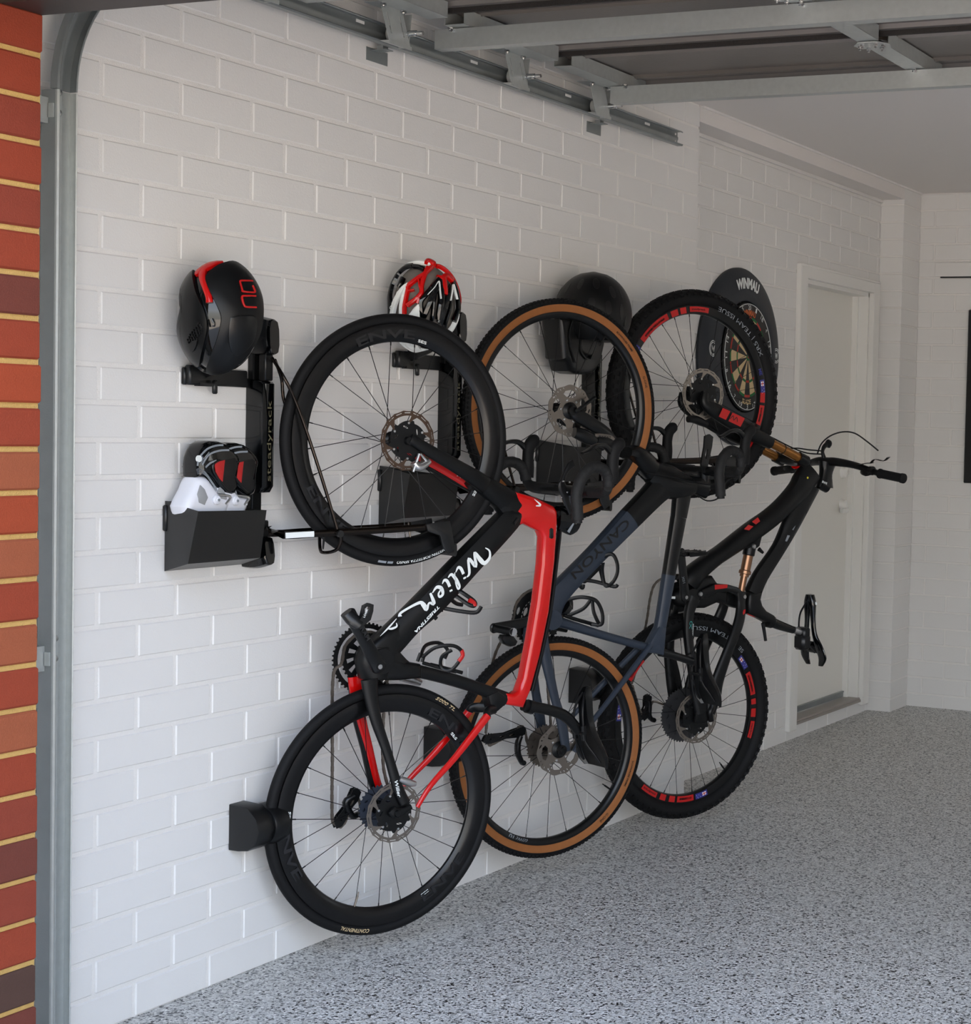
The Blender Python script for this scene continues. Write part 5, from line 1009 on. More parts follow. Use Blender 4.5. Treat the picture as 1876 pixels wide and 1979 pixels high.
# seatpost and saddle
SP = [(0.3763,0.7502),(0.3679,0.7162),(0.4072,0.7411),(0.4032,0.7080)]
SQ = [(0.3790,0.7509),(0.3589,0.7192),(0.4168,0.7324),(0.3992,0.7004),(0.4930,0.7032),(0.4803,0.6782)]
m_, h_ = pair_mid(SP[:2]+SQ), pair_hw(SP[:2]+SQ); k = MB(); k.sweep(zs(m_, [0]*len(m_)), [(max(h, .014), .0165) for h in h_]); spo = B(k, 'seatpost', M['gloss'], b3)
B(MB().duo([(0.4957,0.7030),(0.4858,0.6778),(0.5260,0.6929),(0.5186,0.6692)], 0, .016, 0, sub=1), 'post_head', M['silver'], spo)
B(MB().duo([(0.3736,0.7553),(0.3487,0.7116),(0.3923,0.7481),(0.3753,0.7039)], 0, .024, 0, sub=1), 'seat_clamp', M['alloy'], spo)
B(MB().sweep(zs([(0.3266,0.7272),(0.3356,0.6899),(0.3418,0.6610)], [.02]*3), [(.007, .006), (.006, .005), (.005, .006)]), 'clamp_lever', M['alloy'], spo)
N3, R3_ = [(0.5698,0.8202),(0.5970,0.5498)]
dn = Vector((R3_[0]-N3[0], R3_[1]-N3[1])).normalized()
# open-shell saddle
m = MB(); ups = Vector((-dn.y, dn.x)); LL = hypot(R3_[0]-N3[0], R3_[1]-N3[1])
def sq(t, w_, h=0): return (N3[0]+dn.x*LL*t+ups.x*h, N3[1]+dn.y*LL*t+ups.y*h, w_)
for s in (1, -1):
    m.sweep([sq(0, s*.006), sq(.12, s*.014, -.002), sq(.35, s*.017, -.006), sq(.55, s*.024, -.008), sq(.72, s*.040, -.004), sq(.88, s*.050, .003), sq(1.0, s*.036, .004)], [(.012, .012), (.013, .014), (.008, .011), (.008, .012), (.007, .022), (.006, .022), (.005, .012)], N=(0, 0, 1), ex=2.4)
m.sweep([sq(.74, -.03, -.002), sq(.74, 0, -.004), sq(.74, .03, -.002)], [(.004, .022)]*3, N=(dn.x, dn.y, 0), ex=2.4); s3_ = B(m, 'saddle', M['gloss'], b3)
for s in (1, -1): B(MB().tube([sq(.10, s*.005, -.014), sq(.24, s*.020, -.034), sq(.40, s*.022, -.044), sq(.62, s*.022, -.044), sq(.80, s*.034, -.02)], .0035, 8, sub=4), 'saddle_rail', M['satin'], s3_)
k = MB(); k.box(sq(.52, 0, -.046), (.035, .045, .055), bv=.006); k.box(sq(.64, 0, -.05), (.045, .06, .06), bv=.01); B(k, 'tool_roll', M['plast'], s3_)
q = [(0.5479,0.7954),(0.5588,0.7962),(0.5592,0.7861),(0.5482,0.7858)]; link('print_band', MB().add([sq(.10, .0275, 0), sq(.14, .0285, 0), sq(.14, .0285, .008), sq(.10, .0275, .008)], [(0, 1, 2, 3)], 0, False).mesh('print_band', M['white'], uvw, fix=False), s3_)
# suspension fork
fk = MB()
LL_ = [(0.0208,1.5416),(-0.0180,1.5056),(0.0804,1.5129),(0.0337,1.4780),(0.2331,1.4414),(0.1846,1.4108),(0.3213,1.4027),(0.2852,1.3766)]
m_, h_ = pair_mid(LL_), pair_hw(LL_)
for s in (1, -1): fk.sweep([(H3F[0]-.004, H3F[1]+.004, s*.066)]+zs(m_, [s*.066]*4), [(.012, .010)]+list(zip([.018]+[h*.98 for h in h_[1:]], [.014, .019, .022, .022])), ex=2.2)
ar = [(m_[2][0], m_[2][1], -.066), (m_[2][0]+.045, m_[2][1]+.02, -.03), (m_[2][0]+.05, m_[2][1]+.022, .03), (m_[2][0], m_[2][1], .066)]
fk.tube(ar, .012, 10, sub=5); k3 = B(fk, 'fork', M['matte'], b3)
ST3 = [(0.3014,1.3919),(0.4474,1.3346)]
for s in (1, -1): B(MB().tube([(ST3[0][0], ST3[0][1], s*.066), (ST3[1][0], ST3[1][1], s*.066)], .0172, 20), 'stanchion', M['gold'], k3)
om = [(0.3608,1.3686)][0]; dd = Vector((ST3[1][0]-ST3[0][0], ST3[1][1]-ST3[0][1], 0)).normalized(); B(MB().tube([Vector((om[0], om[1], .066)), Vector((om[0], om[1], .066))+dd*.003], .0182, 20), 'travel_ring', M['rubber'], k3)
cwn = MB(); e_ = Vector((ST3[1][0], ST3[1][1], 0))
for s in (1, -1): cwn.tube([e_-dd*.012+Vector((0, 0, s*.066)), e_+dd*.030+Vector((0, 0, s*.066)), e_+dd*.036+Vector((0, 0, s*.066))], [.0225, .0225, .016], 20)
cwn.sweep([tuple(e_+dd*.012+Vector((0, 0, -.06))), tuple(e_+dd*.022+Vector((.008, .004, -.02))), tuple(e_+dd*.022+Vector((.008, .004, .02))), tuple(e_+dd*.012+Vector((0, 0, .06)))], [(.018, .018), (.026, .024), (.026, .024), (.018, .018)], N=(dd.x, dd.y, 0)); B(cwn, 'fork_crown', M['satin'], k3)
for s, t_ in ((1, .0), (-1, .0)):
    P0, P1 = [(0.0564,1.4963),(0.1674,1.4581)]; a2 = .0885
    if s > 0:
        dcl = MB(); ds = Vector((P1[0]-P0[0], P1[1]-P0[1])).normalized(); fF = flat((P0[0], P0[1], .0885), (ds.x, ds.y, 0), (0, 0, 1))
        for x0, x1 in ((-.004, .030), (.042, .100)): dcl.add([fF(x, y, .0003) for x, y in ((x0, -.019), (x1, -.019), (x1+.008, .016), (x0+.006, .016))], [(0, 1, 2, 3)], 0, False)
        link('rim_decal', dcl.mesh('fork_decal', M['redm'], uvw, fix=False), k3).name = 'fork_decal'
        stroke(zz_ := MB(), [(.045, -.01), (.055, .006), (.062, -.008), (.072, .006), (.08, -.008)], [.003]*5, fF, .0008); link('emblem', zz_.mesh('emblem', M['black'], uvw, fix=False), k3)
caliper(b3, [(-0.0596,1.4668),(-0.0345,1.4674),(-0.0053,1.4594),(0.0205,1.4484)], .052, M['alloy'], .014, .016)
B(MB().tube(zs([(0.0318,1.4369),(0.0578,1.4258),(0.0949,1.4206),(0.1698,1.4191)], [.05, .05, .04, .02]), .0025, 6, sub=5), 'brake_hose', M['rubber'], b3)
ht = MB(); h0, h1 = [(0.4999,1.2697),(0.5718,1.3223)]; B(MB().tube([(0.5040,1.2920)]and [(e_+dd*.040)[:], (e_+dd*.044)[:]], .027, 24), 'headset_ring', M['red'], b3)
# cockpit
STC = [(0.6197,1.2323)][0]; CLC = [(0.6416,1.3228)][0]
sm2 = MB(); sm2.duo([(0.6015,1.3225),(0.6771,1.3155),(0.6056,1.2775),(0.6584,1.2738),(0.5898,1.2324),(0.6655,1.2171)], 0, [.022, .019, .020], 0)
ax = dd; sm2.tube([Vector((STC[0], STC[1], 0))-ax*.020, Vector((STC[0], STC[1], 0))+ax*.022], .021, 20, 0); B(sm2, 'stem', M['satin'], b3)
T0, T1_ = [(0.5943,1.2445),(0.6297,1.2332)]; text('ENVE', flat((T0[0], T0[1], .0222), (T1_[0]-T0[0], T1_[1]-T0[1], 0), (0, 0, 1)), .008, b3.children[-1], M['white'], uvw, bold=.03, width=.026)
hb = MB(); HP = []
GR = [(0.6850,1.2736)][0]; GS = [(0.6775,1.2872)][0]
for s in (1, -1): HP.append([(CLC[0], CLC[1], 0), (CLC[0], CLC[1], s*.05), ((CLC[0]+GS[0])/2+.004, (CLC[1]+GS[1])/2+.008, s*.13), (GS[0], GS[1], s*.25), (GR[0], GR[1], s*.37)])
hb.tube(HP[1][::-1]+HP[0][1:], [.0112, .0115, .013, .0165, .0165, .0165, .013, .0115, .0112], 14, sub=5); h3 = B(hb, 'handlebar', M['matte'], b3)
for s in (1, -1):
    a, b_ = Vector((GS[0], GS[1], s*.25)), Vector((GR[0], GR[1], s*.37)); g = (b_-a).normalized()
    B(MB().tube([a, a+g*.006, a+g*.010, b_-g*.012, b_-g*.010, b_+g*.002, b_+g*.006], [.0185, .0185, .0165, .0165, .0185, .0185, .012], 18), 'grip', M['rubber'], h3)
    c0 = Vector((CLC[0]*.25+GS[0]*.75, CLC[1]*.25+GS[1]*.75, s*.215)); F3 = Vector((-.25, .97, 0)); U3 = Vector((.97, .25, 0)); Wv = Vector((0, 0, s))
    lm = MB(); lm.tube([c0-Wv*.008, c0+Wv*.008], .017, 14); lm.sweep([tuple(c0+F3*.022-Wv*.06), tuple(c0+F3*.028-Wv*.02), tuple(c0+F3*.030+Wv*.01)], [(.009, .008), (.012, .011), (.009, .008)]); l3 = B(lm, 'brake_lever', M['alloy'], h3)
    B(MB().sweep([tuple(c0+F3*.030+Wv*.005), tuple(c0+F3*.045+Wv*.03), tuple(c0+F3*.040+Wv*.075), tuple(c0+F3*.055+Wv*.105)], [(.007, .006), (.005, .006), (.005, .007), (.007, .007)]), 'lever_blade', M['alloy'], l3)
    B(MB().sweep([tuple(c0-U3*.016-Wv*.03), tuple(c0-U3*.030-Wv*.02), tuple(c0-U3*.040+Wv*.01), tuple(c0-U3*.036+Wv*.03)], [(.007, .005), (.008, .010), (.010, .012), (.006, .008)]), 'thumb_shifter', M['alloy'], h3)
q = [(0.6055,1.3526),(0.6066,1.3901),(0.6230,1.4204),(0.6576,1.4369),(0.6931,1.4331),(0.7299,1.4034),(0.7619,1.3696)]
B(MB().tube(zs(q, [-.02, 0, .03, .06, .09, .12, .15]), .0028, 6, sub=5), 'brake_hose', M['rubber'], b3)
B(MB().tube(zs([(0.3933,1.4291),(0.4469,1.4025),(0.5012,1.3737),(0.5509,1.3539),(0.6105,1.3508)], [-.1, -.08, -.05, -.02, 0]), .0028, 6, sub=5), 'brake_hose', M['rubber'], b3)
B(MB().tube(zs([(0.4795,1.3679),(0.5208,1.3710),(0.5603,1.3663),(0.6051,1.3631)], [-.05, -.04, -.02, 0]), .0026, 6, sub=5), 'shift_cable', M['rubber'], b3)
q = [(0.6210,1.3377),(0.6177,1.3602),(0.6295,1.3792),(0.6492,1.3908)]; k = MB(); k.sweep(zs(q, [.0, -.005, -.01, -.012]), [(.008, .008), (.006, .006), (.008, .008), (.010, .008)]); k.sweep(zs([(0.6438,1.4001),(0.6517,1.3908),(0.6497,1.3757)], [-.012]*3), [(.010, .006), (.015, .012), (.008, .006)]); B(k, 'remote_lever', M['alloy'], h3)
k = MB(); k.sweep(zs([(0.4568,1.4339),(0.4767,1.4194),(0.4870,1.4008)], [-.20, -.20, -.20]), [(.008, .008), (.014, .014), (.008, .01)]); B(k, 'brake_lever', M['alloy'], h3)
for poly in ([(0.2487,1.1028),(0.2760,1.1187),(0.2867,1.1040),(0.2676,1.0927)], [(0.2128,1.0764),(0.2329,1.0923),(0.2562,1.0857),(0.2359,1.0717)]): link('decal_stripe', MB().plate(poly, .0375, .0380).mesh('decal_stripe', M['redm'], uvw), f3)
for poly, mm in (([(0.5250,1.1813),(0.5359,1.1775),(0.5172,1.1497),(0.5089,1.1516)], 'redm'), ([(0.5042,1.1443),(0.5116,1.1423),(0.5048,1.1294),(0.4951,1.1277)], 'grey'), ([(0.4749,1.1075),(0.4846,1.1055),(0.4769,1.0908),(0.4705,1.0935)], 'grey'), ([(0.4600,1.0893),(0.4722,1.0872),(0.4607,1.0670),(0.4520,1.0691)], 'grey'), ([(0.4324,1.0491),(0.4445,1.0470),(0.4308,1.0252),(0.4226,1.0272)], 'grey')): link('decal_stripe', MB().plate(poly, .0212, .0217).mesh('decal_stripe', M[mm], uvw), f3)
q = [(0.5174,1.2624)][0]; B(MB().lathe([(0, .001), (.004, .001), (.004, 0)], (q[0], q[1], .0285), (0, 0, 1), 14, closed=False), 'sticker', M['yellow'], f3)
T0, T1_ = [(-0.0315,0.7594),(-0.0343,0.7082)]
m = MB(); fT_ = flat((T0[0], T0[1], .0645), (T1_[0]-T0[0], T1_[1]-T0[1], 0), (0, 0, 1)); LW = hypot(T0[0]-T1_[0], T0[1]-T1_[1])
for i in range(3): 
    for j in range(12):
        a, a2 = 2*pi*j/12, 2*pi*(j+1)/12; c = LW*(i+.5)/3
        m.add([fT_(c+r*cos(t)*1.1, r*sin(t)*.8-.004, .0003) for r, t in ((LW/7, a), (LW/7, a2), (LW/9.5, a2), (LW/9.5, a))], [(0, 1, 2, 3)], 0, False)
link('emblem', m.mesh('emblem', M['teal'], uvw, fix=False), s3)
text('CUSTOM', lambda x, y, z: fT_(x+.01, y+.004, z), .005, s3, M['white'], uvw, bold=.02, width=LW*.8)
# ---------------- wall racks with helmet hooks, arms and shoe bins ----------------
def W1(th, o): 
    e = Vector((sin(radians(th)), cos(radians(th)), 0)); n = Vector((cos(radians(th)), -sin(radians(th)), 0)); O = Vector((o[0], o[1], 0))
    return lambda p: tuple(O+e*p[0]+n*p[2]+Vector((0, 0, p[1])))
GUN = mat('dark_chrome', (60, 54, 50), .14, metal=1)
def rack(dy, dz, th, org, dv, label, blabel, rlabel, full=True):
    Y0 = .468+dy; o = (0, Y0, 1.06+dz); B_ = W1(th, org)
    t = thing('bike_rack', label, 'rack', o, 0, 'wall racks')
    def Bd(m, n, mt, p=t): return m.build(n, mt, p, org=o)
    z = dz; yc = Y0+.021
    m = MB(); m.box((.010, yc+.002, 1.37+z), (.020, .036, .60), bv=.003).box((.034, yc+.004, 1.12+z), (.026, .026, .11), bv=.003); Bd(m, 'spine', M['satin'])
    cp = [(.0, 1.245+z), (.0, 1.535+z), (.050, 1.528+z), (.056, 1.522+z), (.056, 1.262+z), (.046, 1.246+z)]
    c = MB(); c.plate([(p[0], p[1]) for p in cp], Y0, Y0+.042, .003, pl='xz'); cv_ = Bd(c, 'cover', M['gloss'])
    f = lambda x, y, zz: (.0562+zz, Y0+.034-y, 1.262+z+x)
    me_f = lambda x, y, zz: (.0565+zz, Y0+.030-y, 1.275+z+x)
    text('steadyrack', me_f, .016, cv_, mat('olive_print', (96, 92, 70), .5) if 'olive_print' not in bpy.data.materials else bpy.data.materials['olive_print'], org=o, width=.205, gap=.0004)
    m = MB(); m.sweep([(0, yc-.004, 1.645+z), (.030, yc-.002, 1.642+z), (.062, yc, 1.640+z), (.072, yc, 1.640+z)], [(.052, .024), (.050, .023), (.046, .021), (.042, .017)], N=(0, 1, 0), ex=3.5); Bd(m, 'end_cap', M['gloss'])
    m = MB(); m.sweep([(0, yc-.012, 1.085+z), (.028, yc-.006, 1.088+z), (.056, yc, 1.098+z), (.066, yc, 1.100+z)], [(.032, .022), (.036, .021), (.037, .019), (.033, .016)], N=(0, 1, 0), ex=3.5); Bd(m, 'end_cap', M['gloss'])
    m = MB(); m.box((.042, yc+.004, 1.572+z), (.022, .030, .085), bv=.003); m.box((.045, yc-.012, 1.555+z), (.012, .004, .05)); Bd(m, 'hinge_block', M['satin'])
    # helmet hook
    m = MB(); m.box((.008, Y0-.115, 1.532+z), (.012, .215, .042), bv=.003); m.box((.016, Y0-.19, 1.535+z), (.020, .055, .048), bv=.004); m.box((.026, Y0-.135, 1.508+z), (.010, .014, .034), bv=.003); m.box((.020, Y0-.165, 1.513+z), (.018, .045, .008))
    m.sweep([(.02, Y0-.16, 1.55+z), (.055, Y0-.165, 1.56+z), (.10, Y0-.17, 1.575+z)], [(.012, .02), (.010, .02), (.008, .018)]); Bd(m, 'helmet_hook', M['plast'])
    # arms around the wheel
    def P(L, w_): return [B_((p[0], p[1]+dv, w_ if not isinstance(w_, (list, tuple)) else w_[i])) for i, p in enumerate(L)]
    root = [(.056, Y0+.030, 1.150+z)]
    for s, nm in ((1, 'near'), (-1, 'far')):
        LW_ = [(-0.3173,1.1398),(-0.2339,1.1420),(-0.1674,1.1439),(-0.0098,1.1478),(0.0928,1.1524)]
        pts = [tuple(Vector(root[0])+Vector((0, .004*s, .004 if s > 0 else .010)))]+P(LW_, [s*.040]*5)
        m = MB(); m.sweep(pts, [(.009, .004)]*6, N=(0, 0, 1) if False else tuple(Vector(B_((0, 0, 1)))-Vector(B_((0, 0, 0)))), ex=4, sub=2, n=8); a = Bd(m, 'arm', GUN)
        if s > 0: m = MB(); q = P(LW_[:2], [.0475]*2); m.sweep([tuple(Vector(q[0])*.98+Vector(q[1])*.02), tuple(Vector(q[1])*.95+Vector(q[0])*.05)], [(.0072, .0012)]*2, N=tuple(Vector(B_((0, 0, 1)))-Vector(B_((0, 0, 0)))), ex=6, sub=1, n=8); Bd(m, 'white_strip', M['white'], a)  # plain white strip along the near arm
    m = MB(); CR_ = [(0.0874,1.1594),(0.1610,1.1695),(0.1698,1.1320),(0.1786,1.0898),(0.1575,1.0765),(0.1412,1.0956),(0.1300,1.1284),(0.0930,1.1409)]
    CR_ = [(p[0], p[1]+dv) for p in CR_]; tmp = MB()
    for s in (1, -1): tmp.plate(CR_, s*.046-.004, s*.046+.004, .002)
    e_ = [(p[0], p[1]) for p in CR_]; tmp.sweep([(e_[3][0]+.003, e_[3][1]-.002, -.046), (e_[3][0]+.003, e_[3][1]-.002, .046)], [(.005, .018)]*2, N=(0, 1, 0), sub=1)
    m.add([B_(v) for v in tmp.v], tmp.f, 0, False); Bd(m, 'wheel_cradle', M['plast'])
    # swing rods
    RD = [(-0.2511,1.3985),(-0.2117,1.2768),(-0.1717,1.1531)]; TP = ([(-0.3367,1.5681),(-0.3020,1.5416),(-0.2712,1.4865)])
    rt3 = (.060, Y0+.026, 1.588+z)
    q1 = P(RD, [.030, .040, .044]); rod = [rt3]+[B_((p[0], p[1]+dv, w_)) for p, w_ in zip([(-0.3151,1.5368),(-0.2868,1.4841)], (.03, .03))]+q1
    m = MB(); m.tube(rod, .0042, 10, sub=5); Bd(m, 'swing_rod', GUN)
    rod2 = [tuple(Vector(rt3)+Vector((0, .01, -.004)))]+[B_((p[0], p[1]+dv, -.034)) for p in [(-0.2906,1.5378),(-0.2863,1.5010),(-0.2790,1.4707),(-0.2375,1.3489),(-0.1630,1.1532)]]
    m = MB(); m.tube(rod2, .0042, 10, sub=5); Bd(m, 'swing_rod', GUN)
    lp = [(-0.1734,1.1491),(-0.1572,1.1310),(-0.1616,1.1001),(-0.1735,1.0970)]
    m = MB(); m.tube([B_((lp[0][0], lp[0][1]+dv, .044)), B_((lp[1][0], lp[1][1]+dv, .040)), B_((lp[2][0], lp[2][1]+dv-.002, .025)), B_((lp[3][0]-.01, lp[3][1]+dv-.008, 0)), B_((lp[2][0]-.02, lp[2][1]+dv-.002, -.025)), B_((lp[0][0], lp[0][1]+dv, -.044))], .0045, 8, sub=6); Bd(m, 'tyre_loop', GUN)
    k = [(-0.1663,1.1407)][0]; m = MB(); m.tube([B_((k[0], k[1]+dv, .042)), B_((k[0], k[1]+dv, .054))], .009, 14); m.sweep([B_((k[0]-.040, k[1]+dv-.012, .040)), B_((k[0]-.042, k[1]+dv-.034, .040))], [(.006, .008), (.005, .006)], sub=1); Bd(m, 'knob', M['plast'])
    # shoe bin
    o2 = (0, Y0-.268, 1.062+z); b = thing('shoe_bin', blabel, 'bin', o2, 0, 'shoe bins')
    ya, yb, yf0, yf1 = Y0-.268, Y0-.012, Y0-.290, Y0-.055
    A = [(.002, ya, 1.231+z), (.12, yf0+.005, 1.212+z), (.12, yf1, 1.207+z), (.002, yb, 1.205+z)]; Bm = [(.002, ya, 1.062+z), (.12, yf0-.026, 1.089+z), (.12, yf1-.02, 1.089+z), (.002, yb, 1.062+z)]
    def inset(L, dz_): cx, cy = .06, (ya+yb)/2-.02; return [(p[0]+(.0022 if p[0] < cx else -.0022), p[1]+(.0022 if p[1] < cy else -.0022), p[2]+dz_) for p in L]
    m = MB(); vs = A+Bm+inset(A, 0)+inset(Bm, .003); fs = []
    for i in range(4):
        j = (i+1) % 4; fs += [(i, j, 4+j, 4+i), (8+i, 12+i, 12+j, 8+j), (i, 8+i, 8+j, j)]
    fs += [(4, 5, 6, 7), (12, 15, 14, 13)]; m.add(vs, fs, 0, False); bn = m.build('bin_body', M['box'], b, org=o2)
    MB().box((.006, ya-.002, 1.19+z), (.012, .012, .062), bv=.003).build('mounting_tab', M['plast'], b, org=o2)
    # lower tyre rest, fixed near the floor
    yr = .425+dy; zr = .335+dz; o3 = (0, yr, zr); r = thing('tyre_rest', rlabel, 'bracket', o3, 0, 'tyre rests')
    m = MB(); out = [(.0, zr), (.0, zr+.118), (.060, zr+.114), (.088, zr+.088), (.098, zr+.055), (.088, zr+.022), (.060, zr+.004), (.03, zr)]
    m.plate(out, yr, yr+.058, .004, pl='xz'); m.build('base', M['plast'], r, org=o3)
    m = MB(); n = 12; rs = []
    for k_ in range(n+1):
        a = pi*.5+pi*k_/n*.92
        rs.append([(.050+rr*sin(a)*-1+.055, yy, zr+.058+rr*cos(a)*-.95) for rr, yy in ((.030, yr+.055), (.056, yr+.055), (.056, yr+.10), (.030, yr+.10))])
    m.lathe([(.012, 0), (.050, .002), (.056, .012), (.056, .050), (.050, .052), (.046, .05), (.046, .012), (.012, .008)], (.052, yr+.055, zr+.058), (0, 1, 0), 28); m.build('cradle', M['satin'], r, org=o3)
    return t, b
rack(0, 0, 21.92, (.1901, .7972), 0, 'black wall rack with swing arms holding the red and black bike, leftmost rack', 'black folded steel shoe bin holding the pair of cycling shoes', 'black plastic tyre rest on the wall beside the lowest wheel of the leftmost bike')
rack(.80, .077, 24.69, (.1899, 1.6147), .0965, 'black wall rack behind the middle bike, seen through the leftmost front wheel', 'black empty shoe bin seen through the leftmost bike front wheel', 'black plastic tyre rest behind the red seat stays of the leftmost bike')
rack(1.60, .155, 25.25, (.25, 2.4088), .172, 'black wall rack behind the mountain bike, seen through the tan wheel', 'black shoe bin behind the handlebar of the leftmost bike', 'black plastic tyre rest behind the lower tan wheel')
# ---------------- helmets ----------------
E1c, E1r = Vector((0.1100, 0.2570, 1.6730)), (0.0930, 0.0970, 0.1360)
E2c, E2r = Vector((0.1100, 1.0490, 1.7610)), (0.0960, 0.1000, 0.1310)
E3c, E3r = Vector((0.1300, 1.9210, 1.8010)), (0.1250, 0.1320, 0.1400)
def strips(L, c, r, hw, th, m, mi=0, sub=4):
    """ribbons lying on an ellipsoid: L list of points, hw half widths"""
    if not isinstance(hw, (list, tuple)): hw = [hw]*len(L)
    q = cr([tuple(p)+(h,) for p, h in zip(L, hw)], sub); rs = []
    for i, p in enumerate(q):
        P_ = Vector(p[:3]); n = Vector(((P_.x-c.x)/r[0]**2, (P_.y-c.y)/r[1]**2, (P_.z-c.z)/r[2]**2)).normalized()
        t = (Vector(q[min(i+1, len(q)-1)][:3])-Vector(q[max(i-1, 0)][:3])).normalized(); s = t.cross(n).normalized(); h = p[3]
        rs.append([P_+s*h*a+n*b for a, b in ((-1, -.006), (-.96, th*.4), (-.6, th*.9), (0, th), (.6, th*.9), (.96, th*.4), (1, -.006))])
    m.rings(rs, mi); return m
def ellip(m, c, r, mi=0, n=24, a0=0, a1=2*pi, z0=-1, z1=1, fn=None):
    rs = []; full = abs(a1-a0-2*pi) < 1e-6; k = n*2
    for i in range(n+1):
        t = z0+(z1-z0)*i/n; ph = math.asin(max(-.999, min(.999, t))); rs.append([(c[0]+r[0]*cos(ph)*cos(a0+(a1-a0)*j/k)*(fn(t) if fn else 1), c[1]+r[1]*cos(ph)*sin(a0+(a1-a0)*j/k)*(fn(t) if fn else 1), c[2]+r[2]*sin(ph)) for j in range(k if full else k+1)])
    if full: m.rings(rs, mi, True)
    else:
        w_ = k+1; m.add([p for r_ in rs for p in r_], [(i*w_+j, i*w_+j+1, (i+1)*w_+j+1, (i+1)*w_+j) for i in range(n) for j in range(k)], mi)
    return m
def fillpoly(pts, c, r, th, m, mi=0, inner=.004):
    """closed patch on an ellipsoid with thickness, fanned from its middle"""
    q = cr(list(pts)+[pts[0]], 4)[:-1]; ctr = Vector((sum(p[0] for p in q)/len(q), sum(p[1] for p in q)/len(q), sum(p[2] for p in q)/len(q))); L = []
    def lift(P_, h):
        d = Vector(((P_.x-c.x)/r[0], (P_.y-c.y)/r[1], (P_.z-c.z)/r[2])).normalized(); S_ = Vector((c.x+d.x*r[0], c.y+d.y*r[1], c.z+d.z*r[2])); n = Vector((d.x/r[0], d.y/r[1], d.z/r[2])).normalized(); return S_+n*h
    lay = [[lift(Vector(p), -inner) for p in q], [lift(Vector(p), th*.5) for p in q]]
    for f in (.97, .9, .75, .5, .25): lay.append([lift(ctr+(Vector(p)-ctr)*f, th) for p in q])
    m.rings(lay, mi, False); k = len(q); m.add(lay[-1]+[lift(ctr, th)], [(j, (j+1) % k, k) for j in range(k)], mi); return m
h1 = thing('cycling_helmet', 'smooth matte black aero helmet with a red stripe and red logo, leftmost helmet', 'helmet', (E1c.x, E1c.y, E1c.z-.13), 0, 'helmets on the wall racks')
O1 = h1.location
ellip(MB(), E1c, [a-.004 for a in E1r]).build('inner_shell', M['gloss'], h1, org=O1)
L_ = [(0.0832,0.2015,1.7819),(0.0643,0.2044,1.7710),(0.0559,0.1967,1.7515),(0.0661,0.1783,1.7304),(0.0818,0.1654,1.7109),(0.0822,0.1627,1.6961),(0.0786,0.1626,1.6777),(0.0694,0.1669,1.6596),(0.0579,0.1777,1.6345),(0.0487,0.1944,1.6109),(0.0539,0.2003,1.5923),(0.0621,0.2091,1.5726),(0.0729,0.2206,1.5552),(0.0992,0.2055,1.5549),(0.1266,0.1835,1.5819),(0.1443,0.1743,1.6127),(0.1526,0.1713,1.6364),(0.1541,0.1687,1.6599),(0.1489,0.1659,1.6835),(0.1386,0.1641,1.7034),(0.1250,0.1657,1.7255),(0.1099,0.1738,1.7500),(0.0959,0.1853,1.7677)]
fillpoly(L_, E1c, E1r, .006, MB()).build('side_shell', M['satin'], h1, org=O1)
L_ = [(0.1442,0.2374,1.8000),(0.1393,0.2786,1.8019),(0.1480,0.2874,1.7935),(0.1544,0.2943,1.7848),(0.1618,0.3023,1.7717),(0.1693,0.3105,1.7531),(0.1802,0.3115,1.7301),(0.1916,0.3050,1.7033),(0.1967,0.2996,1.6804),(0.1979,0.2930,1.6481),(0.1956,0.2827,1.6213),(0.1891,0.2693,1.5962),(0.1739,0.2553,1.5692),(0.1530,0.2447,1.5499),(0.1269,0.2345,1.5398),(0.1090,0.2256,1.5410),(0.1143,0.2109,1.5498),(0.1417,0.1927,1.5770),(0.1629,0.1870,1.6099),(0.1737,0.1863,1.6393),(0.1782,0.1869,1.6649),(0.1752,0.1840,1.6830),(0.1664,0.1793,1.7046),(0.1542,0.1770,1.7263),(0.1395,0.1798,1.7504),(0.1340,0.1855,1.7638),(0.1371,0.1995,1.7798),(0.1408,0.2156,1.7914)]
fillpoly(L_, E1c, E1r, .009, MB()).build('top_shell', M['matte'], h1, org=O1)
m = MB(); strips([(0.1334,0.2388,1.8021),(0.1258,0.2265,1.8000),(0.1159,0.2119,1.7931),(0.1030,0.1956,1.7778),(0.1060,0.1876,1.7678)], E1c, E1r, [.006, .010, .014, .012, .006], .004, m); strips([(0.1113,0.1969,1.7797),(0.1238,0.1839,1.7600),(0.1397,0.1774,1.7374),(0.1508,0.1757,1.7171),(0.1546,0.1745,1.7024)], E1c, E1r, [.010, .008, .0075, .0075, .008], .004, m); m.build('red_stripe', M['red'], h1, org=O1)
m = MB(); strips([(0.1592,0.1726,1.6639),(0.1617,0.1751,1.6531),(0.1618,0.1763,1.6459)], E1c, E1r, [.007, .008, .006], .004, m); m.build('gloss_strip', M['gloss'], h1, org=O1)  # raised gloss black strip in the channel between the shells
m = MB(); fillpoly([(0.1447,0.1605,1.6703),(0.1480,0.1621,1.6631),(0.1444,0.1639,1.6377),(0.1343,0.1674,1.6123),(0.1168,0.1764,1.5851),(0.0897,0.1902,1.5689),(0.0829,0.1847,1.5797),(0.0818,0.1731,1.6012),(0.0879,0.1640,1.6209),(0.1093,0.1561,1.6443),(0.1280,0.1560,1.6627)], E1c, E1r, .005, m); vp = m.build('vent_panel', M['plast'], h1, org=O1)
m = MB()
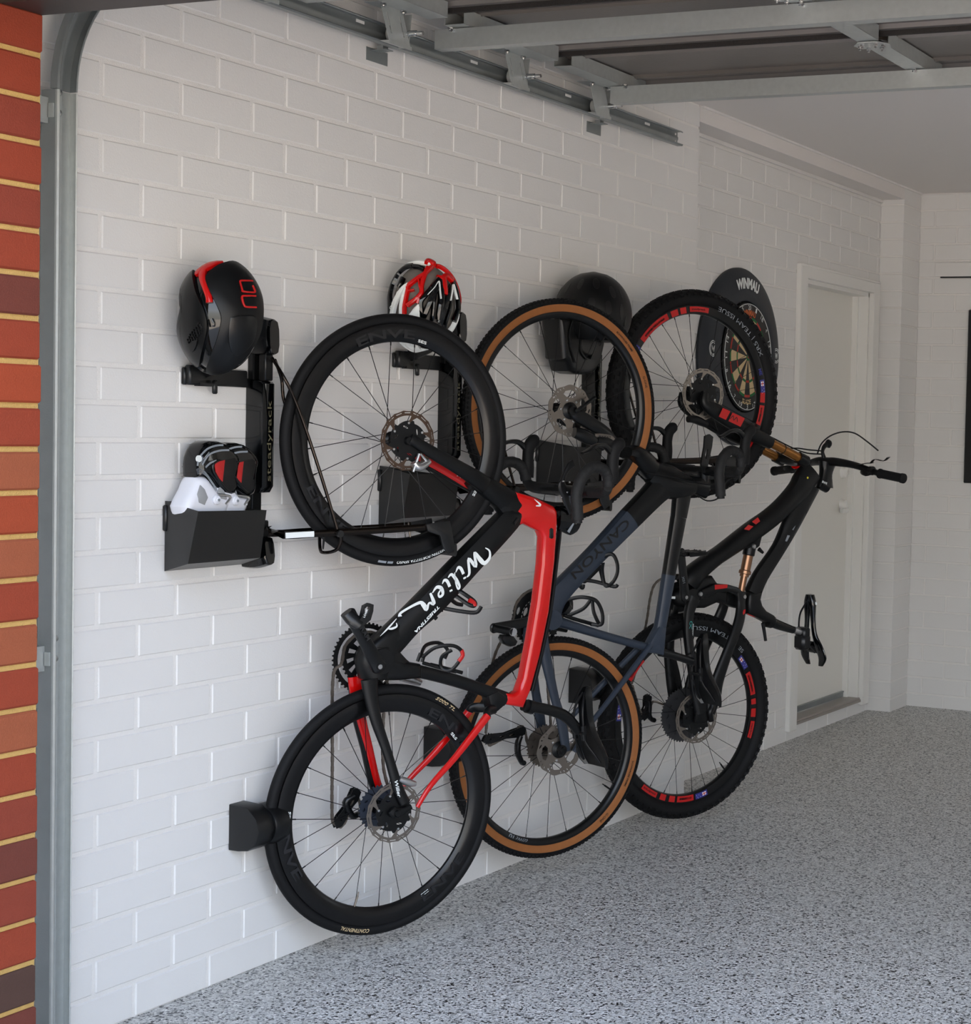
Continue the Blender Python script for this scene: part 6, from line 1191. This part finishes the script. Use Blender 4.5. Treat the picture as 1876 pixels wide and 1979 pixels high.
for j, (y, xs) in enumerate(((955, (545, 575)), (985, (530, 565)), (1010, (510, 545, 578)), (1045, (485, 520, 555)), (1075, (460, 495, 530)), (1100, (435, 470, 505, 540)), (1135, (425, 455, 490, 520)), (1168, (410, 440, 470, 500)))): pass
HX = [(0.1407,0.1539,1.6525),(0.1449,0.1557,1.6490),(0.1376,0.1536,1.6470),(0.1475,0.1575,1.6437),(0.1327,0.1533,1.6406),(0.1397,0.1550,1.6417),(0.1262,0.1528,1.6360),(0.1338,0.1547,1.6343),(0.1408,0.1565,1.6354),(0.1206,0.1532,1.6305),(0.1272,0.1544,1.6293),(0.1352,0.1563,1.6289),(0.1410,0.1581,1.6285),(0.1143,0.1541,1.6245),(0.1220,0.1549,1.6239),(0.1283,0.1562,1.6229),(0.1359,0.1581,1.6227),(0.1102,0.1556,1.6187),(0.1177,0.1563,1.6173),(0.1244,0.1567,1.6189),(0.1310,0.1584,1.6172),(0.1041,0.1576,1.6129),(0.1111,0.1577,1.6119),(0.1184,0.1582,1.6116),(0.1260,0.1580,1.6153),(0.1054,0.1596,1.6070),(0.1309,0.1599,1.6127)]
for p in HX: fillpoly([tuple(Vector(p)+Vector((.0, .0022*cos(t)*.7, .0030*sin(t)))+Vector((.0022*cos(t)*.6, 0, 0))) for t in [k*pi/3 for k in range(6)]], E1c, [a+.0108 for a in E1r], .0008, m)
o = m.build('vent_holes', M['black'], vp, org=O1); o['kind'] = 'stuff'
m = MB(); fillpoly([(0.1108,0.1601,1.6053),(0.1216,0.1585,1.6116),(0.1307,0.1601,1.6118),(0.1233,0.1643,1.5973),(0.1091,0.1695,1.5847),(0.1044,0.1669,1.5900)], E1c, [a+.0105 for a in E1r], .001, m); m.build('vent_slot', M['black'], vp, org=O1)
def sline(L, m, hw, c, r, lift_, mi=0): strips(L, c, [a+lift_ for a in r], hw, .0008, m, mi)
m = MB()
sline([(0.1887,0.2788,1.7624),(0.1917,0.2428,1.7598),(0.1910,0.2345,1.7578),(0.1938,0.2328,1.7512),(0.1991,0.2324,1.7382),(0.2014,0.2351,1.7333),(0.2026,0.2704,1.7344),(0.1981,0.2731,1.7454),(0.1962,0.2706,1.7508)], m, .0021, E1c, E1r, .0095)
sline([(0.2050,0.2717,1.7258),(0.2047,0.2368,1.7233),(0.2033,0.2286,1.7213),(0.2051,0.2275,1.7120),(0.2077,0.2300,1.7012),(0.2095,0.2358,1.6970),(0.2109,0.2674,1.6985)], m, .0021, E1c, E1r, .0095); m.build('emblem', M['redm'], h1, org=O1)
m = MB(); fillpoly([(0.1961,0.1983,1.6694),(0.2072,0.2218,1.6766),(0.2129,0.2597,1.6775),(0.2121,0.2687,1.6633),(0.2091,0.2700,1.6373),(0.2041,0.2654,1.6147),(0.1952,0.2496,1.5915),(0.1840,0.2284,1.5792),(0.1864,0.2075,1.6021),(0.1923,0.1979,1.6382)], E1c, [a+.0085 for a in E1r], .0012, m); m.build('vent_cover', M['satin'], h1, org=O1)
m = MB(); sline([(0.0780,0.1949,1.5727),(0.0746,0.2225,1.5518),(0.0880,0.2364,1.5397),(0.1257,0.2359,1.5380),(0.1502,0.2478,1.5463)], m, .006, E1c, E1r, .000); m.build('rim_edge', M['satin'], h1, org=O1)
# red, white and black vented helmet
h2 = thing('cycling_helmet', 'red white and black vented helmet above the left front wheel', 'helmet', (E2c.x, E2c.y, E2c.z-.13), 0, 'helmets on the wall racks')
O2 = h2.location
ellip(MB(), E2c, [a-.013 for a in E2r]).build('foam_liner', M['foam'], h2, org=O2)
rd, wh, bk_ = MB(), MB(), MB()
for L_, hw in (([(0.1536,1.0281,1.8745),(0.1554,1.0042,1.8604),(0.1531,0.9886,1.8473),(0.1449,0.9756,1.8362),(0.1333,0.9646,1.8236),(0.1240,0.9584,1.8132)], .006), ([(0.1501,1.0057,1.8656),(0.1543,0.9896,1.8474),(0.1562,0.9769,1.8263),(0.1578,0.9698,1.8074),(0.1599,0.9673,1.7939),(0.1556,0.9627,1.7836),(0.1476,0.9575,1.7733),(0.1252,0.9503,1.7562)], .0065), ([(0.1231,0.9595,1.8166),(0.1226,0.9529,1.7929),(0.1194,0.9497,1.7694),(0.1159,0.9496,1.7495),(0.1146,0.9517,1.7315)], .0048), ([(0.1456,0.9721,1.8292),(0.1537,0.9672,1.8072),(0.1602,0.9694,1.8007)], .003), ([(0.1573,1.0342,1.8734),(0.1614,1.0507,1.8716),(0.1683,1.0694,1.8616),(0.1701,1.0910,1.8471),(0.1772,1.0976,1.8295),(0.1831,1.1033,1.8076),(0.1915,1.0987,1.7846),(0.1987,1.0867,1.7684)], .0045), ([(0.1782,1.0119,1.8393),(0.1840,1.0261,1.8389),(0.1820,1.0481,1.8477),(0.1862,1.0621,1.8389),(0.1870,1.0696,1.8345)], .007), ([(0.1849,1.0304,1.8393),(0.1926,1.0232,1.8186),(0.1964,1.0211,1.8050),(0.1986,1.0184,1.7914)], .011), ([(0.1201,0.9558,1.8064),(0.1274,0.9544,1.7963),(0.1416,0.9594,1.8000)], .003), ([(0.1541,0.9619,1.7836),(0.1549,0.9611,1.7736),(0.1525,0.9593,1.7619)], .005)):
    strips(L_, E2c, E2r, hw, .006, rd)
strips([(0.1425,1.0074,1.8792),(0.1422,1.0213,1.8859),(0.1561,1.0246,1.8791),(0.1612,1.0205,1.8736)], E2c, E2r, [.004, .009, .008, .004], .006, rd)
for L_, hw in (([(0.0880,1.0046,1.8744),(0.1090,1.0062,1.8794),(0.1291,1.0118,1.8798),(0.1441,1.0190,1.8770),(0.1521,1.0273,1.8752)], .0055), ([(0.1213,0.9592,1.8166),(0.1072,0.9543,1.8030),(0.0932,0.9520,1.7829),(0.0799,0.9540,1.7615),(0.0652,0.9633,1.7323)], [.003, .006, .007, .008, .008]), ([(0.1164,0.9554,1.8063),(0.1126,0.9504,1.7827),(0.1080,0.9491,1.7578),(0.1066,0.9516,1.7315)], [.004, .006, .007, .009]), ([(0.1568,0.9617,1.7587),(0.1508,0.9593,1.7453),(0.1439,0.9581,1.7320),(0.1346,0.9575,1.7203)], [.004, .009, .011, .012]), ([(0.1568,0.9618,1.7538),(0.1561,0.9632,1.7373),(0.1547,0.9655,1.7226)], [.004, .006, .006]), ([(0.2007,1.0785,1.7425),(0.1986,1.0763,1.7254),(0.1945,1.0657,1.7028),(0.1890,1.0542,1.6869)], [.004, .006, .006, .006]), ([(0.0545,1.0057,1.6704),(0.0619,1.0122,1.6584),(0.0740,1.0226,1.6446),(0.0966,1.0237,1.6356),(0.1260,1.0170,1.6388),(0.1459,1.0229,1.6444)], .006), ([(0.1026,0.9826,1.6635),(0.0944,0.9993,1.6494),(0.1039,1.0084,1.6416),(0.1279,1.0090,1.6435)], .010), ([(0.0847,0.9874,1.6637),(0.0798,1.0022,1.6528)], .004)):
    strips(L_, E2c, E2r, hw, .006, wh)
for L_, hw in (([(0.1079,0.9944,1.8707),(0.0835,0.9972,1.8671),(0.0586,1.0009,1.8519),(0.0493,0.9941,1.8327),(0.0427,0.9898,1.8130),(0.0445,0.9782,1.7853),(0.0518,0.9695,1.7595),(0.0472,0.9761,1.7349)], [.006, .008, .010, .011, .011, .011, .010, .009]), ([(0.1823,1.0147,1.8345),(0.1806,0.9983,1.8197),(0.1759,0.9833,1.8019),(0.1687,0.9719,1.7844),(0.1607,0.9642,1.7672),(0.1605,0.9652,1.7424),(0.1600,0.9692,1.7212)], .007), ([(0.1842,1.0150,1.8312),(0.1932,1.0116,1.8042),(0.1972,1.0096,1.7791),(0.1965,1.0059,1.7538),(0.1913,1.0057,1.7205)], .009), ([(0.1865,1.0015,1.8100),(0.1834,0.9873,1.7856),(0.1771,0.9775,1.7599),(0.1691,0.9728,1.7347),(0.1624,0.9714,1.7197)], .008), ([(0.1860,1.0795,1.8303),(0.1998,1.0442,1.8070),(0.2030,1.0293,1.7806),(0.1997,1.0154,1.7462),(0.1907,1.0095,1.7124)], .008), ([(0.1901,1.0768,1.8233),(0.1962,1.0803,1.8017),(0.2003,1.0810,1.7764),(0.2006,1.0812,1.7511),(0.2000,1.0632,1.7195)], .008), ([(0.1863,0.9939,1.7944),(0.1865,0.9889,1.7691),(0.1838,0.9880,1.7358),(0.1794,0.9891,1.7160)], .005), ([(0.2047,1.0409,1.7799),(0.2044,1.0339,1.7476),(0.1972,1.0281,1.7137),(0.1924,1.0296,1.6987)], .005), ([(0.2030,1.0243,1.7619),(0.1976,1.0160,1.7296),(0.1912,1.0144,1.7077)], .005), ([(0.1359,1.0034,1.6499),(0.1441,1.0143,1.6472),(0.1509,1.0159,1.6507)], .010), ([(0.1124,0.9912,1.8679),(0.1308,0.9936,1.8663),(0.1461,0.9949,1.8596)], .005), ([(0.0968,0.9671,1.8341),(0.0945,0.9600,1.8168),(0.0906,0.9575,1.8067)], .006)):
    strips(L_, E2c, E2r, hw, .0062, bk_)
rd.build('red_ribs', M['red'], h2, org=O2)['kind'] = 'stuff'; wh.build('white_ribs', M['white'], h2, org=O2)['kind'] = 'stuff'; bk_.build('black_ribs', M['gloss'], h2, org=O2)['kind'] = 'stuff'
m = MB()
for L_ in ([(0.1799,0.9689,1.7874),(0.1895,0.9865,1.8087),(0.1922,1.0028,1.8276),(0.1992,0.9994,1.8031),(0.2035,0.9989,1.7782)], [(0.2138,1.0298,1.7757),(0.2115,1.0393,1.7998),(0.2051,1.0536,1.8229),(0.2106,1.0558,1.8046),(0.2142,1.0613,1.7815)]): sline(L_, m, .0011, E2c, E2r, .008)
m.build('pinstripe', M['white'], h2, org=O2)
GP = [(0.1042,0.9404,1.7952),(0.0750,0.9436,1.7466)]; c0 = Vector(GP[0]); c1 = Vector(GP[1]); dv_ = (c1-c0); nn_ = Vector(((c0.x+c1.x)/2-E2c.x, (c0.y+c1.y)/2-E2c.y, ((c0.z+c1.z)/2-E2c.z)*.5)).normalized(); c0 = c0+nn_*.004; c1 = c1+nn_*.004
text('GARNEAU', flat(c0, c1-c0, nn_), .010, h2, M['white'], org=O2, bold=.03, width=dv_.length)
# dark mountain helmet
h3_ = thing('cycling_helmet', 'matte black mountain bike helmet with oval vents, topmost behind the tan wheel', 'helmet', (E3c.x, E3c.y, E3c.z-.13), 0, 'helmets on the wall racks')
O3 = h3_.location
m = MB(); ellip(m, E3c, E3r, z0=-.62, z1=.999, n=26, fn=lambda t: 1-.10*max(0, -t)**1.5);  m.build('outer_shell', M['matte'], h3_, org=O3)
m = MB()
for x, y, a, b in ((925, 390, .013, .028), (675, 400, .010, .028), (465, 460, .009, .026), (320, 520, .007, .02), (1185, 530, .012, .026), (1120, 780, .013, .028), (850, 700, .014, .022), (1330, 850, .010, .030), (1080, 290, .008, .018), (1320, 560, .006, .022), (1390, 1000, .006, .022)): pass
VT = [(0.1859,1.8448,1.8966),(0.1413,1.8221,1.8928),(0.0938,1.8195,1.8807),(0.0419,1.8533,1.8696),(0.2293,1.8751,1.8708),(0.2322,1.8467,1.8179),(0.1913,1.8096,1.8312),(0.2526,1.8958,1.8075),(0.1904,1.9050,1.9224),(0.2395,1.9116,1.8677),(0.2534,1.9198,1.7786)]
for p, (a, b) in zip(VT, ((.011, .024), (.009, .024), (.008, .022), (.006, .018), (.011, .022), (.011, .024), (.012, .018), (.009, .026), (.010, .012), (.006, .020), (.006, .018))):
    P_ = Vector(p); n = Vector(((P_.x-E3c.x)/E3r[0]**2, (P_.y-E3c.y)/E3r[1]**2, (P_.z-E3c.z)/E3r[2]**2)).normalized(); s = Vector((0, 0, 1)).cross(n).normalized(); u_ = n.cross(s)
    fillpoly([tuple(P_+s*a*cos(t)+u_*b*sin(t)) for t in [k*pi/5 for k in range(10)]], E3c, E3r, .0008, m)
m.build('vents', M['black'], h3_, org=O3)['kind'] = 'stuff'
m = MB()
for L_ in ([(0.1214,1.7927,1.7695),(0.1188,1.8137,1.7204),(0.0842,1.8946,1.6738),(0.0990,1.9042,1.6665)], [(0.1879,1.8393,1.7122),(0.1319,1.8947,1.6638),(0.1080,1.9103,1.6637)]): m.sweep([tuple(Vector(p)+Vector((.012, 0, 0))) for p in L_], [(.008, .002)]*len(L_), N=(1, 0, 0), n=8)
LB = [(1.7298,1.7731),(1.9032,1.7853),(2.0076,1.7466),(1.9973,1.7042),(1.9720,1.6362),(1.9413,1.6120),(1.8870,1.6025),(1.8257,1.6021),(1.7878,1.6096),(1.7717,1.6392),(1.7529,1.6464)]
m.plate(LB, .05, .135, .018, pl='yz', seg=3)
for L_ in ([(1.7853,1.7691),(1.7677,1.7378),(1.7670,1.7077),(1.7815,1.6723),(1.8055,1.6392)], [(1.8545,1.7576),(1.8407,1.7161),(1.8384,1.6753),(1.8741,1.6527)]): m.sweep([(.139, a, b) for a, b in L_], [(.004, .002)]*len(L_), N=(1, 0, 0), n=8)
m.build('chin_strap', M['plast'], h3_, org=O3)
MB().tube([tuple(Vector(p)+Vector((-.01, 0, 0))) for p in [(0.0748,1.8740,1.8898),(0.0648,1.8679,1.8760),(0.0563,1.8630,1.8598),(0.0518,1.8607,1.8485)]], .012, 10, sub=4).build('visor_edge', M['plast'], h3_, org=O3)
# ---------------- shoes in the first bin ----------------
def shoe(dx, dyp, label, full):
    xo = .055+dx
    def Q(L, hgt): return [(hgt, p[0]+dyp[0], p[1]+dyp[1]) for p in L]
    body = [(0.1810,1.2206),(0.1914,1.2402),(0.2072,1.2617),(0.2176,1.2815),(0.2229,1.2894),(0.2364,1.2922),(0.2501,1.2920),(0.2640,1.2827),(0.2808,1.2662),(0.2978,1.2475),(0.3232,1.2417),(0.3389,1.2382),(0.3238,1.2079),(0.3155,1.1918),(0.2658,1.1592),(0.2221,1.1571),(0.1949,1.1823)]
    heel = [(0.2235,1.2894),(0.2219,1.3214),(0.2249,1.3374),(0.2328,1.3554),(0.2435,1.3694),(0.2625,1.3772),(0.2902,1.3777),(0.3155,1.3727),(0.3355,1.3635),(0.3557,1.3471),(0.3675,1.3285),(0.3606,1.3120),(0.3567,1.2873),(0.3585,1.2646),(0.3488,1.2462),(0.3317,1.2415),(0.3062,1.2473),(0.2865,1.2600),(0.2695,1.2806),(0.2528,1.2920),(0.2364,1.2928)]
    o = (xo, body[0][0]+dyp[0], body[0][1]+dyp[1]-.06); t = thing('cycling_shoe', label, 'shoe', o, 0, 'cycling shoes in the bin')
    x0, x1 = xo-.032, xo+.032
    sh = lambda L: [(p[0]+dyp[0], p[1]+dyp[1]) for p in L]
    MB().plate(sh(body), x0, x1, .020, pl='yz', seg=4).build('upper', M['shoe'], t, org=o)
    h = MB().plate(sh(heel), x0-.003, x1+.003, .022, pl='yz', seg=4).build('heel_cup', M['gloss'], t, org=o)
    F = x1+.0034
    op = [(0.2639,1.3196),(0.2693,1.3276),(0.2803,1.3305),(0.2999,1.3318),(0.3337,1.3374),(0.3439,1.3209),(0.3345,1.2882),(0.3405,1.2676),(0.3209,1.2516),(0.3066,1.2601),(0.2895,1.2767),(0.2725,1.2973)]
    MB().plate(sh(op), F-.004, F+.0006, .0012, pl='yz').build('opening', M['black'], h, org=o)
    ins = [(0.2653,1.3195),(0.2721,1.3266),(0.2993,1.3314),(0.2953,1.3010),(0.2923,1.2783),(0.2810,1.2870),(0.2683,1.3034)]
    MB().plate(sh(ins), F, F+.0014, .0004, pl='yz').build('insole', M['lining'], h, org=o)
    m = MB()
    for L_ in ([(0.2198,1.3419),(0.2413,1.3579),(0.2687,1.3659),(0.2937,1.3676)], [(0.2256,1.3199),(0.2470,1.3438),(0.2800,1.3538),(0.3135,1.3554)], [(0.2365,1.3138),(0.2528,1.3247),(0.2720,1.3296)], [(0.2107,1.3180),(0.2119,1.3300)]): m.sweep([(F-.0002, a, b) for a, b in sh(L_)], [(.0024, .0012)]*len(L_), N=(1, 0, 0), n=8)
    m.build('silver_stripes', M['grey'], h, org=o)['kind'] = 'stuff'
    m = MB(); m.sweep([(F+.0006, a, b) for a, b in sh([(0.2803,1.3311),(0.2611,1.3216),(0.2613,1.3055),(0.2811,1.2809),(0.3038,1.2602),(0.3152,1.2538)])], [(.0028, .003)]*6, N=(1, 0, 0), n=8); m.build('collar', M['plast'], h, org=o)
    m = MB(); 
    for k in range(5): m.sweep([(x1-.002+.0035, a+.0012*k, b-.0028*k) for a, b in sh([(0.2082,1.3091),(0.2203,1.3120),(0.2367,1.3038),(0.2534,1.2875),(0.2758,1.2628)])], [(.0005, .0008)]*5, N=(1, 0, 0), n=6)
    m.build('ribbing', M['grey'], h, org=o)['kind'] = 'stuff'
    G_ = [(0.2236,1.2719),(0.2373,1.2616),(0.2486,1.2413),(0.2379,1.2235),(0.2188,1.2301),(0.2144,1.2502)]
    MB().plate(sh(G_), x1-.002, x1+.0012, .001, pl='yz').build('mesh_panel', mat('grey_mesh', (168, 170, 172), .8, bump=1, bscale=900) if 'grey_mesh' not in bpy.data.materials else bpy.data.materials['grey_mesh'], t, org=o)
    d = sh([(0.2752,1.2349)])[0]
    MB().lathe([(0, .008), (.005, .008), (.006, .006), (.009, .006), (.010, .004), (.012, .003), (.012, 0), (0, 0)], (x1+.001, d[0], d[1]), (1, 0, 0), 24, closed=False).tube([(x1+.008, d[0], d[1]), (x1+.0105, d[0], d[1])], .0035, 12, 1).build('dial', [M['shoe'], M['grey']], t, org=o)
    m = MB(); m.sweep([(x1-.001, a, b) for a, b in sh([(0.2816,1.2475),(0.3097,1.2447),(0.3253,1.2392),(0.3072,1.2234)])], [(.003, .003)]*4, N=(1, 0, 0), n=8); m.build('strap', M['silver'], t, org=o)
    if full: 
        d = sh([(0.2153,1.3349)])[0]; MB().tube([(F-.003, d[0], d[1]), (F+.001, d[0], d[1])], .0082, 20).build('round_sticker', M['white'], h, org=o)
        a, b = sh([(0.2294,1.3339),(0.2688,1.3579)]); text('SHIMANO', lambda x, y, z: (F+.0006+z, a[0]+x*.75-y*.6, a[1]+x*.66+y*.8), .0026, h, M['white'], org=o, width=.024)
shoe(.0, (.0, .0), 'white and black cycling shoe with a round white sticker, left of the pair', True)
shoe(-.004, (.068, -.004), 'white and black cycling shoe half hidden behind its pair, nearer the rack', False)
# ---------------- dartboard ----------------
DC = (3.500, 1.738); XW = XR
ds = thing('dartboard_surround', 'dark foam ring surround with white lettering on the recessed wall', 'surround', (XW, DC[0], DC[1]-.37))
def disc(m, prof, mi=0, n=72): m.lathe([(r, x) for r, x in prof], (XW, DC[0], DC[1]), (1, 0, 0), n, mi); return m
disc(MB(), [(.372, .001), (.372, .012), (.364, .022), (.33, .034), (.28, .042), (.245, .046), (.234, .042), (.231, .03), (.231, .001)]).build('foam_ring', M['dgrey'], ds, org=ds.location)
def dtext(body, R, deg, h, width, mt, parent, lift, tops=1, sgn=-1, bold=.02):
    a0 = radians(deg)+width/R/2*(1 if sgn < 0 else -1); return text(body, lambda x, y, z: (XW+lift+z, DC[0]+(R+tops*y)*cos(a0+sgn*x/R), DC[1]+(R+tops*y)*sin(a0+sgn*x/R)), h, parent, mt, org=parent.location if parent.type == 'EMPTY' else ds.location, bold=bold, width=width)
dtext('WINMAU', .288, 90, .042, .20, M['white'], ds, .0425, bold=.05)
dtext('winmau.com', .305, -68, .016, .11, M['white'], ds, .040, tops=-1, sgn=1, bold=.02)
for sx in (-1, 1):
    m = MB(); c_ = (DC[0]+sx*.300, DC[1]+.02)
    for r0, r1, a0, a1 in ((.0295, .033, 0, 2*pi), (.022, .026, .5, 5.6)):
        n = 24; V_ = [(XW+.0405+(.33-abs(.300))*0, c_[0]+r*cos(a0+(a1-a0)*i/n), c_[1]+r*sin(a0+(a1-a0)*i/n)) for i in range(n+1) for r in (r0, r1)]
        m.add(V_, [(2*i, 2*i+2, 2*i+3, 2*i+1) for i in range(n)], 0, False)
    link('emblem', m.mesh('emblem', M['white'], org=ds.location, fix=False), ds)
    text('W', flat((XW+.0405, c_[0]-.014, c_[1]-.012), (0, 1, 0), (1, 0, 0)), .024, ds, M['white'], org=ds.location, bold=.04, width=.028)
db = thing('dartboard', 'round dartboard with red and green rings inside the foam ring', 'dartboard', (XW, DC[0], DC[1]-.2255)); OD = db.location
disc(MB(), [(0.0001, .010), (.2265, .010), (.2265, .046), (.222, .050), (.0001, .050)]).build('board', M['black'], db, org=OD)
rr = [(.0159, .098, 0), (.098, .108, 1), (.108, .159, 0), (.159, .170, 1)]
for i in range(20):
    a0, a1 = pi/2-radians(9)+i*radians(18), pi/2+radians(9)+i*radians(18); m = MB()
    for r0, r1, ring in rr:
        V_ = []; n = 3
        for k in range(n+1):
            a = a0+.004+(a1-a0-.008)*k/n
            for r in (r0+.0004, r1-.0004): V_.append((XW+.0512, DC[0]+r*cos(a), DC[1]+r*sin(a)))
        m.add(V_, [(2*k, 2*k+2, 2*k+3, 2*k+1) for k in range(n)], (2 if i % 2 == 0 else 3) if ring else (0 if i % 2 == 0 else 1), False)
    s_ = m.mesh('wedge', [M['black'], M['cream'], M['dred'], M['dgreen']], org=OD, fix=False); link('wedge', s_, db)
MB().lathe([(0, .0), (.0159, .0), (.0159, .0016), (0, .0016)], (XW+.0505, *DC), (1, 0, 0), 24, closed=False).build('bull_ring', M['dgreen'], db, org=OD)
MB().lathe([(0, .0), (.0064, .0), (.0064, .002), (0, .002)], (XW+.0508, *DC), (1, 0, 0), 16, closed=False).build('bullseye', M['dred'], db, org=OD)
m = MB(); m.tube([(XW+.053, DC[0]+.221*cos(a), DC[1]+.221*sin(a)) for a in [2*pi*k/60 for k in range(60)]], .0014, 6, loop=True); m.build('number_wire', M['white'], db, org=OD)
NUM = [20, 1, 18, 4, 13, 6, 10, 15, 2, 17, 3, 19, 7, 16, 8, 11, 14, 9, 12, 5]
for i, n in enumerate(NUM):
    a = 90-18*i; lo = 180 < (a % 360) < 360 and not (a % 360 in (180,))
    a0 = radians(a); wd = .026 if n > 9 else .012; R = .197
    if lo: fn = (lambda aa: lambda x, y, z: (XW+.0524+z, DC[0]+(R+.021-y)*cos(aa-wd/2/R+x/R), DC[1]+(R+.021-y)*sin(aa-wd/2/R+x/R)))(a0)
    else: fn = (lambda aa: lambda x, y, z: (XW+.0524+z, DC[0]+(R+y)*cos(aa+wd/2/R-x/R), DC[1]+(R+y)*sin(aa+wd/2/R-x/R)))(a0)
    text(str(n), fn, .021, db, M['white'], org=OD, width=wd, name='numeral')
def dt2(body, R, deg, h, width, mt, tops, sgn):
    a0 = radians(deg)+width/R/2*(1 if sgn < 0 else -1); text(body, lambda x, y, z: (XW+.0516+z, DC[0]+(R+tops*y)*cos(a0+sgn*x/R), DC[1]+(R+tops*y)*sin(a0+sgn*x/R)), h, db, mt, org=OD, bold=.04, width=width)
dt2('WINMAU', .174, 90, .024, .115, mat('orange_print', (206, 104, 50), .6), 1, -1)
dt2('BLADE', .198, -92, .020, .085, M['cream'], -1, 1)
